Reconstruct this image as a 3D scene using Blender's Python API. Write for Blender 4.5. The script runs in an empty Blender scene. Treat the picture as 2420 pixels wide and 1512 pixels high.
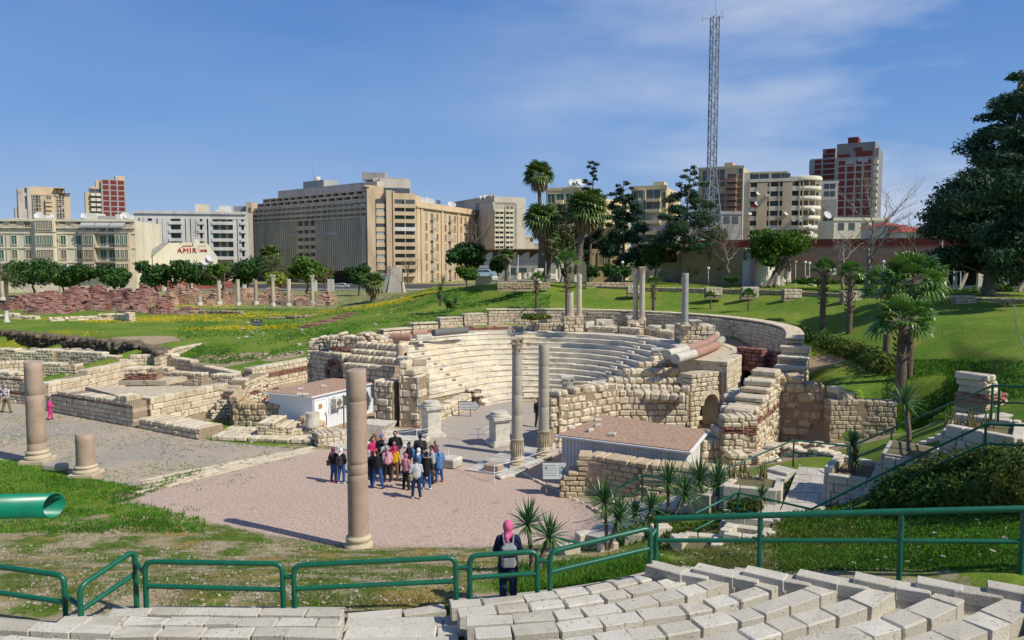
import bpy, math, random
import numpy as np
from mathutils import Vector, Matrix
from mathutils.bvhtree import BVHTree
from mathutils.geometry import delaunay_2d_cdt
R = math.radians
C = bpy.context.scene.collection
sc = bpy.context.scene
rnd = random.Random(7)
NP = np.random.default_rng(11)
# ------------------------------------------------------------------ camera
CAMH = 9.3; FV = 1794.0; HORY = 616.0
PITCH = math.atan((756 - HORY) / FV)
cd = bpy.data.cameras.new('camera'); cam = bpy.data.objects.new('camera', cd); C.objects.link(cam)
cam.location = (0, 0, CAMH); cam.rotation_euler = (math.pi/2 - PITCH, 0, 0)
cd.sensor_fit = 'HORIZONTAL'; cd.sensor_width = 36; cd.lens = 36 * FV / 2420.0
cd.clip_start = 0.1; cd.clip_end = 20000
sc.camera = cam
# ------------------------------------------------------------------ sky and sun
SUN_EL = R(45); SUN_DIR = Vector((0.88, -0.47, 0)).normalized()
w = bpy.data.worlds.new('World'); sc.world = w; w.use_nodes = True
nt = w.node_tree; nt.nodes.clear()
def N(nt, t, **k):
 n = nt.nodes.new(t)
 for a, b in k.items():
  if a in n.inputs.keys(): n.inputs[a].default_value = b
  else: setattr(n, a, b)
 return n
out = N(nt, 'ShaderNodeOutputWorld'); bg = N(nt, 'ShaderNodeBackground'); bg.inputs[1].default_value = 0.095
sky = N(nt, 'ShaderNodeTexSky', sky_type='NISHITA', sun_disc=False, sun_elevation=SUN_EL,
  sun_rotation=math.atan2(SUN_DIR.x, SUN_DIR.y), air_density=1.0, dust_density=0.0, ozone_density=1.0, altitude=0)
tc0 = N(nt, 'ShaderNodeTexCoord'); sz0 = N(nt, 'ShaderNodeSeparateXYZ'); nt.links.new(tc0.outputs['Generated'], sz0.inputs[0])
gr = N(nt, 'ShaderNodeValToRGB'); ge_ = gr.color_ramp.elements
ge_[0].position = 0.0; ge_[0].color = (.38,.54,.79,1); ge_[1].position = 1.0; ge_[1].color = (.018,.085,.36,1)
for p_, c_ in ((.06,(.29,.46,.77,1)),(.17,(.17,.365,.76,1)),(.38,(.065,.215,.62,1))):
 e_ = ge_.new(p_); e_.color = c_
nt.links.new(sz0.outputs[2], gr.inputs[0])
gm = N(nt, 'ShaderNodeMix', data_type='RGBA', blend_type='MULTIPLY'); gm.inputs[0].default_value = 1.0; gm.inputs[7].default_value = (9.6,9.6,9.6,1); nt.links.new(gr.outputs[0], gm.inputs[6])
hsv = N(nt, 'ShaderNodeMix', data_type='RGBA'); hsv.inputs[0].default_value = 0.88
nt.links.new(sky.outputs[0], hsv.inputs[6]); nt.links.new(gm.outputs[2], hsv.inputs[7])
tc = N(nt, 'ShaderNodeTexCoord')
mp = N(nt, 'ShaderNodeMapping'); mp.inputs['Scale'].default_value = (1.3, 1.3, 4.5); mp.inputs['Rotation'].default_value = (0, 0.12, 0)
nz = N(nt, 'ShaderNodeTexNoise'); nz.inputs['Scale'].default_value = 1.9; nz.inputs['Detail'].default_value = 7; nz.inputs['Roughness'].default_value = 0.52
nt.links.new(tc.outputs['Generated'], mp.inputs[0]); nt.links.new(mp.outputs[0], nz.inputs['Vector'])
cr = N(nt, 'ShaderNodeValToRGB'); cr.color_ramp.elements[0].position = 0.40; cr.color_ramp.elements[0].color = (0,0,0,1)
cr.color_ramp.elements[1].position = 0.68; cr.color_ramp.elements[1].color = (1,1,1,1)
nt.links.new(nz.outputs[0], cr.inputs[0])
# more cloud to the right (east) than to the left
sx = N(nt, 'ShaderNodeSeparateXYZ'); nt.links.new(tc.outputs['Generated'], sx.inputs[0])
mr = N(nt, 'ShaderNodeMapRange'); mr.inputs[1].default_value = -0.12; mr.inputs[2].default_value = 0.42; mr.inputs[3].default_value = 0.10; mr.inputs[4].default_value = 1.0
nt.links.new(sx.outputs[0], mr.inputs[0])
mu = N(nt, 'ShaderNodeMath', operation='MULTIPLY'); nt.links.new(cr.outputs[0], mu.inputs[0]); nt.links.new(mr.outputs[0], mu.inputs[1])
mu2 = N(nt, 'ShaderNodeMath', operation='MULTIPLY'); nt.links.new(mu.outputs[0], mu2.inputs[0]); mu2.inputs[1].default_value = 0.95
mix = N(nt, 'ShaderNodeMix', data_type='RGBA'); nt.links.new(mu2.outputs[0], mix.inputs[0]); nt.links.new(hsv.outputs[2], mix.inputs[6])
mix.inputs[7].default_value = (6.6, 7.2, 8.6, 1)
nt.links.new(mix.outputs[2], bg.inputs[0]); nt.links.new(bg.outputs[0], out.inputs[0])
sl = bpy.data.lights.new('sun', 'SUN'); sun = bpy.data.objects.new('sun', sl); C.objects.link(sun)
sl.energy = 4.8; sl.angle = R(0.55); sl.color = (1.0, 0.94, 0.83)
sdir = (SUN_DIR * math.cos(SUN_EL) + Vector((0,0,math.sin(SUN_EL))))
sun.rotation_euler = sdir.to_track_quat('Z', 'Y').to_euler(); sun.location = (30, -20, 40)
sc.view_settings.view_transform = 'Standard'; sc.view_settings.look = 'None'; sc.view_settings.exposure = 0.0; sc.view_settings.gamma = 1.0
sc.render.resolution_x = 1024; sc.render.resolution_y = 640
# ------------------------------------------------------------------ picture measurements -> places in the world
CP, SP = math.cos(PITCH), math.sin(PITCH)
def ray(x, y):
 v = 756 - y
 return Vector((x - 1210.0, FV * CP + v * SP, -FV * SP + v * CP))
def W(x, y, z=0.0):
 d = ray(x, y); t = (z - CAMH) / d.z
 return Vector((d.x * t, d.y * t, z))
def D(x, y, Y):
 d = ray(x, y); t = Y / d.y
 return Vector((d.x * t, Y, CAMH + d.z * t))
def ZAT(y, Y): return D(1210, y, Y).z
def XAT(x, Y, y=616): return D(x, y, Y).x
# ------------------------------------------------------------------ materials
def base_mat(name, rough=0.8, spec=0.3):
 m = bpy.data.materials.new(name); m.use_nodes = True
 t = m.node_tree; b = t.nodes['Principled BSDF']
 b.inputs['Roughness'].default_value = rough
 b.inputs['Specular IOR Level'].default_value = spec
 return m, t, b
def mixc(t, fac, a, b, blend='MIX'):
 n = t.nodes.new('ShaderNodeMix'); n.data_type = 'RGBA'; n.blend_type = blend
 for s, v in ((0, fac), (6, a), (7, b)):
  if hasattr(v, 'links') or hasattr(v, 'is_linked'): t.links.new(v, n.inputs[s])
  elif s == 0: n.inputs[0].default_value = v
  else: n.inputs[s].default_value = (*v[:3], 1)
 return n.outputs[2]
def noise(t, scale, detail=4, rough=0.55, coord='Object', sc3=None):
 tcn = t.nodes.new('ShaderNodeTexCoord'); n = t.nodes.new('ShaderNodeTexNoise')
 n.inputs['Scale'].default_value = scale; n.inputs['Detail'].default_value = detail; n.inputs['Roughness'].default_value = rough
 src = tcn.outputs[coord]
 if sc3:
  m = t.nodes.new('ShaderNodeMapping'); m.inputs['Scale'].default_value = sc3; t.links.new(src, m.inputs[0]); src = m.outputs[0]
 t.links.new(src, n.inputs['Vector'])
 return n.outputs[0]
def ramp(t, src, p0, p1, c0=(0,0,0), c1=(1,1,1)):
 r = t.nodes.new('ShaderNodeValToRGB'); e = r.color_ramp.elements
 e[0].position = p0; e[1].position = p1; e[0].color = (*c0, 1); e[1].color = (*c1, 1)
 t.links.new(src, r.inputs[0]); return r.outputs[0]
def island(t):
 g = t.nodes.new('ShaderNodeNewGeometry'); return g.outputs['Random Per Island']
def bump(t, b, src, strength=0.4, dist=0.02):
 n = t.nodes.new('ShaderNodeBump'); n.inputs['Strength'].default_value = strength; n.inputs['Distance'].default_value = dist
 t.links.new(src, n.inputs['Height']); t.links.new(n.outputs[0], b.inputs['Normal'])
MATS = {}
def mat(name, c1, c2=None, c3=None, isl=0.8, nscale=3.0, spot=None, spot_scale=8, spot_lo=0.6, rough=0.85, bumpk=0.0, bscale=12, bdist=0.02, spec=0.25, metal=0.0, sc3=None):
 """two base colours mixed per loose piece, a third by large noise, and small spots"""
 if name in MATS: return MATS[name]
 m, t, b = base_mat(name, rough, spec)
 c2 = c2 or c1
 col = mixc(t, ramp(t, island(t), 0.0, 1.0), c1, c2) if c1 != c2 else None
 if col is None:
  rg = t.nodes.new('ShaderNodeRGB'); rg.outputs[0].default_value = (*c1, 1); col = rg.outputs[0]
 if c3:
  col = mixc(t, ramp(t, noise(t, nscale, 5, 0.6, sc3=sc3), 0.42, 0.68), col, c3)
 if spot:
  col = mixc(t, ramp(t, noise(t, spot_scale, 6, 0.65), spot_lo, spot_lo + 0.08), col, spot)
 t.links.new(col, b.inputs['Base Color'])
 b.inputs['Metallic'].default_value = metal
 if bumpk: bump(t, b, noise(t, bscale, 6, 0.65), bumpk, bdist)
 MATS[name] = m; return m
M_LIME = mat('limestone', (0.70,0.615,0.455), (0.46,0.375,0.255), (0.62,0.54,0.39), nscale=1.6, spot=(0.27,0.215,0.14), spot_scale=4, spot_lo=0.57, bumpk=0.7, bscale=9, bdist=0.05)
M_LIMEY = mat('yellow_limestone', (0.52,0.40,0.24), (0.36,0.26,0.145), (0.58,0.48,0.33), nscale=1.2, spot=(0.17,0.12,0.07), spot_scale=5, spot_lo=0.57, bumpk=0.8, bscale=8, bdist=0.06)
M_MORTAR = mat('mortar', (0.33,0.26,0.175), None, (0.25,0.19,0.125), nscale=4, bumpk=0.6, bscale=14)
M_DIRTTOP = mat('wall_top_fill', (0.54,0.46,0.33), None, (0.44,0.37,0.25), nscale=3, spot=(0.16,0.20,0.06), spot_scale=3.0, spot_lo=0.60, bumpk=0.7, bscale=12)
M_BRICK = mat('red_brick', (0.27,0.10,0.075), (0.17,0.065,0.055), (0.33,0.20,0.15), nscale=3, bumpk=0.6, bscale=14)
M_SEAT = mat('marble_seat', (0.74,0.68,0.54), (0.64,0.55,0.39), (0.53,0.50,0.43), nscale=0.8, spot=(0.46,0.33,0.17), spot_scale=1.6, spot_lo=0.60, rough=0.6, bumpk=0.35, bscale=10, bdist=0.03)
M_MARBLE = mat('white_marble', (0.64,0.60,0.50), (0.54,0.49,0.39), (0.42,0.40,0.35), nscale=3, spot=(0.30,0.26,0.19), spot_scale=7, spot_lo=0.62, rough=0.6, bumpk=0.3)
M_BLOCK = mat('pale_bench_stone', (0.62,0.585,0.50), (0.37,0.335,0.26), (0.52,0.48,0.39), nscale=2.6, spot=(0.25,0.22,0.16), spot_scale=14, spot_lo=0.585, rough=0.75, bumpk=0.9, bscale=28, bdist=0.02)
M_GRAVELROOF = mat('roof_gravel', (0.46,0.30,0.20), None, (0.30,0.18,0.12), nscale=8, spot=(0.66,0.52,0.42), spot_scale=12, spot_lo=.55, bumpk=1.0, bscale=20, bdist=.06)
M_PINK = mat('pink_granite', (0.42,0.33,0.25), (0.43,0.31,0.235), (0.34,0.26,0.19), nscale=2.5, spot=(0.20,0.145,0.10), spot_scale=45, spot_lo=0.55, rough=0.6, bumpk=0.3, bscale=30, bdist=0.01)
M_GREYG = mat('grey_granite', (0.40,0.37,0.29), (0.36,0.335,0.27), (0.43,0.385,0.29), nscale=1.2, spot=(0.17,0.14,0.10), spot_scale=40, spot_lo=0.58, rough=0.55, bumpk=0.2, bscale=30, bdist=0.01)
M_DGREY = mat('dark_grey_granite', (0.115,0.12,0.12), None, (0.16,0.16,0.155), nscale=6, rough=0.5)
M_GREENP = mat('green_enamel', (0.004,0.115,0.06), None, (0.004,0.09,0.048), nscale=5, spot=(0.10,0.05,0.02), spot_scale=9, spot_lo=0.74, rough=0.38, spec=0.5)
M_WHITEP = mat('white_paint', (0.74,0.76,0.78), rough=0.55)
M_GREYP = mat('grey_paint', (0.42,0.43,0.44), None, (0.5,0.51,0.52), nscale=2, rough=0.5)
M_STEEL = mat('galvanised_steel', (0.42,0.44,0.47), None, (0.30,0.31,0.33), nscale=0.6, rough=0.45, spec=0.5)
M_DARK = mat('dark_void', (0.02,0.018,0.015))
M_GLASS = mat('window_glass', (0.035,0.05,0.06), (0.10,0.14,0.15), rough=0.15, spec=0.6)
M_RUST = mat('rusty_steel', (0.23,0.13,0.09), None, (0.14,0.08,0.06), nscale=5)
M_SIGNW = mat('sign_white', (0.62,0.64,0.62), rough=0.5)
M_INK = mat('black_ink', (0.02,0.02,0.02), rough=0.6)
# ------------------------------------------------------------------ mesh builder
class MB:
 def __init__(s): s.v = []; s.f = []; s.m = []; s.sm = []
 def add(s, vs, fs, mi=0, smooth=False):
  o = len(s.v); s.v.extend(vs)
  for f in fs: s.f.append(tuple(i + o for i in f)); s.m.append(mi); s.sm.append(smooth)
 def np(s, V, F, mi=0, smooth=False):
  o = len(s.v); s.v.extend(map(tuple, V.tolist()));
  s.f.extend(map(tuple, (F + o).tolist())); s.m.extend([mi]*len(F)); s.sm.extend([smooth]*len(F))
 def hexa(s, p, mi=0):
  s.add(p, [(0,3,2,1),(4,5,6,7),(0,1,5,4),(1,2,6,5),(2,3,7,6),(3,0,4,7)], mi)
 def box(s, x0, x1, y0, y1, z0, z1, mi=0):
  s.hexa([(x0,y0,z0),(x1,y0,z0),(x1,y1,z0),(x0,y1,z0),(x0,y0,z1),(x1,y0,z1),(x1,y1,z1),(x0,y1,z1)], mi)
 def obox(s, o, u, v, du, dv, z0, z1, mi=0):
  """box from origin o along u (du=(a,b)) and v (dv=(a,b))"""
  P = []
  for z in (z0, z1):
   for a, b in ((du[0],dv[0]),(du[1],dv[0]),(du[1],dv[1]),(du[0],dv[1])):
    P.append((o[0]+u[0]*a+v[0]*b, o[1]+u[1]*a+v[1]*b, z))
  s.hexa(P, mi)
 def chamfer(s, cx, cy, cz, ux, uy, hx, hy, hz, c=0.03, j=0.0, mi=0, r=rnd):
  """chamfered stone: centre, unit direction (ux,uy) of its length, half sizes"""
  c = min(c, hx*.45, hy*.45, hz*.45)
  vs = []; vx, vy = -uy, ux
  for sx_ in (-1,1):
   for sy_ in (-1,1):
    for sz_ in (-1,1):
     ja, jb, jc = (r.uniform(-j,j), r.uniform(-j,j), r.uniform(-j,j)) if j else (0,0,0)
     for k in range(3):
      a = sx_*(hx-(c if k != 0 else 0))+ja; b = sy_*(hy-(c if k != 1 else 0))+jb; d = sz_*(hz-(c if k != 2 else 0))+jc
      vs.append((cx+ux*a+vx*b, cy+uy*a+vy*b, cz+d))
  s.add(vs, CH_F, mi)
 def tube(s, pts, r, n=10, mi=0, caps=True, smooth=True):
  pts = [Vector(p) for p in pts]; rs = list(r) if isinstance(r, (list,tuple)) else [r]*len(pts)
  if len(rs) != len(pts): rs = list(np.interp(np.linspace(0,1,len(pts)), np.linspace(0,1,len(rs)), rs))
  rings = []; prev = None
  for i, p in enumerate(pts):
   if i == 0: t = pts[1]-p
   elif i == len(pts)-1: t = p-pts[i-1]
   else: t = (pts[i+1]-p).normalized() + (p-pts[i-1]).normalized()
   t.normalize()
   if prev is None:
    a = Vector((0,0,1)) if abs(t.z) < .9 else Vector((1,0,0)); e1 = t.cross(a).normalized()
   else: e1 = (prev - t*prev.dot(t)).normalized()
   prev = e1; e2 = t.cross(e1)
   rings.append([tuple(p + e1*math.cos(2*math.pi*k/n)*rs[i] + e2*math.sin(2*math.pi*k/n)*rs[i]) for k in range(n)])
  vs = [q for rg in rings for q in rg]; fs = []
  for i in range(len(pts)-1):
   for k in range(n): fs.append((i*n+k, i*n+(k+1)%n, (i+1)*n+(k+1)%n, (i+1)*n+k))
  s.add(vs, fs, mi, smooth)
  if caps: s.add(rings[0], [tuple(range(n-1,-1,-1))], mi); s.add(rings[-1], [tuple(range(n))], mi)
 def lathe(s, cx, cy, prof, n=24, mi=0, smooth=True, wob=0.0, tilt=0.0):
  """prof: list of (radius, z)"""
  vs = []; ph = rnd.random()*6
  for r_, z in prof:
   for k in range(n):
    a = 2*math.pi*k/n; rr = r_*(1+wob*math.sin(3*a+ph+z*2)+wob*.6*math.sin(7*a+z*5))
    vs.append((cx+rr*math.cos(a), cy+rr*math.sin(a), z + tilt*rr*math.cos(a+1.0)))
  fs = []
  for i in range(len(prof)-1):
   for k in range(n): fs.append((i*n+k, i*n+(k+1)%n, (i+1)*n+(k+1)%n, (i+1)*n+k))
  s.add(vs, fs, mi, smooth)
  s.add([vs[k] for k in range(n)], [tuple(range(n-1,-1,-1))], mi); s.add(vs[-n:], [tuple(range(n))], mi)
 def poly(s, pts, z0, z1, mi=0):
  """prism over an xy polygon"""
  n = len(pts); vs = [(p[0],p[1],z0) for p in pts] + [(p[0],p[1],z1) for p in pts]
  fs = [tuple(range(n-1,-1,-1)), tuple(range(n,2*n))] + [(i,(i+1)%n,n+(i+1)%n,n+i) for i in range(n)]
  s.add(vs, fs, mi)
 def build(s, name, mats, parent=None, loc=None):
  me = bpy.data.meshes.new(name)
  off = np.zeros(3)
  if parent is not None:
   r_ = parent
   while r_.parent: r_ = r_.parent
   off = np.array(r_.location)
  elif loc is not None: off = np.array(loc, dtype=float)
  V = np.array(s.v, dtype=float).reshape(-1,3) - off
  me.from_pydata(V.tolist(), [], s.f)
  for m in (mats if isinstance(mats, (list,tuple)) else [mats]): me.materials.append(m)
  me.polygons.foreach_set('material_index', s.m); me.polygons.foreach_set('use_smooth', s.sm)
  me.update()
  o = bpy.data.objects.new(name, me); C.objects.link(o)
  if parent is not None: o.parent = parent
  elif loc is not None: o.location = loc
  return o
def _chf():
 idx = {}
 i = 0
 for sx_ in (-1,1):
  for sy_ in (-1,1):
   for sz_ in (-1,1):
    for k in range(3): idx[(sx_,sy_,sz_,k)] = i; i += 1
 F = []
 for ax in range(3):
  for sg in (-1,1):
   o1, o2 = [a for a in range(3) if a != ax]
   q = []
   for a, b in ((-1,-1),(1,-1),(1,1),(-1,1)):
    c = [0,0,0]; c[ax] = sg; c[o1] = a; c[o2] = b; q.append(idx[(*c, ax)])
   if (sg > 0) != (ax != 1): q.reverse()
   F.append(tuple(q))
 for ax in range(3):              # edges running along ax
  o1, o2 = [a for a in range(3) if a != ax]
  for a in (-1,1):
   for b in (-1,1):
    c0 = [0,0,0]; c0[ax] = -1; c0[o1] = a; c0[o2] = b; c1 = list(c0); c1[ax] = 1
    q = [idx[(*c0,o1)], idx[(*c0,o2)], idx[(*c1,o2)], idx[(*c1,o1)]]
    F.append(tuple(q) if a*b*(1 if ax != 1 else -1) > 0 else tuple(reversed(q)))
 for a in (-1,1):
  for b in (-1,1):
   for c in (-1,1):
    q = [idx[(a,b,c,0)], idx[(a,b,c,1)], idx[(a,b,c,2)]]
    F.append(tuple(q) if a*b*c > 0 else tuple(reversed(q)))
 return F
CH_F = _chf()
def tag(o, label=None, cat=None, group=None, kind=None):
 if label:
  o['label'] = label
  if not kind and cat: o['kind'] = 'thing'
 if cat: o['category'] = cat
 if group: o['group'] = group
 if kind: o['kind'] = kind
 return o
def thing(name, label, cat, loc=(0,0,0), group=None):
 o = bpy.data.objects.new(name, None); C.objects.link(o); o.location = loc; o.empty_display_size = 0.2
 return tag(o, label, cat, group)
def copy_tree(o, parent=None):
 c = o.copy(); C.objects.link(c)
 if parent is not None: c.parent = parent
 for ch in KIDS(o): copy_tree(ch, c)
 return c
def KIDS(o): return [q for q in C.objects if q.parent == o]
# ------------------------------------------------------------------ the lie of the land: measured spots -> a triangulated surface
GP = []
def g(x, y, z): p = W(x, y, z); GP.append((p.x, p.y, z))
def gw(x, y, z): GP.append((x, y, z))
# flat court and plaza
for x, y in ((0,1100),(0,1000),(0,960),(300,1020),(200,1130),(500,1060),(700,1040),(900,1010),(400,1180),(250,1165),(620,1240),(850,1292),(1100,1290),(1330,1285),(1380,1235),(1330,1170),(1250,1110),(1100,1060),(700,1100),(120,965),(330,905+90),(-200,1100),(-300,1000)): g(x, y, 0)
g(0,1190,0); g(-300,1190,0)
for x, y in ((0,930),(60,905),(200,930),(300,925),(450,940),(560,960),(620,940),(760,905),(450,890),(200,865),(60,880)): g(x, y, 0.0)
gw(-2.0,44,0); gw(0.5,40,0); gw(-5.5,46,0.0); gw(1.5,47,-.55); gw(0.5,50,-.55); gw(3,50,-.55); gw(1.5,52,-.55); gw(-1,49.5,-.5); gw(4,38.5,0); gw(9,38,0); gw(12,41,0.2); gw(2,34,0); gw(6,33,0)
# hidden under the cavea, then the bank round the outer wall
for a in range(-30,170,20):
 ca, sa = math.cos(R(a)), math.sin(R(a))
 gw(1.5+6*ca,49.6+6*sa,-.4)
 if a > -20: gw(1.5+12.5*ca,49.6+12.5*sa,2.6)
 t = (a-(-30))/160
gw(16,35.0,.5); gw(17.5,34.8,.6); gw(19,34.5,.9); gw(15.2,46,2.2); gw(12.9,45.5,0.4); gw(14,42,0.3); gw(-8.5,50,0.5)
for a, z in ((-20,3.2),(0,3.9),(20,4.4),(45,4.5),(70,4.5),(90,4.5),(110,4.4),(130,3.4)): gw(1.5+17.2*math.cos(R(a)),49.6+17.2*math.sin(R(a)),z)
# terrace edge behind the theatre
for x, y, z in ((1255,674,6.4),(1345,681,6.4),(1500,686,6.4),(1640,689,6.4),(1800,692,6.4),(1950,699,6.45),(2100,705,6.5),(2250,709,6.5),(2420,714,6.5),(2600,717,6.5),(1150,668,6.2)): g(x, y, z)
for x, y, z in ((1300,707,5.5),(1500,713,5.4),(1700,722,5.3),(1900,738,5.3),(2100,758,5.45),(2300,768,5.7),(2420,773,5.8),(2000,790,4.5),(2100,830,4.2),(2250,800,5.0),(2350,840,5.0),(2420,850,5.3),(1900,815,3.6),(2000,850,3.5),(2100,890,3.4),(1960,905,2.9),(2050,920,2.9),(2130,925,2.95),(1842,1212,1.72),(1950,1212,1.75),(1955,1106,1.72),(1888,1102,1.7),(1700,1236,1.7),(1790,1190,1.65),(2000,930,2.85),(2250,900,3.7),(2600,800,5.8),(2600,870,5.8)): g(x, y, z)
for X, Y, z in ((-40,150,1.8),(60,110,6.5),(20,110,6.7),(0,105,6.6),(8,83,6.9),(2,82.5,6.9),(15,83,6.8),(-4,86,6.6),(25,84,6.5),(35,82,6.5),(90,90,6.3),(60,200,5.5),(0,180,3.2),(120,200,6),(-10,240,1.6),(0,330,1.5),(-150,330,1.5),(150,330,5),(-250,200,1.5),(-80,240,1.5),(-300,330,1.5),(300,330,5),(250,120,6.3)): gw(X,Y,z)
# bank to the left of the theatre
for x, y, z in ((1150,680,5.3),(1040,668,5.8),(980,690,4.9),(900,712,4.0),(820,722,3.2),(1100,720,4.6),(1000,730,4.2),(900,750,3.4),(800,775,2.9),(950,765,3.3),(850,800,2.3),(760,810,2.2),(700,795,2.3),(640,830,1.6),(560,860,.9),(700,850,1.4),(800,825,1.8),(820,850,.6),(480,868,.6),(560,800,2.1),(470,815,1.7)): g(x, y, z)
# plateau on the left
for x, y, z in ((0,776,2.0),(100,780,2.0),(200,788,2.0),(300,797,2.0),(380,806,2.0),(450,798,2.0),(600,785,2.2),(700,770,2.4),(700,740,2.3),(500,750,2.0),(300,760,2.0),(100,757,2.0),(0,750,2.0),(600,728,2.1),(740,717,2.0),(480,722,2.0),(-300,780,2.0),(-400,750,2)): g(x, y, z)
for x, y, z in ((0,812,.7),(100,815,.6),(200,826,.5),(300,838,.4),(380,842,.4),(60,850,.2),(-300,830,.5),(-300,900,0)): g(x, y, z)
for X, Y, z in ((-80,105,1.6),(-50,105,1.6),(-30,110,1.7),(-20,118,1.8),(-80,150,1.5),(-50,160,1.5),(-60,200,1.5),(-30,200,1.5),(-20,150,1.9)): gw(X,Y,z)
# slope up to the modern seating
for X in (-30,-20,-14,-9,-5,-2,1,3.5):
 gw(X, 15.0, 2.75); gw(X, 12.9, 2.85); gw(X, 19.5, 1.35 if X > -12 else 1.5)
for X in (-30,-20,-14,-9,-5,0,4,8,14): gw(X, 8, 3.9 if X < 2 else 3.0); gw(X, 2, 7.2); gw(X,-12,7.6)
for q in ((3,13.2,2.8),(5,12.7,2.85),(6.6,12.2,2.9),(8.2,11.6,3.0),(11,10.4,3.2),(5,10.5,2.8),(8,10,3.0),(2,11,2.8)): gw(*q)
gw(-60,15,3); gw(60,15,6.5); gw(-60,-12,7.5); gw(60,-12,7.6); gw(-120,40,0); gw(120,50,6.3); gw(-120,100,2)
# garden on the right
for x, y, z in ((1450,1205,.3),(1400,1290,.8),(1480,1260,1.0),(1560,1205,.9),(1600,1250,1.7),(1600,1300,2.5),(1720,1130,1.0),(1780,1065,.7),(1560,1130,.5),(1840,1060,.8),(1900,1075,1.3),(1700,1290,2.6),(1850,1260,2.6),(2000,1240,2.9),(1800,1330,3.3),(2000,1345,3.6),(2200,1355,3.7),(2400,1380,3.9),(2030,1200,2.8),(2100,1180,3.2),(2250,1200,3.7),(2420,1220,4.1),(2200,1120,3.7),(2300,1060,4.2),(2420,1020,4.7),(2420,950,5.0),(2350,960,4.8),(2250,1030,4.0),(2150,1090,3.2),(2020,1080,2.0),(1960,1050,1.1),(1880,1040,.4),(2050,1040,.7),(2110,1060,1.2),(2180,1010,2.6),(2280,990,3.8),(2600,1000,5.2),(2600,1300,5.0)): g(x, y, z)
def _dedupe(P, d=0.45):
 o = []
 for p in P:
  if all((p[0]-q[0])**2+(p[1]-q[1])**2 > d*d for q in o): o.append(p)
 return o
GP += [(-9000,-300,0),(9000,-300,0),(-9000,9000,0),(9000,9000,0),(0,9000,0),(-500,330,1.5),(500,330,4),(-400,-20,5),(400,-20,6),(-400,100,1.5),(400,120,6)]
GP = _dedupe(GP)
_r = delaunay_2d_cdt([Vector(p[:2]) for p in GP], [], [], 0, 1e-4)
_vz = [GP[o[0]][2] if o else 0 for o in _r[3]]
TIN = BVHTree.FromPolygons([(v.x, v.y, _vz[i]) for i, v in enumerate(_r[0])], [list(f) for f in _r[2]])
def tin(x, y):
 h = TIN.ray_cast(Vector((x, y, 60)), Vector((0,0,-1)))[0]
 return h.z if h else 0.0
# polar grid from a little behind the camera, dense where the picture is dense
def pinpoly(x, y, P):
 c = False; j = len(P)-1
 for i in range(len(P)):
  if (P[i][1] > y) != (P[j][1] > y) and x < (P[j][0]-P[i][0])*(y-P[i][1])/(P[j][1]-P[i][1])+P[i][0]: c = not c
  j = i
 return c
NX, NY = 440, 330
ys = np.concatenate([np.linspace(-10, 9, 20)[:-1], 9*np.exp(np.linspace(0, math.log(9000/9), NY))])
ys = np.concatenate([ys[ys < 9], 9*np.exp(np.linspace(0, math.log(90/9), 230)), 90*np.exp(np.linspace(0, math.log(100), 70))[1:]])
us = np.linspace(-1, 1, NX)
GX = np.zeros((len(ys), NX)); GY = np.zeros_like(GX); GZ = np.zeros_like(GX)
for j, Y in enumerate(ys):
 hw = 16 + max(Y,0)*0.86 if Y < 400 else 16 + Y*1.0
 GX[j] = us*hw; GY[j] = Y
 for i in range(NX): GZ[j,i] = tin(GX[j,i], Y)
# soften the facets a little
for _ in range(2):
 Z = GZ.copy()
 Z[1:-1,1:-1] = (GZ[1:-1,1:-1]*2 + GZ[:-2,1:-1]+GZ[2:,1:-1]+GZ[1:-1,:-2]+GZ[1:-1,2:])/6
 GZ = Z
# the scarp on the left plateau edge is a real little cliff
def vpoly(P): return [tuple(W(x,y,z)[:2]) for x,y,z in P]
PLAZA = vpoly([(300,1190,0),(520,1095,0),(700,1066,0),(760,1062,0),(1060,1062,0),(1110,1085,0),(1230,1120,0),(1330,1170,0),(1390,1200,0),(1415,1235,0),(1380,1290,0),(1100,1305,0),(900,1290,0),(640,1278,0),(500,1245,0),(380,1215,0)])
COURT = vpoly([(-100,945,0),(60,952,0),(125,968,0),(333,1006,0),(490,1040,0),(700,1062,0),(520,1095,0),(330,1150,0),(200,1128,0),(60,1092,0),(-100,1075,0)])
ORCH = vpoly([(990,1035,0),(1000,1000,0),(1120,955,-.4),(1200,950,-.5),(1300,950,-.5),(1300,1080,0),(1200,1105,0),(1110,1085,0),(1050,1060,0)])
RPATH = vpoly([(1200,1105,0),(1310,1050,0),(1330,1090,0),(1335,1160,0),(1250,1125,0)])
def wfield(P, soft):
 """distance-like soft mask on the grid"""
 A = np.array(P); m = np.zeros_like(GX)
 for j in range(len(ys)):
  if ys[j] < A[:,1].min()-3 or ys[j] > A[:,1].max()+3: continue
  for i in range(NX):
   x, y = GX[j,i], GY[j,i]
   if x < A[:,0].min()-3 or x > A[:,0].max()+3: continue
   dmin = 9
   for k in range(len(P)):
    ax, ay = P[k]; bx, by = P[(k+1)%len(P)]; dx, dy = bx-ax, by-ay
    t = max(0,min(1,((x-ax)*dx+(y-ay)*dy)/(dx*dx+dy*dy+1e-9)))
    d = math.hypot(x-ax-t*dx, y-ay-t*dy)
    if d < dmin: dmin = d
   s = dmin if pinpoly(x,y,P) else -dmin
   m[j,i] = min(1,max(0,.5+s/soft/2))
 return m
gravel = wfield(PLAZA, 1.9); court = wfield(COURT, 1.2); orch = np.maximum(wfield(ORCH, .5), 0)
rpath = wfield(RPATH, .3)
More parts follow.
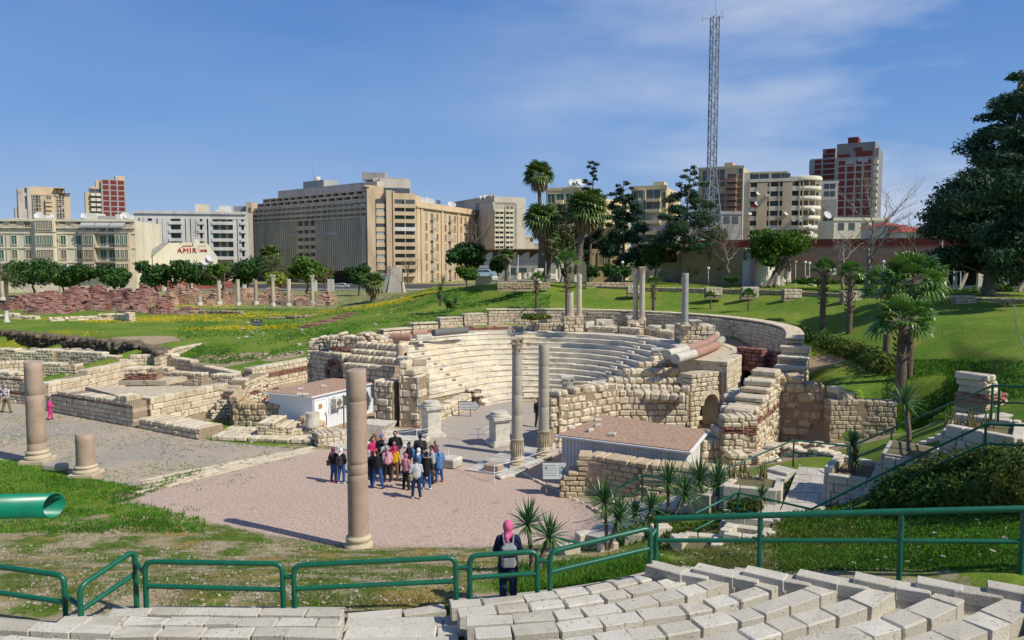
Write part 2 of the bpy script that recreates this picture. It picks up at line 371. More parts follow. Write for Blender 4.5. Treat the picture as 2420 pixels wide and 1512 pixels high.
# other cover, by place: lush lawn, wild flowers, bare soil
def blob(x, y, z, rx, ry, k=1.0):
 c = W(x, y, z); d = np.sqrt(((GX-c.x)/rx)**2 + ((GY-c.y)/ry)**2)
 return np.clip(1.3-d, 0, 1)*k
lush = np.zeros_like(GX); flower = np.zeros_like(GX); soil = np.zeros_like(GX)
lush[(GY > 29) & (gravel < .1)] = 1.0
lush = np.where((GX > 3) & (GY > 8) & (GY < 60), .95, lush)
lush = np.where((GX <= 3) & (GY < 29), np.clip((GY-23)/6,0,1)*np.clip((-9.5-GX)/2,0,1), lush)
lush = np.where((GX > 3) & (GX < 8) & (GY < 21), .45, lush)
lush = np.maximum(lush, blob(1480,1330,2.6,2.2,1.6,.8)); lush = np.maximum(lush, blob(1250,1390,2.6,2.5,1.2,.7))
lush = np.where((GY > 110) & (GY < 600), .45, lush)
for a in ((300,752,2,16,5),(550,742,2,14,6),(480,722,2,10,5),(960,705,4.5,6,5),(880,722,3.5,7,5),(820,722,3.2,6,5),(1010,685,5.3,5,5),(600,775,2.2,8,3),(90,812,.8,6,2.5,.8),(1030,665,6,4,6)): flower = np.maximum(flower, blob(*a))
for a in ((560,835,1.6,3,2.4),(670,843,1.4,2.5,1.8,.9),(480,832,1.6,2.2,2.4,.9),(200,835,.5,6,2.5,.9),(330,838,.4,6,2.2,.9),(20,945,0,5,3,.9),(60,985,0,4,3,.7),(450,975,0,4,3,.6),(1930,860,3.2,2.2,2.4,.9),(1800,1060,.7,1.6,1.4,1.0),(1700,1075,.6,1.6,1,1),(1560,1160,.6,2.2,.9,.9),(1440,1195,.2,1.2,.8,.9),(1650,1150,.8,1.5,1,.8),(2000,1045,1.0,2.0,1.4,.8),(1450,1230,.5,.8,.8,.6),(1850,1330,3.3,1.2,.7,.6)): soil = np.maximum(soil, blob(*a))
inthe = ((GX-1.5)**2+(GY-49.6)**2 < 15.4**2)
soil = np.where(inthe, 1.0, soil)
soil = np.maximum(soil, np.where((GX > -34) & (GX < -13) & (GY > 44) & (GY < 62) & (GZ < .5), .75, 0))
soil = np.where((GX > 2.5)&(GX<15.6)&(GY>30)&(GY<46), 1.0, soil)
def ground_material():
 m, t, b = base_mat('ground', 0.95, 0.1)
 def att(n):
  a = t.nodes.new('ShaderNodeAttribute'); a.attribute_name = n; return a.outputs['Fac']
 def math_(op, a, c):
  n = t.nodes.new('ShaderNodeMath'); n.operation = op; n.use_clamp = True
  for i, q in enumerate((a, c)):
   if isinstance(q, (int, float)): n.inputs[i].default_value = q
   else: t.links.new(q, n.inputs[i])
  return n.outputs[0]
 n1 = noise(t, 0.9, 6, 0.65); n2 = noise(t, 5.0, 5, 0.6); n3 = noise(t, 28, 3, 0.6); n4 = noise(t, 0.23, 4, 0.5)
 soilc = mixc(t, n2, (0.44,0.35,0.23), (0.29,0.22,0.14))
 soilc = mixc(t, ramp(t, n3, .60, .66), soilc, (0.46,0.41,0.32))
 soilc = mixc(t, ramp(t, noise(t, 11, 4, .8), .56, .62), soilc, (0.50,0.44,0.34))
 green = mixc(t, ramp(t, n2, .35, .65), (0.06,0.12,0.015), (0.14,0.19,0.03))
 straw = mixc(t, n3, (0.36,0.26,0.09), (0.26,0.21,0.07))
 scr = mixc(t, ramp(t, n1, .44, .56), soilc, green)
 scr = mixc(t, ramp(t, noise(t, 0.6, 5, .6), .56, .64), scr, straw)
 lushc = mixc(t, ramp(t, n4, .38, .62), (0.085,0.185,0.018), (0.18,0.24,0.03))
 lushc = mixc(t, ramp(t, n2, .5, .75), lushc, (0.06,0.12,0.012)); lushc = mixc(t, ramp(t, noise(t, 3.1, 6, .75), .52, .7), lushc, (0.05,0.13,0.01))
 lushc = mixc(t, ramp(t, n1, .55, .68), lushc, (0.23,0.22,0.06)); lushc = mixc(t, ramp(t, noise(t, .55, 6, .75), .60, .72), lushc, (0.30,0.25,0.12))
 pg = math_('ADD', math_('MULTIPLY', n1, 0.9), -0.45)
 fl = math_('MULTIPLY', att('flower'), 1)
 # lush edge broken by noise
 le = ramp(t, math_('ADD', math_('MULTIPLY', att('lush'), .8), math_('MULTIPLY', n1, .4)), .52, .66)
 lushc = mixc(t, ramp(t, noise(t, 7, 5, .8), .52, .66), lushc, (0.24,0.27,0.05))
 col = mixc(t, le, scr, lushc)
 fmask = math_('MULTIPLY', ramp(t, n3, .50, .58), ramp(t, math_('ADD', math_('MULTIPLY', fl, .75), math_('MULTIPLY', n1, .5)), .42, .8))
 col = mixc(t, fmask, col, (0.60,0.42,0.012))
 se = ramp(t, math_('ADD', math_('MULTIPLY', att('soil'), .8), math_('MULTIPLY', n1, .4)), .55, .68)
 dirt = mixc(t, n2, (0.40,0.31,0.21), (0.30,0.22,0.14)); dirt = mixc(t, ramp(t, n3, .6, .66), dirt, (0.52,0.46,0.36))
 dirt = mixc(t, ramp(t, noise(t, 1.7, 5, .6), .62, .68), dirt, (0.09,0.14,0.025))
 col = mixc(t, se, col, dirt)
 cc = mixc(t, n2, (0.47,0.37,0.27), (0.37,0.31,0.24)); cc = mixc(t, ramp(t, n4, .45, .6), cc, (0.33,0.295,0.25)); cc = mixc(t, ramp(t, noise(t, 10, 5, .8), .5, .66), cc, (0.52,0.45,0.36))
 cc = mixc(t, ramp(t, noise(t, 2.6, 6, .7), .585, .64), cc, (0.12,0.165,0.035))
 cc = mixc(t, ramp(t, n3, .6, .68), cc, (0.56,0.48,0.38))
 ce = ramp(t, math_('ADD', math_('MULTIPLY', att('court'), .85), math_('MULTIPLY', n1, .3)), .52, .62)
 col = mixc(t, ce, col, cc)
 n5 = noise(t, 42, 2, .7)
 pink = mixc(t, ramp(t, n5, .36, .64), (0.40,0.29,0.22), (0.70,0.57,0.46))
 pink = mixc(t, ramp(t, noise(t, 60, 1, .5), .60, .64), pink, (0.66,0.57,0.50))
 pink = mixc(t, ramp(t, n4, .4, .65), pink, (0.54,0.42,0.335))
 ge = ramp(t, math_('ADD', math_('MULTIPLY', att('gravel'), .85), math_('MULTIPLY', noise(t, 2.2, 6, .7), .35)), .52, .62)
 pink = mixc(t, ramp(t, noise(t, 9, 6, .8), .40, .62), pink, (0.37,0.25,0.185)); pink = mixc(t, ramp(t, noise(t, 14, 3, .7), .58, .64), pink, (0.70,0.60,0.52)); pink = mixc(t, ramp(t, noise(t, 1.1, 5, .7), .60, .72), pink, (0.33,0.26,0.18))
 col = mixc(t, ge, col, pink)
 grey = mixc(t, ramp(t, n5, .36, .64), (0.30,0.255,0.21), (0.50,0.44,0.37))
 col = mixc(t, ramp(t, att('orch'), .45, .55), col, grey)
 col = mixc(t, ramp(t, att('rpath'), .45, .55), col, pink)
 t.links.new(col, b.inputs['Base Color'])
 bump(t, b, n5, 0.8, 0.03)
 return m
VV = np.stack([GX, GY, GZ], -1).reshape(-1,3)
idx = np.arange(len(ys)*NX).reshape(len(ys), NX)
FF = np.stack([idx[:-1,:-1], idx[:-1,1:], idx[1:,1:], idx[1:,:-1]], -1).reshape(-1,4)
me = bpy.data.meshes.new('ground'); me.from_pydata(VV.tolist(), [], FF.tolist())
for nme, arr in (('gravel',gravel),('court',court),('orch',orch),('rpath',rpath),('lush',lush),('flower',flower),('soil',soil)):
 a = me.attributes.new(nme, 'FLOAT', 'POINT'); a.data.foreach_set('value', arr.reshape(-1).astype(np.float32))
me.polygons.foreach_set('use_smooth', [True]*len(FF)); me.materials.append(ground_material()); me.update()
gro = bpy.data.objects.new('ground', me); C.objects.link(gro); tag(gro, kind='structure')
GB = BVHTree.FromPolygons(VV.tolist(), FF.tolist())
def gz(x, y):
 h = GB.ray_cast(Vector((x, y, 60)), Vector((0,0,-1)))[0]
 return h.z if h else 0.0
def hit(x, y):
 """the ground under a spot of the picture"""
 h = GB.ray_cast(Vector((0,0,CAMH)), ray(x, y).normalized())[0]
 return h if h else W(x, y, 0)
# ------------------------------------------------------------------ masonry
def wall(mb, path, th, bh=0.32, bw=0.5, rag=0.12, jit=0.02, c=0.04, stripes=(), core=True, seed=1, brickh=0.085, twothk=False, gap=0.012):
 """real coursed stones along a path [(x,y,z0,ztop)], centred on it. material slots: 0 stone, 1 mortar, 2 brick, 3 top fill"""
 r = random.Random(seed)
 P = [Vector(p[:2]) for p in path]; L = [0.0]
 for a, b in zip(P, P[1:]): L.append(L[-1] + (b-a).length)
 tot = L[-1]
 def at(s):
  s = min(max(s,0),tot); i = 0
  while i < len(L)-2 and s > L[i+1]: i += 1
  k = (s-L[i])/max(1e-6, L[i+1]-L[i]); p = P[i].lerp(P[i+1], k); d = (P[i+1]-P[i]).normalized()
  return p, d, path[i][2]*(1-k)+path[i+1][2]*k, path[i][3]*(1-k)+path[i+1][3]*k
 zmin = min(p[2] for p in path); zmax = max(p[3] for p in path)
 ragn = [r.uniform(-1,1) for _ in range(int(tot/0.8)+3)]
 def top(s):
  q = s/0.8; i = int(q); return at(s)[3] + rag*(ragn[i]*(1-q+i)+ragn[i+1]*(q-i))
 z = zmin
 while z < zmax + rag:
  isb = any(a <= z - zmin < b for a, b in stripes)
  h = brickh if isb else bh*r.uniform(.8,1.2)
  s = -r.random()*bw
  while s < tot:
   w_ = (0.32 if isb else bw)*r.uniform(.65,1.4)
   a, b = max(0,s), min(tot, s+w_)
   if b - a > 0.08:
    p, d, zb, _ = at((a+b)/2); zt = top((a+b)/2)
    if z + h*.55 < zt and z + h > zb:
     hz = h/2 - gap*.6
     if isb and r.random() < .12: pass
     mi = 2 if isb else 0
     if twothk:
      nx_, ny_ = -d.y, d.x
      for sg in (-1,1):
       t4 = th/4; o = sg*t4
       mb.chamfer(p.x+nx_*o+r.uniform(-jit,jit), p.y+ny_*o+r.uniform(-jit,jit), z+h/2, d.x, d.y, (b-a)/2-gap, t4-.01, hz, c, jit*.6, mi, r)
     else:
      mb.chamfer(p.x+r.uniform(-jit,jit), p.y+r.uniform(-jit,jit), z+h/2, d.x, d.y, (b-a)/2-gap, th/2+r.uniform(-jit,jit), hz, c, jit*.6, mi, r)
   s += w_
  z += h
 if core:
  n = max(1, int(tot/0.9)); hw = th/2 - 0.05
  for i in range(n):
   a, b = tot*i/n, tot*(i+1)/n
   p0, d0, z0a, _ = at(a+.001); p1, d1, z0b, _ = at(b-.001)
   zt = min(top(a), top((a+b)/2), top(b)) - bh*.35
   if zt <= min(z0a,z0b)+.05: continue
   n0 = Vector((-d0.y,d0.x)); n1 = Vector((-d1.y,d1.x))
   q = [p0-n0*hw, p1-n1*hw, p1+n1*hw, p0+n0*hw]
   zb = min(z0a,z0b)-.3
   mb.hexa([(v.x,v.y,zb) for v in q]+[(v.x,v.y,zt) for v in q], 1)
STONES = [M_LIME, M_MORTAR, M_BRICK, M_DIRTTOP]
def VW(lst, off=0.0):
 """[(Vx, Vy, z_ground, z_top)] measured at the foot"""
 o = []
 for x, y, z0, zt in lst:
  p = W(x, y, z0); o.append((p.x, p.y, z0, zt))
 return o
def TW(lst):
 """[(Vx, Vy, z_ground, z_top)] measured at the top"""
 o = []
 for x, y, z0, zt in lst:
  p = W(x, y, zt); o.append((p.x, p.y, z0, zt))
 return o
# ------------------------------------------------------------------ the ancient theatre
TC = Vector((1.5, 49.6)); AX = Vector((-.60, -.80)); TA0, TA1 = -37, 143       # arc angles
TH = thing('ancient_theatre', 'ruined semicircular marble theatre of thirteen curved seat rows with rough stone wings', 'theatre', (TC.x, TC.y, -.55))
def pol(r_, a): return Vector((TC.x + r_*math.cos(R(a)), TC.y + r_*math.sin(R(a))))
def rowpath(r_, tl, tr):
 """tail (left) -> arc -> tail (right)"""
 pts = []
 s0 = pol(r_, TA1)
 if tl > 0:
  n = max(2, int(tl/0.6))
  for i in range(n): pts.append(s0 + AX*tl*(1-i/n))
 for i in range(61): pts.append(pol(r_, TA1 + (TA0-TA1)*i/60))
 if tr > 0:
  e = pol(r_, TA0); n = max(2, int(tr/0.6))
  for i in range(1, n+1): pts.append(e + AX*tr*i/n)
 return pts
NR, RH, RW0, R0, Z0 = 13, 0.33, 0.50, 3.2, -0.55
def strip(mb, pts, r0off, w0, w1, z0, z1, mi, blk, c, jit, seed, skip=None):
 """row of curved seat stones: from path outward by w0..w1"""
 r = random.Random(seed)
 L = [0.0]
 for a, b in zip(pts, pts[1:]): L.append(L[-1]+(b-a).length)
 tot = L[-1]; s = 0.0
 def at(s):
  i = 0
  while i < len(L)-2 and s > L[i+1]: i += 1
  k = (s-L[i])/max(1e-6,L[i+1]-L[i]); p = pts[i].lerp(pts[i+1],k); d = (pts[i+1]-pts[i]).normalized()
  return p, Vector((-d.y,d.x))                 # outward, for a path run clockwise
 while s < tot-.05:
  b = min(tot, s + blk*r.uniform(.65,1.4))
  if tot-b < .3: b = tot
  n = max(1, int((b-s)/0.45)+0)
  dz = r.uniform(-jit,jit); dw = r.uniform(-jit,jit)
  vs = []
  g_ = .007
  for i in range(n+1):
   p, o = at(s+g_+(b-s-2*g_)*i/n)
   for (ww, zz) in ((w0+dw, z0), (w0+dw, z1-c+dz), (w0+dw+c, z1+dz), (w1, z1+dz-.01), (w1, z0)):
    q = p + o*ww; vs.append((q.x, q.y, zz))
  fs = []
  for i in range(n):
   for k in range(5):
    fs.append((i*5+k, (i+1)*5+k, (i+1)*5+(k+1)%5, i*5+(k+1)%5))
  fs.append((0,1,2,3,4)); fs.append(tuple(n*5+k for k in (4,3,2,1,0)))
  mb.add(vs, fs, mi)
  s = b
for k in range(NR):
 r_ = R0 + RW0*k
 tl = 5.0 if k >= 3 else 1.2 - .4*k
 mb = MB(); zt = Z0 + RH*(k+1)
 pts = rowpath(r_, tl, 0.0)
 # body slab then a projecting nosing: the seat has a rounded lip
 strip(mb, pts, 0, 0.05, RW0+.10, zt-RH-.03, zt-.075, 0, 0.95, .01, .012, 100+k)
 strip(mb, pts, 0, 0.0, RW0+.04, zt-.072, zt, 0, 1.25, .02, .022, 200+k)
 mb.build('seat_row', [M_SEAT], TH)
# solid fill under the rows
mb = MB()
for k in range(NR):
 r_ = R0+RW0*k+.12; pts = rowpath(r_, 4.9 if k >= 3 else 1.0, 0)
 oc = rowpath(R0+RW0*NR+.4, 4.9 if k >= 3 else 1.0, 0)
 zt = Z0+RH*(k+1)-.10
 ra, rb = r_, R0+RW0*NR+.3
 n = len(pts)
 if len(oc) != n: continue
 vs = [(p.x,p.y,zt) for p in pts]+[(p.x,p.y,zt) for p in oc]+[(p.x,p.y,-.7) for p in pts]+[(p.x,p.y,-.7) for p in oc]
 fs = []
 for i in range(n-1): fs += [(i,i+1,n+i+1,n+i),(i,2*n+i,2*n+i+1,i+1)]
 fs += [(0,n,3*n,2*n),(n-1,3*n-1,4*n-1,2*n-1)]
 mb.add(vs, fs, 0)
mb.build('seating_core', [M_MORTAR], TH)
# radial stairs: little half-height steps
for ang in (160, 96, 30):
 mb = MB()
 for k in range(1, NR):
  r_ = R0+RW0*k;
  p = pol(r_-.14, min(ang, 142)) if ang < 143 else pol(r_-.14, 142.9)+AX*((.4 + r_*.17))
  d = Vector((math.cos(R(min(ang,143))), math.sin(R(min(ang,143)))))
  mb.chamfer(p.x, p.y, Z0+RH*k+RH*.22, d.x, d.y, .14, .33, RH*.26, .02, .01)
 mb.build('stair_flight', [M_SEAT], TH)
# marble kerb + brown podium at the foot of the rows
mb = MB(); pts = rowpath(R0-.06, 1.2, 0); strip(mb, pts, 0, 0, .2, -.75, -.50, 0, 1.0, .02, .01, 77)
mb.build('podium', [M_LIMEY], TH)
# top landing behind the last row
RT = R0+RW0*NR
mb = MB()
pts = rowpath(RT-.02, 5.0, 0); po = rowpath(RT+3.2, 5.0, 0)
strip(mb, pts, 0, 0.0, .75, 3.2, Z0+RH*NR+.02, 0, 1.3, .03, .03, 55)
n = len(pts); zt = Z0+RH*NR-.06
vs = [(p.x,p.y,zt) for p in pts]+[(p.x,p.y,zt) for p in po]; vs += [(p.x,p.y,-.4) for p in pts]+[(p.x,p.y,-.4) for p in po]
fs = []
for i in range(n-1):
 fs += [(i,i+1,n+i+1,n+i),(n+i,n+i+1,3*n+i+1,3*n+i)]
fs += [(0,n,3*n,2*n),(n-1,3*n-1,4*n-1,2*n-1)]
mb.add(vs, fs, 1)
mb.build('upper_landing', [M_SEAT, M_DIRTTOP], TH)
# drum wall: outside face of the cavea on the right and left flanks
mb = MB()
a0, a1 = -37, 40
wall(mb, [(*pol(RT+3.1, a), -.1, 3.6+(.25 if a > 0 else 0)) for a in range(a0, a1+1, 7)], .55, .30, .42, .06, .012, .03, seed=5)
e = pol(RT+3.1, TA0)
mb.build('drum_wall', STONES, TH)
# low parapet of rubble behind the landing, carrying the columns
mb = MB()
wall(mb, [(*pol(RT+2.2, a), 3.4, 4.35) for a in range(20, 93, 6)], .5, .28, .36, .10, .02, .05, seed=6)
mb.build('gallery_wall', STONES, TH)
# red brick course under the back wall
mb = MB(); wall(mb, [(*pol(RT+2.9, a), 3.4, 3.95) for a in range(92, 140, 6)], .4, .1, .28, .03, .01, .01, stripes=((0,9),), seed=8)
mb.build('brick_footing', STONES, TH)
# outer wall round the back
OW = []
for a, z0, zt in ((-24,2.6,4.75),(-18,2.8,4.9),(-8,3.2,5.05),(5,3.6,5.1),(20,3.9,5.1),(40,4.0,5.1),(60,4.0,5.1),(80,4.0,5.05),(95,4.0,5.0),(103,3.9,5.0)):
 OW.append((*pol(16.0, a), .6 if a < 0 else 2.4, zt))
mb = MB(); wall(mb, OW, .9, .26, .40, .04, .015, .03, seed=9)
# capping slabs
for i in range(0, 250):
 a = -24 + (103+24)*i/249; p = pol(16.0, a)
 mb.chamfer(p.x, p.y, 5.13 if a > -8 else 4.9+.25*(a+24)/16, -math.sin(R(a)), math.cos(R(a)), .17, .50, .05, .02, .015)
mb.build('outer_wall', STONES, TH)
mb = MB()
for (aa, ab, zt, sd) in ((103.5,111,4.72,11),(111.5,119,4.45,12),(119.5,128,4.1,13),(128.5,139,3.75,14)):
 wall(mb, [(*pol(15.9, aa), 2.6, zt),(*pol(15.9, (aa+ab)/2), 2.6, zt),(*pol(15.9, ab), 2.4, zt)], .9, .26, .40, .03, .015, .03, seed=sd)
 for i in range(9):
  a = aa + (ab-aa)*(i+.5)/9; p = pol(15.9, a)
  mb.chamfer(p.x, p.y, zt+.06, -math.sin(R(a)), math.cos(R(a)), (ab-aa)/9*.139, .50, .06, .02, .015)
mb.build('stepped_outer_wall', STONES, TH)
# right end of the outer wall: big steps coming down
mb = MB()
for i, (a, zt) in enumerate(((-25.6,4.45),(-28.4,3.95),(-31.2,3.5),(-34,3.15),(-36.8,2.5),(-39.5,1.9))):
 wall(mb, [(*pol(16.1, a+1.4), .4, zt), (*pol(16.1, a-1.4), .4, zt)], 1.5, .28, .42, .04, .03, .06, seed=20+i)
 p = pol(16.1, a); mb.chamfer(p.x, p.y, zt, -math.sin(R(a)), math.cos(R(a)), .42, .82, .06, .03, .02)
mb.build('stepped_wall_end', STONES, TH)
# corridor floor/brick relieving arch between drum and outer wall
def arch_wall(mb, A, B, z0, ztop, th, cx, hw, zs, seed, ring=True, voidmat=4, rm=2):
 """wall from A to B with an arched opening centred at fraction cx, half width hw, springing at zs"""
 A, B = Vector(A), Vector(B); d = (B-A); Lw = d.length; d = d/Lw; r = random.Random(seed); nrm = Vector((-d.y,d.x))
 z = z0
 while z < ztop:
  h = .27*r.uniform(.85,1.15); s = -r.random()*.4
  while s < Lw:
   w_ = .42*r.uniform(.7,1.3); a, b = max(0,s), min(Lw,s+w_)
   mid = (a+b)/2; zz = z+h/2; c0 = cx*Lw
   if zz < zs: inside = abs(mid-c0) < hw+ (b-a)/2-.02
   else: inside = math.hypot(mid-c0, zz-zs) < hw+.16
   if not inside and b-a > .1:
    p = A+d*mid; mb.chamfer(p.x+nrm.x*r.uniform(-.02,.02), p.y+nrm.y*r.uniform(-.02,.02), zz, d.x, d.y, (b-a)/2-.01, th/2, h/2-.01, .04, .02, 0, r)
   s += w_
  z += h
 if ring:
  for i in range(15):
   t_ = math.pi*(i+.5)/15; s_ = cx*Lw+math.cos(t_)*(hw+.12); p = A+d*s_; zz = zs+math.sin(t_)*(hw+.12)
   # voussoir as an oriented hexahedron
   vs = []
   for zz2 in (0,1):
    rr0, rr1 = hw, hw+.26
    for (rr, tt) in ((rr0,t_-.1),(rr1,t_-.1),(rr1,t_+.1),(rr0,t_+.1)):
     q = A+d*(cx*Lw+math.cos(tt)*rr)+nrm*((-th/2-.04) if zz2 == 0 else (th/2+.04)); vs.append((q.x,q.y,zs+math.sin(tt)*rr))
   mb.hexa(vs, rm)
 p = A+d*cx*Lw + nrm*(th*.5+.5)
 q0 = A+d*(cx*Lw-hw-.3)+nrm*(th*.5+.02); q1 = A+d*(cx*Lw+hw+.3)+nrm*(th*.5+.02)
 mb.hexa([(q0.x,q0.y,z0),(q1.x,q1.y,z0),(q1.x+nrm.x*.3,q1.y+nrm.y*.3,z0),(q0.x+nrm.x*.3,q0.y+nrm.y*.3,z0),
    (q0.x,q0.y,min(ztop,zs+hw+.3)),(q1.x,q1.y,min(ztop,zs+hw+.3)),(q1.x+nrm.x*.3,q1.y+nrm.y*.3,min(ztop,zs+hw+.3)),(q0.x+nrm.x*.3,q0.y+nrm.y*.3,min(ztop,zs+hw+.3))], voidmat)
# ------------------------------------------------------------------ broken wings of the theatre (parts of it)
def line_stones(mb, A, B, z, h, th, bw, seed, big=.06):
 wall(mb, [(A[0],A[1],z-h,z),(B[0],B[1],z-h,z)], th, h, bw, 0, .035, big, core=False, seed=seed)
# right wing
mb = MB()
p0 = W(1304,1062,0); p1 = W(1437,1030,0)
dv = Vector((.50,.86))
A = Vector((p0.x,p0.y)); B = Vector((p1.x,p1.y))
wall(mb, [(A.x+dv.x*6.0,A.y+dv.y*6.0,-.3,2.75),(A.x+dv.x*.1,A.y+dv.y*.1,0,2.8)], .8, .34, .45, .1, .04, .07, seed=31)
wall(mb, [(A.x-.3,A.y,0,2.8),(B.x+.3,B.y,0,2.75)], .8, .36, .46, .12, .05, .08, seed=32)
wall(mb, [(B.x+.1,B.y,0,2.7),(B.x+.5,B.y+3.0,0,2.6)], .7, .34, .45, .1, .04, .06, seed=33)
mb.poly([(A.x,A.y+.3),(B.x,B.y+.3),(B.x+.5,B.y+3.2),(A.x+dv.x*6,A.y+dv.y*6)], -.3, 2.6, 3)
mb.build('wing_block', STONES, TH)
mb = MB()
C0 = Vector((XAT(1437,40.1),40.1)); C1 = Vector((XAT(1630,40.2),40.2))
wall(mb, [(C0.x,C0.y,0,2.42),(C1.x,C1.y,0,2.2)], .7, .36, .46, .05, .025, .06, seed=34)
steps = [((1433,921,2.42),(1622,940,2.2)),((1425,906,2.66),(1636,917,2.55)),((1442,891,2.90),(1650,893,2.85)),((1478,873,3.15),(1668,868,3.15)),((1508,858,3.38),(1690,848,3.45)),((1545,846,3.6),(1712,832,3.7))]
prev = None
for i, (a, b) in enumerate(steps):
 pa, pb = W(*a), W(*b)
 line_stones(mb, (pa.x-.1,pa.y+.35), (pb.x,pb.y+.35), a[2]*.5+b[2]*.5, .36, .55, .44, 40+i, .09)
 zt = a[2]*.5+b[2]*.5-.34
 e = Vector((.3, 2.6)) if i < 5 else Vector((.2, 1.4))
 mb.poly([(pa.x+.1,max(pa.y+.3,40.6)),(pb.x,max(pb.y+.3,40.6)),(pb.x+.3,pb.y+e.y),(pa.x+e.x+.3,pa.y+e.y)], -.3, zt, 3)
 line_stones(mb, (pa.x+.1,pa.y+.55), (pb.x,pb.y+.55), zt+.12, .22, .6, .36, 60+i, .06)
mb.build('stepped_wing_fill', STONES, TH)
mb = MB()
a, b = W(1618,1016,0), W(1712,1003,0)
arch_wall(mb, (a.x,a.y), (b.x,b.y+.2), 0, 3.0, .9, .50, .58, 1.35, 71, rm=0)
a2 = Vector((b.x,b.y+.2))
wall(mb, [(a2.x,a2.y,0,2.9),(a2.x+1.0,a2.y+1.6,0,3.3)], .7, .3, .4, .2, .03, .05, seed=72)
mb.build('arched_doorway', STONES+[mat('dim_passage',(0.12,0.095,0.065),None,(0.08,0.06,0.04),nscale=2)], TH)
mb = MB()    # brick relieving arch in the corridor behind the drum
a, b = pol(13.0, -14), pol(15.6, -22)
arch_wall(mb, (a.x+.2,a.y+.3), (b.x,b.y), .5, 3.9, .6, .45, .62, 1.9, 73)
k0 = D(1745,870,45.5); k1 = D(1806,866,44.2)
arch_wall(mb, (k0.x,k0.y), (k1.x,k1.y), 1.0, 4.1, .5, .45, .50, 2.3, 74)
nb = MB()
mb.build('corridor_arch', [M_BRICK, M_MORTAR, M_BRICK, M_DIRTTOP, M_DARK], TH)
# left wing
mb = MB()
pa, pb = W(893,1004,0), W(936,1008,0)
wall(mb, [(pa.x,pa.y+.3,0,2.75),(pb.x,pb.y+.3,0,2.6)], .95, .36, .48, .15, .03, .07, seed=81)
mb.build('wing_pier', STONES, TH)
mb = MB(); pa, pb = W(946,1008,0), W(998,1010,0)
wall(mb, [(pa.x,pa.y+.35,0,3.75),((pa.x+pb.x)/2,pa.y+.3,0,3.6),(pb.x,pb.y+.3,0,2.95)], 1.0, .38, .52, .2, .04, .08, seed=82)
wall(mb, [(pb.x-.1,pb.y+.9,0,2.9),(pb.x-.7,pb.y+4.5,0,3.3)], .9, .34, .46, .15, .04, .07, seed=83)
mb.build('wing_pier', STONES, TH)
mb = MB()
pa, pb = D(818,880,47.0), D(938,880,45.0)
wall(mb, [(pa.x,pa.y,0,3.05),(pb.x,pb.y,0,3.15)], .7, .34, .46, .03, .02, .05, seed=84)
for i, (zz, off) in enumerate(((3.3,.55),(3.62,1.2),(3.95,1.9))):
 line_stones(mb, (pa.x+.2*i, pa.y+off), (pb.x+.1, pb.y+off), zz+.1, .32, .5, .42, 90+i, .08)
 mb.poly([(pa.x+.2*i,pa.y+off-.2),(pb.x+.1,pb.y+off-.2),(pb.x+.1,pb.y+off+2.4),(pa.x+.2*i,pa.y+off+2.4)], 0, zz-.16, 3)
mb.build('stepped_wing_fill', STONES, TH)
mb = MB(); pa, pb = D(740,870,51), D(822,880,48.5)
arch_wall(mb, (pa.x,pa.y), (pb.x,pb.y), .4, 3.25, .8, .78, .85, 1.9, 95)
for i in range(10):
 k = rnd.random(); mb.chamfer(pa.x+(pb.x-pa.x)*.15*i/3, pa.y+.4, 3.4+.35*max(0,1-abs(i-1)/3.0), 1, .1, .3, .5, .3, .08, .05)
wall(mb, [(pa.x-.2,pa.y-.2,0,3.4),(pa.x+1.2,pa.y-.4,0,4.3),(pa.x+1.9,pa.y-.5,0,3.6)], .8, .26, .34, .3, .05, .06, seed=96)
wall(mb, [(pb.x-1.3,pb.y+1.4,2,4.35),(pb.x+1.0,pb.y+1.0,2,4.55),(pb.x+2.5,pb.y+1.8,2,4.1)], 1.0, .24, .36, .2, .05, .06, stripes=((1.4,1.62),), seed=97)
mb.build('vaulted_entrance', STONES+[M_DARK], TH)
# inner low wall on the left of the orchestra
mb = MB(); a, b = W(1000,1008,0), W(1104,962,-.2)
wall(mb, [(a.x,a.y,-.2,1.0),(b.x,b.y,-.6,.75)], .7, .34, .5, .1, .03, .06, seed=98)
mb.build('orchestra_wall', STONES, TH)
# column piers on the gallery
for (x0,x1,yb,z0,zt,th,sd) in ((1333,1379,784,3.75,4.95,1.3,101),(1482,1526,786,3.75,4.95,1.5,102),(1608,1690,812,3.75,5.0,2.0,103)):
 mb = MB(); a, b = W(x0,yb,z0), W(x1,yb,z0)
 wall(mb, [(a.x,a.y+th/2,z0,zt),(b.x,b.y+th/2,z0,zt)], th, .30, .42, .06, .03, .05, seed=sd)
 mb.build('column_pier', STONES, TH)
for i, (a0,a1,zt) in enumerate(((42,52,4.3),(54,66,4.25),(24,34,4.3))):
 mb = MB(); wall(mb, [(*pol(RT+1.5, a0), 3.6, zt),(*pol(RT+1.5, (a0+a1)/2), 3.6, zt),(*pol(RT+1.5, a1), 3.6, zt)], .6, .3, .5, .05, .02, .05, seed=110+i); mb.build('gallery_wall', STONES, TH)
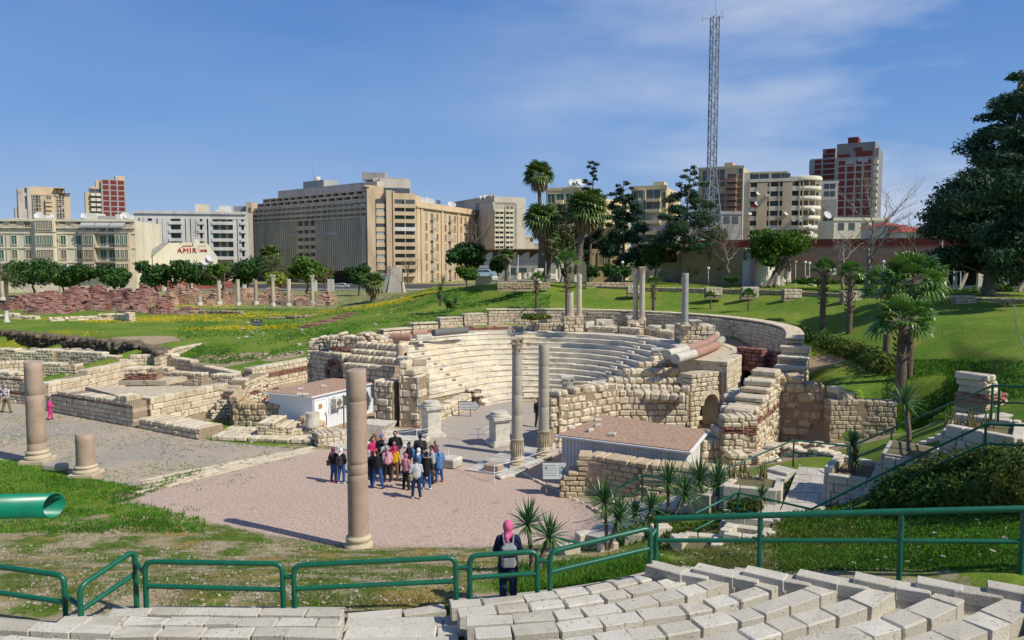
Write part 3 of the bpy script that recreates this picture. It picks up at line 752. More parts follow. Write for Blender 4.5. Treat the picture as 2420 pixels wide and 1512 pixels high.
# ------------------------------------------------------------------ columns
def acanthus(mb, cx, cy, z, r_, h, mi=0):
 """leafy capital: bell, two rings of leaves curling out, corner volutes, abacus"""
 mb.lathe(cx, cy, [(r_*.92,z),(r_*.95,z+h*.3),(r_*1.05,z+h*.6),(r_*1.3,z+h*.84)], 16, mi)
 for ring, (zz, n, out_) in enumerate(((z,8,1.25),(z+h*.28,8,1.4))):
  for i in range(n):
   a = 2*math.pi*(i+.5*ring)/n; ca, sa = math.cos(a), math.sin(a); w_ = r_*.36
   P = []
   for (rr, dz, ww) in ((1.0,0,1),(1.12,h*.2,1.05),(out_,h*.36,.8),(out_+.14,h*.31,.4)):
    for sg in (-1,1): P.append((cx+ca*r_*rr-sa*w_*ww*sg*.8, cy+sa*r_*rr+ca*w_*ww*sg*.8, zz+dz))
   mb.add(P, [(0,1,3,2),(2,3,5,4),(4,5,7,6)], mi)
 for i in range(4):
  a = math.pi/4+i*math.pi/2; ca, sa = math.cos(a), math.sin(a)
  mb.tube([(cx+ca*r_*1.0,cy+sa*r_*1.0,z+h*.5),(cx+ca*r_*1.35,cy+sa*r_*1.35,z+h*.78),(cx+ca*r_*1.6,cy+sa*r_*1.6,z+h*.82)], [.04+r_*.12,r_*.16,r_*.17], 6, mi)
 k = r_*1.5; pts = []
 for i in range(4):
  a = math.pi/4+i*math.pi/2; a2 = a+math.pi/4
  pts.append((cx+math.cos(a)*k*1.22, cy+math.sin(a)*k*1.22)); pts.append((cx+math.cos(a2)*k*.78, cy+math.sin(a2)*k*.78))
 mb.poly(pts, z+h*.85, z+h, mi)
def attic_base(mb, cx, cy, z, r_, h, mi=0, plinth=True, k=1.0):
 s = r_*1.42*k
 if plinth: mb.chamfer(cx, cy, z+h*.17, 1, 0.05, s, s, h*.17, .02, .01, mi)
 z0 = z+(h*.34 if plinth else 0); hh = z+h-z0
 mb.lathe(cx, cy, [(s*.96,z0),(s,z0+hh*.15),(s*.96,z0+hh*.36),(s*.84,z0+hh*.42),(s*.80,z0+hh*.58),(s*.86,z0+hh*.64),(s*.88,z0+hh*.76),(s*.84,z0+hh*.88),(r_*1.06,z0+hh*.9),(r_*1.04,z0+hh)], 28, mi)
def shaft(mb, cx, cy, z0, z1, r0, r1, mi=0, broken=.0, cracks=(), n=28):
 m = max(6, int((z1-z0)/.35)); prof = []
 for i in range(m+1):
  k = i/m; prof.append((r0+(r1-r0)*k, z0+(z1-z0)*k))
 for c in cracks:
  z = z0+(z1-z0)*c
  prof = [p for p in prof if abs(p[1]-z) > .09]
  rr = r0+(r1-r0)*c
  prof += [(rr,z-.04),(rr*.955,z-.012),(rr*.955,z+.012),(rr*1.0,z+.04)]
 prof.sort(key=lambda p: p[1])
 if broken: prof += [(prof[-1][0]*.93, z1+.03)]
 o = len(mb.v); mb.lathe(cx, cy, prof, n, mi, wob=.004)
 if broken:
  ph = rnd.random()*6
  for i in range(o, len(mb.v)):
   x, y, z = mb.v[i]
   if z > z1-.02:
    a = math.atan2(y-cy, x-cx); mb.v[i] = (x,y,z+broken*math.sin(a+ph)+broken*.3*math.sin(3*a+ph))
def column(name, label, x, yb, yt, wpx, z0, ms, mb_, base_h=0, cap_h=0, group=None, plinth=True, broken=0, cracks=(), taper=.94, necking=0, cat='column'):
 P = W(x, yb, z0); s = FV/P.y
 r_ = wpx/2/s; T = D(x, yt, P.y).z
 P.y += r_*.6
 t = thing(name, label, cat, (P.x,P.y,z0), group)
 zb = z0+base_h; zt = T-cap_h
 if base_h:
  b = MB(); attic_base(b, P.x, P.y, z0, r_, base_h, 0, plinth); b.build('base', mb_, t)
 if necking:
  b = MB(); b.lathe(P.x, P.y, [(r_*1.12,zb),(r_*1.16,zb+.1),(r_*1.08,zb+.12),(r_*1.14,zb+necking*.5),(r_*1.08,zb+necking-.1),(r_*1.2,zb+necking-.08),(r_*1.2,zb+necking)], 28)
  for i in range(20):
   a = 2*math.pi*i/20; rr = r_*1.14; P0 = []
   b.tube([(P.x+rr*math.cos(a),P.y+rr*math.sin(a),zb+.14),(P.x+rr*1.04*math.cos(a),P.y+rr*1.04*math.sin(a),zb+necking*.5),(P.x+rr*math.cos(a),P.y+rr*math.sin(a),zb+necking-.12)], [.012,.03,.012], 5)
  b.build('carved_collar', mb_, t); zb += necking
 b = MB(); shaft(b, P.x, P.y, zb, zt, r_, r_*taper, 0, broken, cracks); b.build('shaft', ms, t)
 if cap_h:
  b = MB(); b.lathe(P.x,P.y,[(r_*taper*1.08,zt),(r_*taper*1.1,zt+.05)],24); acanthus(b, P.x, P.y, zt+.04, r_*taper, cap_h-.04); b.build('capital', mb_, t)
 return t
M_BASE = mat('base_limestone', (0.56,0.47,0.32), (0.50,0.42,0.29), (0.43,0.36,0.25), nscale=3, rough=.8, bumpk=.4)
column('column', 'tall weathered granite column with two dark cracks, nearest one on the gravel plaza', 845, 1300, 878, 50, .12, M_PINK, M_BASE, .46, 0, None, False, .03, (.375,.44,.82), .96)
column('column', 'tall pink granite column on stepped round base at the left of the court', 82, 1096, 857, 42, 0, M_PINK, M_BASE, .62, 0, None, True, .05, (.08,.63,), .93)
column('column', 'short broken pink granite column stump on moulded base beside the court', 197, 1127, 1030, 42, 0, M_PINK, M_BASE, .5, 0, None, True, .06, (), .98)
column('column', 'grey column crowned by a leafy capital in front of the orchestra', 1222, 1106, 797, 27, .05, M_GREYG, M_BASE, .42, .72, None, True, 0, (.28,.52,.74,), .88, .9)
column('column', 'grey column without capital on a carved collar in front of the orchestra', 1285, 1083, 817, 26.5, .05, M_GREYG, M_BASE, .42, 0, None, True, .02, (.28,.50,.76,), .95, .9)
M_MCOL = mat('veined_marble_column', (0.50,0.43,0.32), None, (0.36,0.31,0.23), nscale=2, spot=(0.22,0.18,0.12), spot_scale=6, spot_lo=.62, rough=.5, sc3=(1,1,.3))
column('column', 'broken short marble column stump on the gallery wall of the theatre', 1348, 750, 693, 16, 5.0, M_MCOL, M_BASE, .3, 0, None, True, .12, (), .92)
column('column', 'slim marble column with a joint at two thirds height on the gallery wall', 1369, 750, 648, 13, 5.0, M_MCOL, M_BASE, .3, 0, None, True, .05, (.62,), .95)
column('column', 'split marble column without capital left of its capped twin on the gallery', 1502, 757, 645, 13, 5.0, M_MCOL, M_BASE, .3, 0, None, True, .12, (), .85)
column('column', 'marble column with small leafy capital on the gallery wall', 1517.5, 758, 630, 13.5, 5.0, M_MCOL, M_BASE, .3, .5, None, True, 0, (), .92)
column('column', 'smooth blue grey column alone at the right of the theatre gallery', 1619, 771, 647, 16, 5.02, mat('blue_grey_marble', (0.30,0.30,0.28), None, (0.38,0.36,0.31), nscale=2, rough=.5), M_BASE, .25, 0, None, True, .02, (), .93)
column('column', 'pink column stump standing on the left wing of the theatre', 944, 860, 818, 17, 3.25, M_PINK, M_BASE, 0, 0, None, True, .08, (), .96)
def lying(name, label, segs, z, r_, cat='column', end=None):
 """fallen shaft: list of (Vx,Vy,mat) joints at height z"""
 pts = [W(a[0], a[1], z) for a in segs]
 t = thing(name, label, cat, pts[0])
 mats = [s[2] for s in segs[:-1]]
 for i in range(len(pts)-1):
  b = MB(); d = (pts[i+1]-pts[i]); e = .02*d.normalized()
  b.tube([pts[i]+e, pts[i]+d*.5, pts[i+1]-e], [r_*(1-.02*i), r_*.99, r_*(.98-.02*i)], 18); b.build('drum', mats[i], t)
 return t
M_PINK2 = mat('pale_pink_granite', (0.34,0.19,0.14), None, (0.42,0.27,0.20), nscale=12, rough=.6, bumpk=.2)
lying('fallen_column', 'fallen column lying nearest the seats on the right wing, white then pink then grey', [(1575,838,M_MARBLE),(1622,826,M_PINK2),(1668,812,M_PINK2),(1690,798,M_GREYG),(1693,790,None)], 4.05, .28)
lying('fallen_column', 'fallen column in front of its twin on the right wing, white end towards the viewer', [(1595,848,M_MARBLE),(1640,836,M_PINK2),(1668,826,M_PINK2),(1694,815,M_GREYG),(1706,802,None)], 4.0, .27)
lying('fallen_column', 'pink column drum lying in front on the left landing of the theatre', [(924,796,M_PINK2),(972,797,None)], 4.05, .27)
lying('fallen_column', 'pink column drums lying behind the short one on the left landing', [(973,788,M_PINK2),(1008,786,None)], 4.1, .26)
lying('fallen_column', 'long dark grey column lying along the top of the left seats', [(1024,787,M_DGREY),(1104,780,None)], 4.15, .24)
DN = ('leftmost of the six','second from the left','third, touching the second','fourth, near the middle','fifth, last of the close row','alone beside the column pier')
for i, (x, y) in enumerate(((1206,779),(1223,777),(1233,777),(1251,775),(1268,774),(1320,776))):
 P = W(x, y, 3.95); b = MB(); b.tube([P+Vector((0,-.25,0)), P+Vector((.05,.3,0))], .24, 14)
 o = b.build('column_drum', M_GREYG, None, P); tag(o, 'short grey column drum above the top seats, '+DN[i], 'column drum', 'short grey drums in a row behind the top seats')
# marble pieces lying about on the gallery and wings
def slab(name, label, x, y, z, sx_, sy_, h, m, ang=0, cat='stone', group=None, c=.04, j=.02):
 P = W(x, y, z); b = MB(); b.chamfer(P.x, P.y, z+h/2, math.cos(ang), math.sin(ang), sx_/2, sy_/2, h/2, c, j)
 o = b.build(name, m, None, (P.x,P.y,z)); return tag(o, label, cat, group)
def cap_thing(label, x, y, z, r_, h, m=M_MARBLE):
 P = W(x, y, z); b = MB(); acanthus(b, P.x, P.y, z, r_, h); o = b.build('stone_capital', m, None, P); return tag(o, label, 'capital')
cap_thing('carved marble capital standing on the flat top of the right wing', 1341, 922, 2.72, .26, .72)
cap_thing('weathered capital beside the white ends of the fallen columns', 1553, 852, 3.35, .30, .75)
cap_thing('small capital on top of the left wing beside the pink stump', 953, 862, 3.3, .24, .5)
cap_thing('capital on the stone pier below the blue grey column', 1640, 770, 5.0, .32, .4)
slab('carved_cornice', 'white carved cornice block propped at the back of the gallery between two columns', 1428, 771, 4.1, 1.35, .5, .55, M_MARBLE, -.05, 'cornice')
slab('carved_cornice', 'small white carved block left of the long cornice on the gallery', 1392, 775, 4.0, .7, .45, .5, M_MARBLE, .2, 'cornice')
slab('marble_slab', 'white marble slab lying at the foot of the pier with the blue grey column', 1632, 810, 3.75, .75, .4, .75, M_MARBLE, .1, 'slab')
slab('marble_slab', 'tapered marble slab beside the stone bowl on the gallery', 1585, 778, 4.2, .8, .4, .35, M_MARBLE, .0, 'slab')
slab('marble_block', 'squared white block at the left end of the top seat row', 1001, 803, 3.75, 1.1, .5, .38, M_MARBLE, .35, 'block')
slab('marble_block', 'thin grey marble block left of the pink drums', 912, 806, 3.75, .85, .5, .3, M_MARBLE, .0, 'block')
P = W(1547, 780, 4.25); b = MB(); b.lathe(P.x,P.y,[(.3,4.25),(.42,4.4),(.5,4.6),(.44,4.6),(.3,4.45),(.05,4.42)],18); tag(b.build('stone_bowl', M_MARBLE, None, P), 'round carved stone bowl on the gallery below the capped column', 'bowl')
def pedestal(label, x, yb, yt, w_, ang):
 P = W(x, yb, 0); z1 = D(x, yt, P.y).z; t = thing('pedestal', label, 'pedestal', P)
 u = (math.cos(ang), math.sin(ang)); b = MB()
 P = P+Vector((0,w_*.5,0))
 b.chamfer(P.x,P.y,.10,*u,w_*.68,w_*.68,.10,.02,.005); b.chamfer(P.x,P.y,.24,*u,w_*.6,w_*.6,.05,.03,.0)
 b.chamfer(P.x,P.y,(.28+z1-.45)/2,*u,w_*.47,w_*.47,(z1-.45-.28)/2,.02,.004); b.chamfer(P.x,P.y,z1-.42,*u,w_*.58,w_*.58,.045,.03,.0)
 b.chamfer(P.x,P.y,z1-.34,*u,w_*.64,w_*.64,.04,.01,.0); b.build('plinth', M_MARBLE, t)
 b = MB(); b.chamfer(P.x,P.y,z1-.26,*u,w_*.62,w_*.62,.045,.02,.0)
 b.lathe(P.x,P.y,[(w_*.58,z1-.22),(w_*.62,z1-.17),(w_*.56,z1-.13),(w_*.5,z1-.12),(w_*.52,z1-.06),(w_*.48,z1)],24); b.build('base_moulding', M_MARBLE, t)
pedestal('tall white marble pedestal with round moulding left of the orchestra', 1018, 1036, 951, .85, .55)
pedestal('white marble pedestal with round moulding between the orchestra and the two columns', 1180, 1056, 976, .85, .45)
# ------------------------------------------------------------------ ruined walls, left side
STR = ((.62,.80),)
def ruin(label, segs, th=.7, bh=.30, bw=.48, rag=.08, stripes=(), name='ruined_wall', seed=1, mats=None, group=None, extra=None, c=.04, jit=.02, cat='ruined wall'):
 mb = MB(); P = segs
 wall(mb, P, th, bh, bw, rag, jit, c, stripes, seed=seed)
 if extra: extra(mb)
 o = mb.build(name, mats or STONES, None, (P[0][0],P[0][1],P[0][2]))
 return tag(o, label, cat, group)
def fill(P, z0, z1, mb): mb.poly(P, z0, z1, 3)
# platform A-B-C
A = W(333,1006,0); B_ = W(125,968,0); Cc = W(528,962,0)
ruin('shaded limestone wall with a thin red brick band facing the court', [(A.x,A.y,0,1.55),((A.x+B_.x)/2,(A.y+B_.y)/2,0,1.45),(A.x*.3+B_.x*.7,A.y*.3+B_.y*.7,0,1.55),(B_.x,B_.y,0,1.0)], .9, .27, .42, .08, ((.95,1.12),), seed=1,
  extra=lambda mb: fill([(A.x,A.y+.4),(Cc.x,Cc.y+.2),(Cc.x-3,Cc.y+.6),(B_.x+1.5,B_.y+1.0)], -.2, 1.28, mb))
ruin('sunlit face of large squared limestone blocks running back from the court corner', [(A.x+.1,A.y+.45,0,1.5),(A.x*.6+Cc.x*.4,A.y*.6+Cc.y*.4+.2,0,1.75),(Cc.x,Cc.y+.2,0,1.5)], .8, .40, .62, .08, seed=2)
P = W(350,905,1.2)
mb = MB(); mb.poly([(P.x-1.5,P.y-.9),(P.x+1.6,P.y-.9),(P.x+2.2,P.y+.9),(P.x-1.8,P.y+.9)], 1.2, 1.5, 3)
wall(mb, [(P.x-1.2,P.y-.2,1.3,2.3),(P.x+.8,P.y,1.3,2.3)], 1.2, .2, .3, .1, .05, .05, ((0,.55),), seed=3);
tag(mb.build('brick_stack', STONES, None, (P.x,P.y,1.2)), 'small red brick and white stone stack on top of the walled platform', 'brick stack')
p = [W(345,1012,0), W(487,1040,0)]
ruin('low thick wall of pale blocks in front of the platform corner', [(p[0].x,p[0].y+.7,0,.62),(p[1].x,p[1].y+.7,0,.66)], 1.6, .32, .6, .03, seed=4, c=.06)
a, b = W(485,1042,0), W(880,1050,0)
mb = MB()
for k in range(3): wall(mb, [(a.x+.3,a.y+.5+k*.9,0,.28-.06*k),(W(740,1052,0).x,W(740,1052,0).y+.5+k*.8,0,.26-.06*k)], .8, .22, .7, .03, .04, .07, seed=400+k)
tag(mb.build('stone_ledge', STONES, None, (a.x,a.y,0)), 'broad low ledge of worn white stone between court and white cabin', 'ledge')
for (lab, base, th, bh, bw, st, sd) in (
 ('tall shaded wall with two red brick bands at the far left of the court', VW([(-160,930,0,2.1),(-20,944,0,2.0),(60,951,0,2.0),(70,952,0,1.5),(108,958,0,1.3)]), .9, .24, .40, ((.55,.7),(1.4,1.55)), 5),
 ('long sunlit wall of big blocks behind the tall pink column', VW([(104,957,0,1.35),(150,946,0,1.6),(200,935,0,1.75),(307,908,0,1.75)]), .8, .36, .55, (), 6),
 ('dark shaded wall facing the viewer right of the long sunlit wall', VW([(308,908,0,1.6),(400,912,0,1.35),(487,918,0,1.15)]), .7, .25, .40, (), 7),
 ('upper shaded wall crossing behind the left ruins', VW([(137,868,0,1.6),(215,872,0,1.5),(285,876,0,1.3)]), .8, .26, .42, (), 8),
 ('rubble wall of small white stones at the far left edge', VW([(-120,862,0,1.7),(0,866,0,1.7),(60,867,0,1.45),(137,869,0,1.6)]), .9, .24, .36, (), 9),
 ('second rubble wall in front of the far left one', VW([(-90,905,0,1.6),(0,897,0,1.5),(60,893,0,1.3),(110,890,0,1.2),(190,893,0,1.0)]), .9, .24, .34, (), 10),
 ('shaded wall of small blocks stepping down to the right in the middle ruins', VW([(384,878,0,1.65),(430,884,0,1.4),(480,893,0,1.2),(520,902,0,1.05),(562,912,0,1.0)]), .7, .25, .40, (), 11),
 ('short sunlit wall joining the upper shaded walls', VW([(283,882,0,1.2),(320,880,0,1.4),(384,877,0,1.5)]), .8, .28, .42, (), 12),
 ('sunlit wall with a red brick course running up to the vaulted entrance', VW([(588,934,0,1.9),(660,918,0,1.85),(752,898,0,1.9)]), .8, .26, .42, ((1.0,1.32),), 13),
 ('wall stub of shaded blocks behind the stepped ruin', VW([(508,930,0,1.55),(568,934,0,1.5)]), 1.0, .3, .42, (), 14),
 ('dirty yellow stone wall standing against the white cabin', VW([(558,1004,0,1.5),(620,1006,0,1.45),(680,1008,0,1.3),(724,1010,0,.95)]), .8, .30, .40, (), 15),
 ('rubble wall with rounded top stones turning back left of the white cabin', VW([(560,1002,0,1.55),(570,985,0,1.55),(590,960,0,1.5)]), .7, .3, .42, (), 16)):
 ruin(lab, base, th, bh, bw, .09, st, seed=sd, mats=[M_LIMEY,M_MORTAR,M_BRICK,M_DIRTTOP] if sd in (15,16) else None, c=.08 if sd in (15,16) else .04, jit=.04 if sd in (15,16) else .02)
# stepped ruin rising to the right
mb = MB()
for i in range(7):
 a = W(494+i*11, 990-i*1.0, 0); b = W(590+i*3, 985-i*4, 0); zt = .55+i*.26
 wall(mb, [(a.x,a.y+.3,0,zt),(b.x,b.y+.3+.1*i,0,zt+.02)], .9, .18, .34, .05, .04, .04, ((.36,.5),(1.1,1.25)) , seed=500+i, core=(i == 6))
tag(mb.build('stepped_ruin', STONES, None, (a.x,a.y,0)), 'stepped ruin of thin stones and brick courses rising towards the white cabin', 'stepped ruin')
# stone stair block
mb = MB()
a, b = W(614,1032,0), W(732,1036,0)
for i in range(5):
 y0 = a.y+.2
 wall(mb, [(a.x+.15+.0*i,y0+.1*i,0,.95-.17*i),(a.x+1.1+i*.42,y0-.05+.1*i,0,.95-.17*i)], 1.9-.1*i, .17, .34, .02, .03, .05, seed=520+i, core=(i==0))
tag(mb.build('stone_stair_block', STONES, None, (a.x,a.y,0)), 'small solid stone stair block left of the white cabin', 'stair block')
a, b = W(738,1057,0), W(802,1050,0)
ruin('tiny square block of rough stones in front of the white cabin', [(a.x,a.y+.5,0,.62),(b.x,b.y+.6,0,.6)], 1.2, .22, .32, .05, seed=531, name='stone_stub', cat='stone base')
a = W(712,1020,0); ruin('rough stone stub carrying the white drum beside the cabin corner', [(a.x,a.y+.3,0,.9),(a.x+.9,a.y-.2,0,.55),(a.x+1.3,a.y-.3,0,.3)], .9, .3, .4, .1, seed=532, mats=[M_LIMEY,M_MORTAR,M_BRICK,M_DIRTTOP], name='stone_stub', cat='stone base', c=.1)
def drum(label, x, y, z, r_, h, m=M_MARBLE):
 P = W(x,y,z); b = MB(); b.lathe(P.x,P.y,[(r_,z),(r_*1.02,z+h*.2),(r_*.95,z+h*.24),(r_*1.0,z+h*.5),(r_*.95,z+h*.54),(r_*1.02,z+h*.8),(r_,z+h)],20)
 return tag(b.build('marble_drum', m, None, P), label, 'marble drum')
drum('ribbed white marble drum standing at the corner of the white cabin', 739, 1008, .55, .36, .75)
drum('flat white marble drum beside the rough stone block in front of the cabin', 812, 1036, 0, .45, .42)
# big tilted white block and pavement slabs
P = W(893,1024,0); b = MB()
vs = [(P.x-.95,P.y-.2,.0),(P.x+.2,P.y-.45,-.02),(P.x+.7,P.y+.1,.0),(P.x-.3,P.y+.5,.0),(P.x-1.15,P.y-.1,.58),(P.x+.5,P.y-.5,.52),(P.x+1.0,P.y+.35,.62),(P.x-.6,P.y+.7,.66)]
b.hexa(vs); tag(b.build('carved_block', M_MARBLE, None, P), 'big tilted white carved block lying beside the left wing', 'stone block')
P = W(895,1042,0); b = MB(); b.lathe(P.x,P.y,[(.3,0),(.34,.2),(.3,.42)],12); tag(b.build('column_drum', M_PINK2, None, P), 'small round pink drum behind the tour group', 'column drum')
# marble pavements
mb = MB(); r = random.Random(3)
def pave(mb, quad, nx_, ny_, z, h=.05, c=.01):
 Q = [W(x,y,z) for x,y in quad]
 for i in range(nx_):
  j = 0
  for j in range(ny_):
   def pt(u, v): return (Q[0]*(1-u)+Q[1]*u)*(1-v) + (Q[3]*(1-u)+Q[2]*u)*v
   e = .012
   u0, u1, v0, v1 = i/nx_+e/nx_*2, (i+1)/nx_-e/nx_*2, j/ny_+e/ny_*2, (j+1)/ny_-e/ny_*2
   q = [pt(u0,v0),pt(u1,v0),pt(u1,v1),pt(u0,v1)]; dz = r.uniform(-.006,.006)
   mb.hexa([(p.x,p.y,z-.1) for p in q]+[(p.x,p.y,z+h+dz) for p in q], 0)
pave(mb, [(1098,1112),(1215,1128),(1330,1060),(1215,1055)], 5, 4, .02)
o = tag(mb.build('marble_pavement', mat('mosaic_marble', (0.60,0.57,0.50), (0.48,0.45,0.38), (0.33,0.32,0.30), nscale=1.4, spot=(0.18,0.17,0.16), spot_scale=3.2, spot_lo=.60, rough=.5)), kind='structure')
mb = MB(); pave(mb, [(880,1052),(985,1060),(1045,1020),(900,1012)], 5, 3, .02)
tag(mb.build('marble_pavement', M_MARBLE), kind='structure')
mb = MB(); pave(mb, [(742,1050),(868,1072),(880,1046),(800,1032)], 4, 2, .01)
tag(mb.build('marble_pavement', M_MARBLE), kind='structure')
mb = MB()      # worn paving strip between court and gravel
for k in range(4):
 for i in range(46):
  t_ = (i+r.random()*.4)/46; x = 340+ (735-340)*t_; y = 1150+(1062-1150)*t_ + (-16+9*k)*(1-t_*.75)
  if r.random() < (.5,.45,.35,.12)[k]: continue
  P = W(x,y,0); d = (W(735,1062,0)-W(340,1150,0)).normalized()
  mb.chamfer(P.x,P.y,gz(P.x,P.y)+.006,d.x,d.y,r.uniform(.15,.36),r.uniform(.10,.2),.02,.02,.015)
tag(mb.build('paving_strip', [M_LIME]), kind='structure')
mb = MB()      # stones edging the gravel on the right
K = [W(1190,1098,0),W(1250,1128,0),W(1330,1168,0),W(1375,1192,0),W(1420,1212,.2)]
for a, b in zip(K, K[1:]):
 n = int((b-a).length/.5); d = (b-a).normalized()
 for i in range(n):
  p = a.lerp(b,(i+.5)/n); mb.chamfer(p.x,p.y,p.z+.03,d.x,d.y,.24,.07,.06,.015,.01)
tag(mb.build('stone_kerb', [M_LIME]), kind='structure')
slab('stone_block', 'squared pinkish stone block at the front edge of the mosaic pavement', 1167, 1116, 0, .75, .55, .42, mat('pinkish_stone',(0.42,0.32,0.24),None,(0.34,0.25,0.18),nscale=5,bumpk=.5), -.4, 'stone block', c=.06)
slab('stone_block', 'white squared block pair behind the tour group', 1062, 1102, 0, 1.0, .8, .45, M_MARBLE, -.5, 'stone block', c=.06)
slab('stone_block', 'flat white stone beside the right end of the mosaic pavement', 1195, 1128, 0, .8, .45, .14, M_MARBLE, .6, 'stone block', c=.05)
slab('fallen_column_piece', 'grey broken column piece lying in the grass between the two pink columns', 133, 1112, 0, 1.0, .5, .35, M_GREYG, -.2, 'column piece', c=.12)
# ------------------------------------------------------------------ ruined walls, right side
a, b = W(1326,1172,0), W(1372,1176,0)
w0 = W(1345,1176,0); w1 = D(1722,1105,27.4)
ruin('neat wall of small yellowish blocks carrying the pink plaque', [(w0.x-.35,w0.y+.4,0,.55),(w0.x+.25,w0.y+.35,0,1.3),(w0.x+.6,w0.y+.32,0,1.72),(w0.x+1.1,w0.y+.25,0,1.85),((w0.x+w1.x)/2,(w0.y+w1.y)/2,.1,1.75),(w1.x,w1.y,.4,1.8)], .85, .235, .42, .03, seed=601, mats=[mat('sandy_limestone',(0.56,0.45,0.29),(0.44,0.34,0.205),(0.50,0.41,0.27),nscale=1.5,spot=(0.2,0.15,0.09),spot_scale=6,spot_lo=.6,bumpk=.5,bdist=.03),M_MORTAR,M_BRICK,M_DIRTTOP], name='plaque_wall')
PLQ = (w0, w1)
def pier_wall(mb):
 for (x, y, zt, s_) in ((9.25,31.6,2.75,.45),(9.95,31.95,2.75,.40),(12.6,37.0,3.3,.45)):
  wall(mb, [(x-s_,y,.2,zt),(x+s_,y,.2,zt)], .8, .24, .36, .04, .03, .06, ((.0,.35),(1.75,2.1)), seed=int(x*10))
ruin('brick banded wall running back beside the gravel roof with grassy top', [(9.4,32.0,.2,2.55),(10.3,33.6,.2,2.7),(11.2,35.0,.2,3.0),(11.9,36.2,.3,3.7),(13.2,38.3,.3,3.8)], 1.3, .26, .36, .16, ((1.75,2.0),), seed=602, extra=pier_wall, jit=.05, c=.06)
ruin('second rough wall behind the brick banded one', [(10.3,35.5,.2,2.4),(10.9,37.2,.2,2.6),(11.8,39.5,.2,2.8)], .8, .3, .4, .2, seed=603, c=.07, jit=.04)
p = D(1676,1040,32.6)
ruin('low pale blocks at the corner between gravel roof and brick pier', [(p.x-.7,p.y-.9,.1,1.9),(p.x+.2,p.y-.6,.1,2.0)], .7, .42, .4, .1, seed=604, c=.09)
ruin('massive rough yellow stone wall facing the viewer right of the brick pier', [(13.2,38.0,.3,3.8),(14.4,37.7,.3,3.5),(15.5,37.4,.3,3.2)], 1.4, .42, .56, .18, seed=605, mats=[M_LIMEY,M_MORTAR,M_BRICK,M_DIRTTOP], c=.10, jit=.06)
ruin('neat coursed retaining wall at the foot of the palm bank', TW([(1955,938,.3,2.78),(2035,940,.3,2.74),(2116,946,.5,2.7)]), .8, .215, .30, .02, seed=606, mats=[mat('retaining_stone',(0.50,0.43,0.30),(0.38,0.32,0.215),nscale=2,spot=(0.2,0.16,0.1),spot_scale=6,spot_lo=.6,bumpk=.5,bdist=.03),M_MORTAR,M_BRICK,M_DIRTTOP], c=.04, jit=.02)
ruin('short low wall at the top of the bank behind the massive wall', TW([(1966,920,2.6,3.1),(2012,922,2.6,3.0)]), .8, .3, .45, .05, seed=607)
a = D(2293,960,25.5)
ruin('small stepped ruin with red brick at the right edge above the railing', [(a.x,a.y,3.4,5.5),(a.x+.35,a.y+.2,3.4,5.45),(a.x+.8,a.y+.5,3.6,4.8),(a.x+1.3,a.y+1,4.2,4.7)], 1.1, .22, .3, .1, ((1.1,1.3),), seed=608, jit=.04, c=.05)
# low kerb walls in the garden at the foot of the stairs
for (lab, seg, th, sd) in (('low rubble wall beside the railing landing', VW([(1775,1098,1.0,1.45),(1840,1076,1.0,1.5),(1900,1083,1.2,1.6),(1990,1092,1.5,1.9)]), .6, 610),
 ('low stone edging between the bank and the landing', VW([(1890,1060,1.0,1.3),(1990,1075,1.2,1.6)]), .5, 611),
 ('loose stone wall end right of the plaque wall', VW([(1716,1118,.6,1.5),(1790,1110,.7,1.25),(1846,1102,.9,1.2)]), .8, 612)):
 ruin(lab, seg, th, .2, .34, .05, seed=sd, jit=.05, c=.05)
# ------------------------------------------------------------------ plateau on the left: scarp, kerbs and scattered blocks
def rubble(mb, x0, y0, x1, y1, n, z0, sz, r, mi=0, spread=.5):
 for i in range(n):
  k = r.random(); X, Y = x0+(x1-x0)*k+r.uniform(-spread,spread), y0+(y1-y0)*k+r.uniform(-spread,spread); s_ = sz*r.uniform(.4,1.2); a = r.random()*3
  mb.chamfer(X, Y, (z0 if z0 is not None else gz(X,Y))+s_*.3, math.cos(a), math.sin(a), s_*.7, s_*.5, s_*.42, s_*.2, s_*.12, mi, r)
M_SCARP = mat('dark_earth_scarp', (0.13,0.105,0.07), (0.24,0.19,0.13), (0.08,0.065,0.045), nscale=2.5, spot=(.36,.3,.22), spot_scale=3, spot_lo=.62, bumpk=1, bdist=.1)
r = random.Random(21)
def scarp(label, pts, h, seed):
 mb = MB(); r = random.Random(seed); n = 0
 for (x0,y0),(x1,y1) in zip(pts, pts[1:]):
  a, b = W(x0,y0,1.95), W(x1,y1,1.95); m = int((b-a).length/.45)
  for i in range(m):
   p = a.lerp(b,(i+.5)/m)
   for lv in range(4):
    s_ = r.uniform(.35,.62); mb.chamfer(p.x+r.uniform(-.3,.3), p.y-.15*(3-lv)+r.uniform(-.15,.25), 1.85-h*(lv+.5)/4*1.1+r.uniform(-.1,.1), math.cos(r.random()), math.sin(r.random()), s_, s_*.9, h/4*.75, .15, .1, 0, r)
 o = mb.build('earth_scarp', [M_SCARP]); return tag(o, kind='structure')
scarp('', [(-120,786),(0,778),(60,782),(130,790),(220,797),(300,805),(350,812),(395,824)], 1.35, 5)
mb = MB(); wall(mb, TW([(372,842,.3,1.6),(420,822,.3,1.75),(470,810,.3,1.85),(560,797,.5,2.0),(640,790,1,2.15),(740,784,1.5,2.3)]), .55, .28, .46, .05, .03, .05, seed=701)
tag(mb.build('retaining_wall', STONES, None, W(372,842,.3)), 'long pale retaining wall curving along the edge of the flowery field', 'retaining wall')
mb = MB(); pp = [W(720,773,2.6),W(790,757,2.9),W(803,745,3.2)]
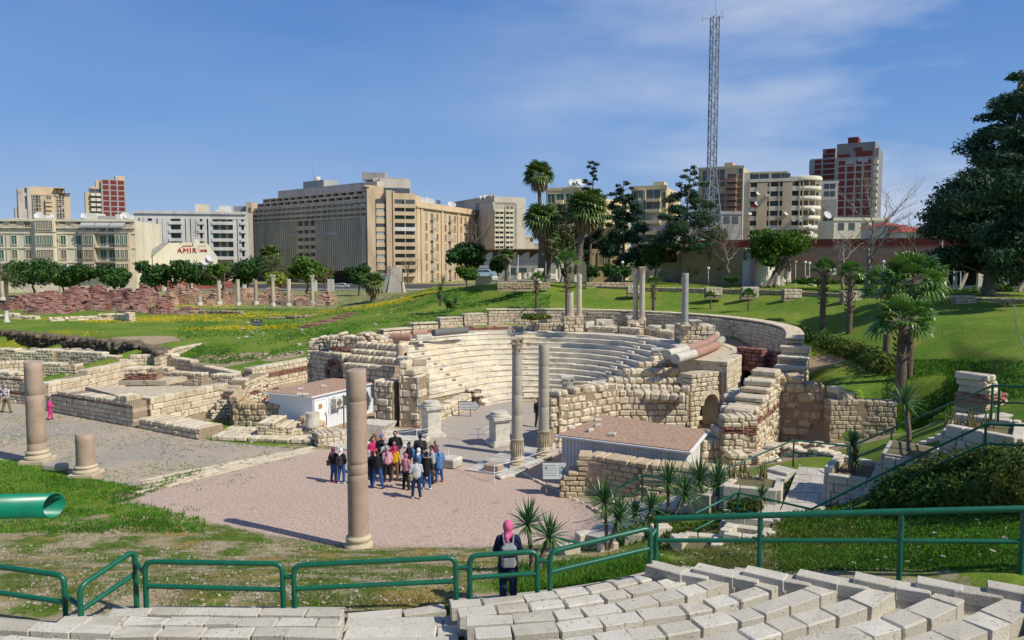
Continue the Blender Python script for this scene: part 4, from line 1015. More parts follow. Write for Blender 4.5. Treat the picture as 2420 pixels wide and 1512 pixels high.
for k in range(5): wall(mb, [(pp[0].x+k*.5,pp[0].y+k*1.5,1.8,2.75+.06*k),(pp[1].x+.2*k,pp[1].y+k*1.5,2.0,3.0+.08*k)], 1.4, .14, .34, .1, .06, .03, ((0,3),), seed=710+k, brickh=.13)
tag(mb.build('brick_ruin', [M_LIME,M_MORTAR,M_BRICK,M_DIRTTOP], None, pp[0]), 'heap of flat red bricks at the end of the flowery field', 'brick ruin')
for lab, seg, sd in (('grey rubble bank in the field left of the red brick heap', [(632,748,1.9,2.5),(700,747,2.0,2.65),(780,742,2.0,2.7)], 721),('low grey stone kerb crossing the field under the far columns', [(420,736,1.8,2.3),(470,733,1.8,2.4),(572,736,1.9,2.35)], 722),
 ('low white wall in front of the red brick baths, left part', [(-60,742,1.8,2.4),(40,743,1.8,2.5),(90,746,1.8,2.4)], 723),('low white wall in front of the red brick baths, right part', [(115,752,1.8,2.3),(200,745,1.8,2.5),(280,742,1.8,2.6),(312,738,1.8,3.0)], 724)):
 mb = MB(); wall(mb, TW(seg), .8, .3, .6, .1, .08, .08, seed=sd)
 tag(mb.build('low_wall', [M_LIME if sd > 722 else M_MORTAR]*3+[M_DIRTTOP], None, TW(seg)[0][:3]), lab, 'low wall')
# ------------------------------------------------------------------ modern stone seating under the viewer
def chaikin(P, n=2):
 for _ in range(n):
  Q = [P[0]]
  for a, b in zip(P, P[1:]): Q += [a*.75+b*.25, a*.25+b*.75]
  Q.append(P[-1]); P = Q
 return P
def bench_row(mb, far, z, wd, ht, blk, seed, hstep=True):
 """row of separate squared blocks; far = far edge (picture spots at height z), laid towards the viewer"""
 r = random.Random(seed); P = chaikin([W(x,y,z) for x,y in far]); L = [0]
 for a, b in zip(P,P[1:]): L.append(L[-1]+(b-a).length)
 tot = L[-1]; s = 0
 def at(s):
  i = 0
  while i < len(L)-2 and s > L[i+1]: i += 1
  return P[i].lerp(P[i+1], (s-L[i])/max(1e-6,L[i+1]-L[i])), (P[i+1]-P[i]).normalized()
 while s < tot-.1:
  e = min(tot, s+blk*r.uniform(.75,1.25))
  if tot-e < .25: e = tot
  p, d = at((s+e)/2); nx_, ny_ = d.y, -d.x
  w_ = wd*r.uniform(.97,1.03); dz = r.uniform(-.008,.008)
  mb.chamfer(p.x+nx_*w_/2, p.y+ny_*w_/2, z-ht/2+dz, d.x, d.y, (e-s)/2-.011, w_/2, ht/2, r.choice((.005,.008,.012,.028)), r.choice((.006,.012,.018)), 0, r)
  s = e
 # tread that the next row's feet rest on
 a, b = P[0], P[-1]
M_TREAD = mat('bench_tread', (0.42,0.39,0.32), None, (0.34,0.31,0.24), nscale=3, spot=(0.2,0.18,0.13), spot_scale=14, spot_lo=.62, bumpk=.6, bscale=25)
def tread(mb, far, z, wd, off):
 P = chaikin([W(x,y,z) for x,y in far]); n = len(P); A, B = [], []
 for i, p in enumerate(P):
  d = (P[min(i+1,n-1)]-P[max(i-1,0)]).normalized(); nv = Vector((d.y,-d.x,0)); A.append(p+nv*off); B.append(p+nv*(off+wd))
 vs = [(q.x,q.y,z) for q in A+B]+[(q.x,q.y,z-.5) for q in A+B]
 fs = [(i,i+1,n+i+1,n+i) for i in range(n-1)]+[(i,2*n+i,2*n+i+1,i+1) for i in range(n-1)]+[(n+i,n+i+1,3*n+i+1,3*n+i) for i in range(n-1)]+[(0,n,3*n,2*n),(n-1,3*n-1,4*n-1,2*n-1)]
 mb.add(vs, fs, 0)
LS = thing('stone_seating', 'left bank of pale stone bench rows behind the green fence, three rows in view', 'stone seating', W(500,1460,3.0))
rows = [([(268,1435),(420,1435),(620,1436),(815,1437)],3.25),([(150,1455),(300,1455),(560,1457),(812,1459)],3.27),([(-80,1456),(0,1463),(170,1474),(420,1481),(810,1483)],3.29),([(-120,1492),(0,1501),(200,1511),(450,1517),(808,1516)],3.32),([(-100,1535),(200,1550),(808,1552)],3.35)]
for i, (f, z) in enumerate(rows):
 mb = MB(); bench_row(mb, f, z, (.26,.28,.31,.33,.34)[i], .36, .66, 800+i); mb.build('bench_row', [M_BLOCK], LS)
 mb = MB(); tread(mb, f, z-.36, .95, -.05); mb.build('tread', [M_TREAD], LS)
RS = thing('stone_seating', 'right bank of pale stone bench rows curving up beside the stepped side wall', 'stone seating', W(1500,1460,3.3))
rrows = [
 [(1062,1419),(1170,1410),(1284,1398),(1372,1386),(1460,1370),(1543,1350)],
 [(1078,1437),(1190,1426),(1301,1417),(1355,1410),(1451,1395),(1547,1374),(1616,1355)],
 [(1100,1456),(1217,1449),(1330,1441),(1420,1430),(1498,1414),(1591,1393),(1655,1375),(1712,1359)],
 [(1118,1485),(1255,1474),(1380,1461),(1489,1444),(1606,1428),(1699,1408),(1766,1390),(1808,1366)],
 [(1140,1522),(1300,1510),(1450,1490),(1580,1470),(1690,1450),(1767,1433),(1863,1402),(1937,1375)],
 [(1180,1565),(1400,1545),(1580,1520),(1714,1492),(1796,1470),(1854,1454),(1953,1430),(2006,1413),(2064,1383)],
 [(1500,1590),(1700,1550),(1860,1515),(1944,1492),(2010,1476),(2062,1463),(2110,1446),(2155,1430),(2190,1413),(2217,1397)],
 [(1800,1600),(2000,1545),(2120,1515),(2192,1491),(2245,1472),(2290,1455),(2333,1436),(2370,1418),(2397,1404),(2440,1410)],
 [(2000,1640),(2200,1580),(2330,1540),(2420,1510),(2500,1480),(2600,1430)]]
RZ = [3.30+.075*i for i in range(9)]
for i, f in enumerate(rrows):
 mb = MB(); bench_row(mb, f, RZ[i], (.27,.29,.31,.33,.36,.39,.42,.44,.44)[i], .36, .64, 820+i); mb.build('bench_row', [M_BLOCK], RS)
 mb = MB(); tread(mb, f, RZ[i]-.33, 1.15, -.06); mb.build('tread', [M_TREAD], RS)
# steps between the bench ends and the side wall
mb = MB(); r = random.Random(5)
for i in range(len(rrows)-1):
 f = rrows[i]; z = RZ[i]-.30
 e = W(f[-1][0]+18, f[-1][1]+6, z+.1); e2 = W(f[-1][0]+18, f[-1][1]+6, z+.1)
 for k in range(3):
  c = e+Vector((.25+.42*k, .12-.10*k+.12, 0)); mb.chamfer(c.x, c.y, z-.08+.035*k, .95, -.3, .24, .26, .14, .02, .015, 0, r)
  c = e+Vector((.45+.42*k, -.28-.10*k, 0)); mb.chamfer(c.x, c.y, z-.06+.035*k, .95, -.3, .24, .2, .14, .02, .015, 0, r)
mb.build('step_flight', [M_BLOCK], RS)
# side wall: stepped coping of slanted blocks
mb = MB(); xs = [1540,1592,1648,1712,1765,1830,1888,1955,2020,2095,2165,2245,2330,2420,2520]
for i in range(len(xs)-1):
 t0 = (xs[i]-1540)/880; z = 3.52+.50*t0; y0 = 1322+52*t0+ (6 if i % 2 else 0); y1 = 1322+52*((xs[i+1]-1540)/880)
 a = W(xs[i], y0, z); b = W(xs[i+1]+34, y1+20, z-.02)
 d = (b-a).normalized(); ln = (b-a).length
 mb.chamfer((a.x+b.x)/2+d.y*.16, (a.y+b.y)/2-d.x*.16, z-.11-(.05 if i%2 else 0), d.x, d.y, ln/2-.012, .17, .11, .015, .008, 0)
 mb.chamfer((a.x+b.x)/2+d.y*.18, (a.y+b.y)/2-d.x*.18, z-.42, d.x, d.y, ln/2+.02, .14, .22, .015, .01, 0)
 mb.chamfer((a.x+b.x)/2+d.y*.18, (a.y+b.y)/2-d.x*.18, z-.85, d.x, d.y, ln/2+.02, .14, .22, .015, .01, 0)
mb.build('side_wall', [M_BLOCK], RS)
# stepped aisle between the banks, with its kerb
mb = MB()
for i, (y, z) in enumerate(((1459,2.95),(1482,3.03),(1506,3.11),(1535,3.19))):
 bench_row(mb, [(818,y),(940,y-2),(1085,y-6)], z, .55, .22, 1.5, 850+i)
tag(mb.build('aisle_steps', [M_BLOCK], None, W(950,1480,2.9)), 'shallow worn stone steps in the aisle between the two banks of benches', 'steps')
mb = MB(); bench_row(mb, [(820,1449),(900,1440),(985,1436),(1048,1425)], 2.95, .28, .25, 1.2, 860)
tag(mb.build('kerb_stones', [M_BLOCK], None, W(950,1440,2.9)), 'dusty kerb stones in the grass just beyond the aisle', 'kerb')
# ------------------------------------------------------------------ green tube fences
def bendy(pts, r_, bend=.12):
 """round the corners of a polyline"""
 out_ = [pts[0]]
 for i in range(1, len(pts)-1):
  a, p, b = pts[i-1], pts[i], pts[i+1]; k = min(bend, (a-p).length*.4, (b-p).length*.4)
  q0 = p+(a-p).normalized()*k; q1 = p+(b-p).normalized()*k
  for j in range(6):
   t = j/5; out_.append(q0*(1-t)**2+p*2*t*(1-t)+q1*t*t)
 out_.append(pts[-1]); return out_
def fence_panel(label, a, b, za, zb, lowa, lowb, closed=(True,True), bar=None, rad=.048):
 """a, b: top corners in the picture; za, zb their heights; low: drop to the lower rail; feet run into the ground"""
 A = W(a[0],a[1],za); B = W(b[0],b[1],zb); t = thing('fence_panel', label, 'fence', (A.x,A.y,za-1.0), 'green tube fence panels')
 pts = []
 if closed[0]: pts.append(A-Vector((0,0,1.15)))
 pts += [A, B]
 if closed[1]: pts.append(B-Vector((0,0,1.15)))
 mb = MB(); mb.tube(bendy(pts, rad, .16), rad, 12); mb.build('frame_tube', M_GREENP, t)
 mb = MB(); mb.tube([A-Vector((0,0,lowa)), B-Vector((0,0,lowb))], rad*.92, 12); mb.build('lower_rail', M_GREENP, t)
 return t, A, B
def link(t, P, Q, rad=.042):
 mb = MB(); mb.tube([P, Q], rad, 10); mb.build('connector', M_GREENP, t)
pn = []
pn.append(fence_panel('leftmost green fence panel cut by the left edge of the view', (-60,1331), (151,1360), 3.9, 3.85, .48, .48, (False,True)))
pn.append(fence_panel('short green fence panel slanting away on the far left', (188,1386), (318,1300), 3.78, 4.0, .42, .44))
pn.append(fence_panel('level green fence panel left of the nearest column', (342,1327), (667,1332), 3.92, 3.90, .45, .48))
pn.append(fence_panel('long green fence panel below the nearest column', (694,1336), (1077,1317), 3.88, 3.95, .43, .44))
pn.append(fence_panel('short green fence panel the woman leans on', (1110,1313), (1270,1303), 3.97, 4.0, .41, .41))
pn.append(fence_panel('green fence panel sloping up right of the leaning woman', (1300,1304), (1537,1247), 4.0, 4.22, .38, .40))
for i, dz in enumerate((.35,.22,.22,.2,.17)):
 t, A, B = pn[i]; A2 = pn[i+1][1]
 link(t, B-Vector((0,0,dz)), A2-Vector((0,0,dz)))
t = thing('handrail', 'long straight green handrail above the right bank of benches', 'handrail', W(1552,1315,3.35))
TP = [W(1551,1226,4.33), W(1797,1218,4.55), W(2131,1209,4.84), W(2420,1202,5.06), W(2600,1197,5.2)]
mb = MB(); mb.tube(TP, .058, 12); mb.build('top_rail', M_GREENP, t)
mb = MB(); LP = [Vector((q.x,q.y,ZAT(y_,q.y))) for q,y_ in zip(TP,(1277,1277,1278,1280,1281))]
mb.tube([Vector((TP[i].x,TP[i].y,LP[i].z)) for i in range(5)], .042, 12); mb.build('lower_rail', M_GREENP, t)
for i in (0,1,2,3,4):
 mb = MB(); mb.tube([TP[i], TP[i]-Vector((0,0,1.35))], .048, 12); mb.build('post', M_GREENP, t)
link(t, pn[-1][2]-Vector((0,0,.2)), TP[0]-Vector((0,0,.2)))
t = thing('green_pipe', 'fat green painted pipe with an open end sticking in from the left edge', 'pipe', D(-400,1200,9.6))
E = D(128,1194,9.5); S = D(-420,1206,9.55); d = (E-S).normalized(); mb = MB()
rings = []; n = 32
e1 = d.cross(Vector((0,0,1))).normalized(); e2 = d.cross(e1)
for (p, rr) in ((S,.155),(E,.155),(E,.145),(S,.145)): rings += [tuple(p+e1*math.cos(6.2832*k/n)*rr+e2*math.sin(6.2832*k/n)*rr+ (-d*.05*math.cos(6.2832*k/n) if p is E else Vector((0,0,0)))) for k in range(n)]
mb.add(rings, [(j*n+k, j*n+(k+1)%n, (j+1)*n+(k+1)%n, (j+1)*n+k) for j in range(3) for k in range(n)], 0, True)
mb.build('pipe_tube', mat('green_pipe_paint', (0.0,0.20,0.115), None, (0.0,0.15,0.085), nscale=4, rough=.35, spec=.5), t)
mb = MB(); mb.tube([S+d*.6-Vector((0,0,.1)), Vector(((S+d*.6).x,(S+d*.6).y,3.3))], .08, 12); mb.build('post', M_GREENP, t)
# ------------------------------------------------------------------ garden: stairs, planters, railings on the right
def rail_run(name, label, pts, drop, posts, rad=.032, group='thin green garden railings'):
 P = [W(x,y,z) for x,y,z in pts]; t = thing(name, label, 'railing', P[0]-Vector((0,0,.95)), group)
 mb = MB(); mb.tube(P, rad, 8); mb.build('top_rail', M_GREENP, t)
 mb = MB(); mb.tube([p-Vector((0,0,drop)) for p in P], rad*.8, 8); mb.build('lower_rail', M_GREENP, t)
 for k in posts:
  i = int(k); f = k-i; q = P[i] if f == 0 else P[i].lerp(P[i+1], f)
  mb = MB(); mb.tube([q, q-Vector((0,0,.98))], rad, 8); mb.build('post', M_GREENP, t)
 return t
rail_run('railing', 'lower green railing in front of the plaque wall', [(1432,1166,1.25),(1518,1124,1.9),(1632,1142,1.9),(1660,1152,1.8)], .45, (1,2))
rail_run('railing', 'far green railing climbing past the landing to the upper right', [(1688,1118,2.0),(1760,1088,2.35),(1876,1040,2.8),(2004,1054,2.8)], .45, (1,2,3))
rail_run('railing', 'upper green railing climbing beside the small brick ruin', [(2008,1056,2.9),(2180,982,4.4),(2346,911,5.9),(2362,911,5.95),(2520,918,6.0)], .45, (.6,2,3))
rail_run('railing', 'near green railing dipping to the paved landing and up to the hedge', [(1642,1214,2.6),(1744,1164,2.8),(1918,1203,2.9),(2040,1142,3.7),(2180,1072,4.6),(2330,1002,5.6),(2520,1008,5.7)], .45, (1,2,5))
rail_run('railing', 'short green railing low behind the yucca by the leaning woman', [(1308,1269,1.6),(1372,1285,1.5)], .5, (0,))
M_PAVE = mat('pale_paving', (0.54,0.50,0.42), (0.46,0.42,0.34), (0.40,0.365,0.29), nscale=2, spot=(.27,.24,.18), spot_scale=9, spot_lo=.62, rough=.7, bumpk=.3, bscale=20)
def paveq(name, quad, z, nx_, ny_):
 mb = MB(); Q = [W(x,y,zz) for (x,y),zz in zip(quad, z if isinstance(z,(list,tuple)) else [z]*4)]
 for i in range(nx_):
  for j in range(ny_):
   of = .5/nx_ if j % 2 else 0
   def pt(u, v): return (Q[0]*(1-u)+Q[1]*u)*(1-v) + (Q[3]*(1-u)+Q[2]*u)*v
   u0, u1 = max(0,min(1,(i)/nx_+of)), min(1,(i+1)/nx_+of)
   if i == 0 and of:
    q = [pt(0,j/ny_+.006),pt(of-.004,j/ny_+.006),pt(of-.004,(j+1)/ny_-.006),pt(0,(j+1)/ny_-.006)]
    mb.hexa([(p.x,p.y,p.z-.25) for p in q]+[(p.x,p.y,p.z) for p in q])
   if u1-u0 < .02: continue
   q = [pt(u0+.004,j/ny_+.006),pt(u1-.004,j/ny_+.006),pt(u1-.004,(j+1)/ny_-.006),pt(u0+.004,(j+1)/ny_-.006)]
   dz = rnd.uniform(-.003,.003); mb.hexa([(p.x,p.y,p.z-.25) for p in q]+[(p.x,p.y,p.z+dz) for p in q])
 return tag(mb.build(name, [M_PAVE]), kind='structure')
paveq('landing_paving', [(1842,1212),(1950,1212),(1955,1106),(1888,1102)], 1.95, 3, 5)
paveq('landing_paving', [(1842,1212),(1700,1236),(1790,1192),(1850,1180)], 1.90, 3, 2)
paveq('path_paving', [(1375,1262),(1460,1282),(1560,1195),(1500,1178)], [.55,.7,1.1,.95], 2, 6)
paveq('path_paving', [(1556,1198),(1640,1208),(1645,1178),(1585,1170)], [1.1,1.45,1.5,1.1], 2, 3)
def flight(label, a, b, z0, z1, n, wd, side):
 """flight of steps from picture spot a (height z0) up to b (height z1)"""
 A, B = W(a[0],a[1],z0), W(b[0],b[1],z1); d = (B-A); d.z = 0; L = d.length; d.normalize(); s = Vector((-d.y,d.x,0))*side
 mb = MB()
 for i in range(n):
  c = A + d*(L*(i+.5)/n) + s*wd/2; z = z0+(z1-z0)*(i+1)/n
  mb.chamfer(c.x,c.y,z-.35,d.x,d.y,L/n/2+.03,wd/2,.35,.015,.006)
 return tag(mb.build('stair', [M_PAVE], None, A), label, 'stairs')
flight('steps rising from the landing beside the hedge to the upper right', (1985,1196), (2300,1040), 2.0, 4.55, 15, 1.3, 1)
flight('steps behind the stone planters climbing to the small brick ruin', (2120,1078), (2330,985), 2.9, 4.8, 11, 1.1, 1)
flight('short steps from the gravel path up to the landing', (1640,1192), (1712,1150), 1.2, 2.0, 5, 1.2, -1)
flight('low steps at the far left side of the landing', (1782,1176), (1885,1110), 1.5, 1.98, 4, .8, 1)
M_PLANT = mat('planter_stone', (0.60,0.55,0.44), (0.48,0.43,0.33), (0.52,0.46,0.35), nscale=1.5, spot=(0.25,0.2,0.14), spot_scale=7, spot_lo=.61, rough=.8, bumpk=.5, bdist=.02)
def planter(label, quad, z0, zt):
 """quad: top outline in the picture at height zt: front-left, front-right, back-right, back-left"""
 Q = [W(x,y,zt) for x,y in quad]; t = thing('stone_planter', label, 'planter', (Q[0].x,Q[0].y,z0), 'planters of big stone blocks beside the stairs')
 mb = MB(); c = sum(Q, Vector())/4
 for i in range(4):
  a, b = Q[i], Q[(i+1)%4]; a = a+(c-a).normalized()*.12; b = b+(c-b).normalized()*.12
  wall(mb, [(a.x,a.y,z0,zt),(b.x,b.y,z0,zt)], .26, .34, .68, 0, .008, .018, seed=int(a.x*100)&255, core=True)
 mb.build('block_wall', [M_PLANT, M_TREAD, M_PLANT, M_PLANT], t)
 mb = MB(); mb.poly([tuple((q+(c-q).normalized()*.2)[:2]) for q in Q], z0, zt-.10); mb.build('soil', mat('planter_soil', (.17,.125,.075), None, (.10,.12,.04), nscale=5, bumpk=.8), t)
 return c
PC = [planter('stone block planter with dry spiky stalks left of the landing', [(1702,1146),(1842,1160),(1852,1128),(1752,1110)], .9, 2.35),
 planter('stone block planter with a small yucca at the near left of the landing', [(1702,1226),(1838,1240),(1850,1215),(1715,1200)], 1.5, 2.35),
 planter('stone block planter holding the middle yucca right of the landing', [(1950,1112),(2075,1130),(2090,1098),(1985,1078)], 1.3, 2.95),
 planter('stone block planter holding the tall yucca on the stairs', [(2084,1062),(2228,1084),(2235,1052),(2105,1030)], 2.0, 3.85),
 planter('stone block planter with dead stalks at the top of the stairs', [(2226,1008),(2410,1042),(2420,1000),(2250,980)], 2.9, 4.9),
 planter('low stone planter behind the long handrail', [(1700,1262),(1790,1276),(1835,1255),(1725,1240)], 1.9, 2.55),
 planter('low stone planter of pale blocks under the yuccas', [(1590,1290),(1700,1300),(1710,1270),(1610,1262)], 1.8, 2.35),
 planter('stone block planter under the big yuccas by the plaque wall', [(1610,1168),(1702,1188),(1700,1150),(1635,1135)], .9, 1.75)]
# loose squared stones along the near edge of the garden
for i, (x, y, a) in enumerate(((1345,1308,.3),(1436,1300,.2),(1500,1278,-.2),(1612,1288,.1),(1382,1275,.4),(1560,1262,.2))):
 p = hit(x, y); b = MB(); b.chamfer(p.x,p.y,p.z+.08,math.cos(a),math.sin(a),.28,.18,.18,.03,.02)
 tag(b.build('loose_stone', [M_PLANT], None, p), ('pale squared stone lying among the yuccas: ' + ('nearest the leaning woman','beside the railing foot','half hidden in weeds','behind the handrail post','on the edge of the gravel','under the tall leaves')[i]).replace(':',','), 'stone', 'loose squared stones in the garden')
# ------------------------------------------------------------------ the two gravel-roofed cabins
def cabin(name, label, roof, zr, z0, over=.15):
 Q = [W(x,y,zr) for x,y in roof]       # front-left, back-left, back-right, front-right
 t = thing(name, label, 'cabin', (Q[0].x,Q[0].y,z0)); c = sum(Q, Vector())/4
 return t, Q, c
def shrink(Q, c, k): return [c+(q-c)*(1-k/((q-c).length)) for q in Q]
t, Q, c = cabin('cabin', 'low grey metal cabin with pink gravel roof behind the plaque wall', [(1312,1028),(1424,980),(1676,1018),(1634,1068)], 2.05, 0)
I = shrink(Q, c, .28)
mb = MB(); mb.poly([tuple(q[:2]) for q in I], 0, 1.95)
for i in (3,):       # ribs of the front panel
 a, b = I[3], I[0]; d = (b-a); L = d.length; d.normalize(); n = int(L/.16)
 nv = Vector((-d.y,d.x,0)); nv = nv if nv.dot(a-c) > 0 else -nv
 for k in range(n): p = a+d*(k+.5)*L/n+nv*.012; mb.chamfer(p.x,p.y,.97,d.x,d.y,.02,.02,.95,.005)
mb.build('wall', mat('pale_cladding',(0.66,0.65,0.62),None,(0.56,0.55,0.52),nscale=2,rough=.6), t)
mb = MB(); mb.poly([tuple(q[:2]) for q in Q], 1.96, 2.03); mb.build('roof_edge', M_WHITEP, t)
mb = MB(); mb.poly([tuple(q[:2]) for q in shrink(Q, c, .12)], 2.03, 2.075); mb.build('roof_gravel', M_GRAVELROOF, t)
for lab, x, y, a in (('white stone on the gravel roof nearest its left corner',1351,1014,.3),('white brick on the gravel roof nearest the back edge',1413,995,.1),('white brick left of the middle of the gravel roof',1412,1008,.2),('little round stone on the gravel roof',1394,1020,.8),('pale brick nearest the front edge of the gravel roof',1446,1030,-.3)):
 slab('roof_stone', lab, x, y, 2.075, .30, .17, .13, M_MARBLE, a, 'stone', 'loose stones holding down the gravel roof', c=.02)
t, Q, c = cabin('cabin', 'white clad cabin with door and air conditioner under a pink gravel roof', [(736,937),(622,926),(787,893),(895,901)], 2.0, 0)
QB = [W(767,1021,0), None, None, W(893,992,0)]
mb = MB()
F0, F1 = Q[0], Q[3]; I = shrink(Q, c, .30); mb.poly([tuple(q[:2]) for q in I], -.05, 1.9)
a, b = I[0].copy(), I[3].copy(); a.z = b.z = 0; d = (b-a); L = d.length; d.normalize(); nv = Vector((d.y,-d.x,0))
for k in range(int(L/.15)): p = a+d*(k+.5)*.15+nv*.01; mb.chamfer(p.x,p.y,.94,d.x,d.y,.022,.018,.93,.005)
mb.build('wall', M_WHITEP, t)
mb = MB(); mb.poly([tuple(q[:2]) for q in Q], 1.91, 1.97); mb.build('roof_edge', M_WHITEP, t)
mb = MB(); mb.poly([tuple(q[:2]) for q in shrink(Q, c, .1)], 1.97, 2.02); mb.build('roof_gravel', M_GRAVELROOF, t)
def onwall(mb, u0, u1, z0, z1, o0, o1, mi=0): mb.obox((a.x,a.y), (d.x,d.y), (nv.x,nv.y), (u0,u1), (o0,o1), z0, z1, mi)
dr = MB(); onwall(dr, .10, 1.0, .05, 1.68, .03, .06); door = dr.build('door', mat('door_white', (0.78,0.78,0.77), rough=.4), t)
h = MB(); onwall(h, .90, .93, .75, .95, .06, .10); onwall(h,.82,.93,.86,.89,.09,.11); h.build('handle', M_STEEL, door)
h = MB(); onwall(h, .38, .66, 1.20, 1.45, .062, .07); h.build('door_sign', mat('brown_notice', (0.42,0.22,0.08)), door)
f = MB(); onwall(f,.04,.10,.03,1.74,.03,.08); onwall(f,1.0,1.06,.03,1.74,.03,.08); onwall(f,.04,1.06,1.68,1.74,.032,.082); f.build('door_frame', M_WHITEP, door)
for u in (2.05, 3.9):
 wn = MB(); onwall(wn,u,u+.65,1.0,1.6,.03,.05); w_ = wn.build('window', M_GLASS, t)
 f = MB()
 for (x0,x1,z0_,z1_) in ((u-.05,u,.95,1.65),(u+.65,u+.7,.95,1.65),(u,u+.65,.95,1.0),(u,u+.65,1.6,1.65),(u+.30,u+.35,1.0,1.6)): onwall(f,x0,x1,z0_,z1_,.03,.09)
 f.build('frame', M_WHITEP, w_)
ac = thing('air_conditioner', 'white air conditioner box hung on the white cabin wall', 'air conditioner', a+d*1.75+nv*.3+Vector((0,0,1.2)))
m_ = MB(); onwall(m_,1.4,2.05,1.12,1.62,.10,.42); m_.build('casing', mat('ac_beige',(0.62,0.60,0.53),rough=.5), ac)
m_ = MB(); P = a+d*1.66+nv*.44+Vector((0,0,1.37));
for rr in (.08,.14,.20): m_.tube([P+d*rr*math.cos(i*.3927)+Vector((0,0,rr*math.sin(i*.3927))) for i in range(17)], .008, 5)
for i in range(4): m_.tube([P+d*.2*math.cos(i*.785)+Vector((0,0,.2*math.sin(i*.785))), P-d*.2*math.cos(i*.785)-Vector((0,0,.2*math.sin(i*.785)))], .007, 5)
m_.build('fan_grille', M_INK, ac)
m_ = MB(); onwall(m_,1.42,1.46,1.0,1.12,.03,.42); onwall(m_,1.98,2.02,1.0,1.12,.03,.42); m_.build('bracket', M_GREYP, ac)
m_ = MB(); q = a+d*1.4+nv*.1+Vector((0,0,1.3)); m_.tube(chaikin([q, q-d*.15+Vector((0,0,.3)), q+d*.2+Vector((0,0,.5)), q+d*.4+Vector((0,0,.35))]), .02, 6); m_.tube(chaikin([q, q-d*.2-Vector((0,0,.2)), q-d*.1-Vector((0,0,.6))]), .015, 6); m_.build('hose', M_WHITEP, ac)
for lab, x, y in (('white brick left on the cabin roof edge',708,934),('pale brick beside it near the roof corner',722,934),('white brick standing alone on the left of the cabin roof',710,921),('white brick on the middle of the cabin roof',765,914)):
 slab('roof_brick', lab, x, y, 2.02, .28, .16, .12, M_MARBLE, .2, 'brick', 'loose bricks on the white cabin roof', c=.015)
p = W(813,1018,0)
mb = MB(); mb.tube([(p.x,p.y,0),(p.x,p.y,2.0)], .04, 8)
tag(mb.build('pole', M_RUST, None, p), 'thin rusty pole in front of the white cabin wall', 'pole')
# ------------------------------------------------------------------ vegetation
def leafmat(name, c1, c2, c3=None, rough=.6, spec=.2, trans=0.25, ns=.35):
 m, t, b = base_mat(name, rough, spec)
 col = mixc(t, ramp(t, island(t), 0, 1), c1, c2)
 if c3: col = mixc(t, ramp(t, noise(t, ns, 3, .5), .45, .65), col, c3)
 t.links.new(col, b.inputs['Base Color'])
 if trans:
  tr = t.nodes.new('ShaderNodeBsdfTranslucent'); t.links.new(col, tr.inputs[0]); mx = t.nodes.new('ShaderNodeMixShader'); mx.inputs[0].default_value = trans
  o = t.nodes['Material Output']; t.links.new(b.outputs[0], mx.inputs[1]); t.links.new(tr.outputs[0], mx.inputs[2]); t.links.new(mx.outputs[0], o.inputs[0])
 return m
L_FICUS = leafmat('ficus_leaves', (0.030,0.085,0.018), (0.060,0.135,0.022), (0.022,0.065,0.016))
L_BRIGHT = leafmat('bright_leaves', (0.06,0.14,0.014), (0.11,0.20,0.02), (0.05,0.11,0.015))
L_YEL = leafmat('yellow_green_leaves', (0.18,0.23,0.03), (0.25,0.28,0.04))
L_CONIFER = leafmat('conifer_needles', (0.032,0.074,0.034), (0.065,0.125,0.05), (0.024,0.056,0.03), trans=.2)
L_CYP = leafmat('cypress_needles', (0.022,0.060,0.030), (0.044,0.100,0.045), (0.012,0.036,0.02), trans=.1)
L_HEDGE = leafmat('hedge_leaves', (0.035,0.09,0.014), (0.08,0.15,0.022), (0.16,0.17,0.03))
L_PALM = leafmat('palm_fronds', (0.075,0.135,0.025), (0.16,0.215,0.045), trans=.2, rough=.4, spec=.5)
L_PALMB = leafmat('bright_palm_fronds', (0.065,0.165,0.025), (0.13,0.24,0.04), trans=.25, rough=.3, spec=.6)
L_DEAD = leafmat('dead_fronds', (0.22,0.15,0.075), (0.32,0.24,0.13), trans=.1)
L_YUCCA = leafmat('yucca_blades', (0.045,0.12,0.035), (0.09,0.18,0.05), trans=.15, rough=.35, spec=.5)
L_OLIVE = leafmat('olive_leaves', (0.075,0.095,0.035), (0.12,0.13,0.05), trans=.15)
L_COVER = leafmat('ground_cover_leaves', (0.08,0.21,0.02), (0.15,0.30,0.035), (0.06,0.16,0.018), rough=.35, spec=.5)
L_GRASS = leafmat('grass_blades', (0.085,0.15,0.025), (0.16,0.22,0.045), (0.23,0.19,0.065), ns=.6)
M_BARK = mat('grey_bark', (0.20,0.165,0.12), None, (0.13,0.10,0.075), nscale=4, bumpk=.8)
M_BARKP = mat('palm_bark', (0.115,0.088,0.062), None, (0.19,0.15,0.105), nscale=5, bumpk=1.0, bdist=.04)
M_BARKL = mat('pale_bark', (0.33,0.29,0.235), None, (0.21,0.18,0.14), nscale=2, bumpk=.6)
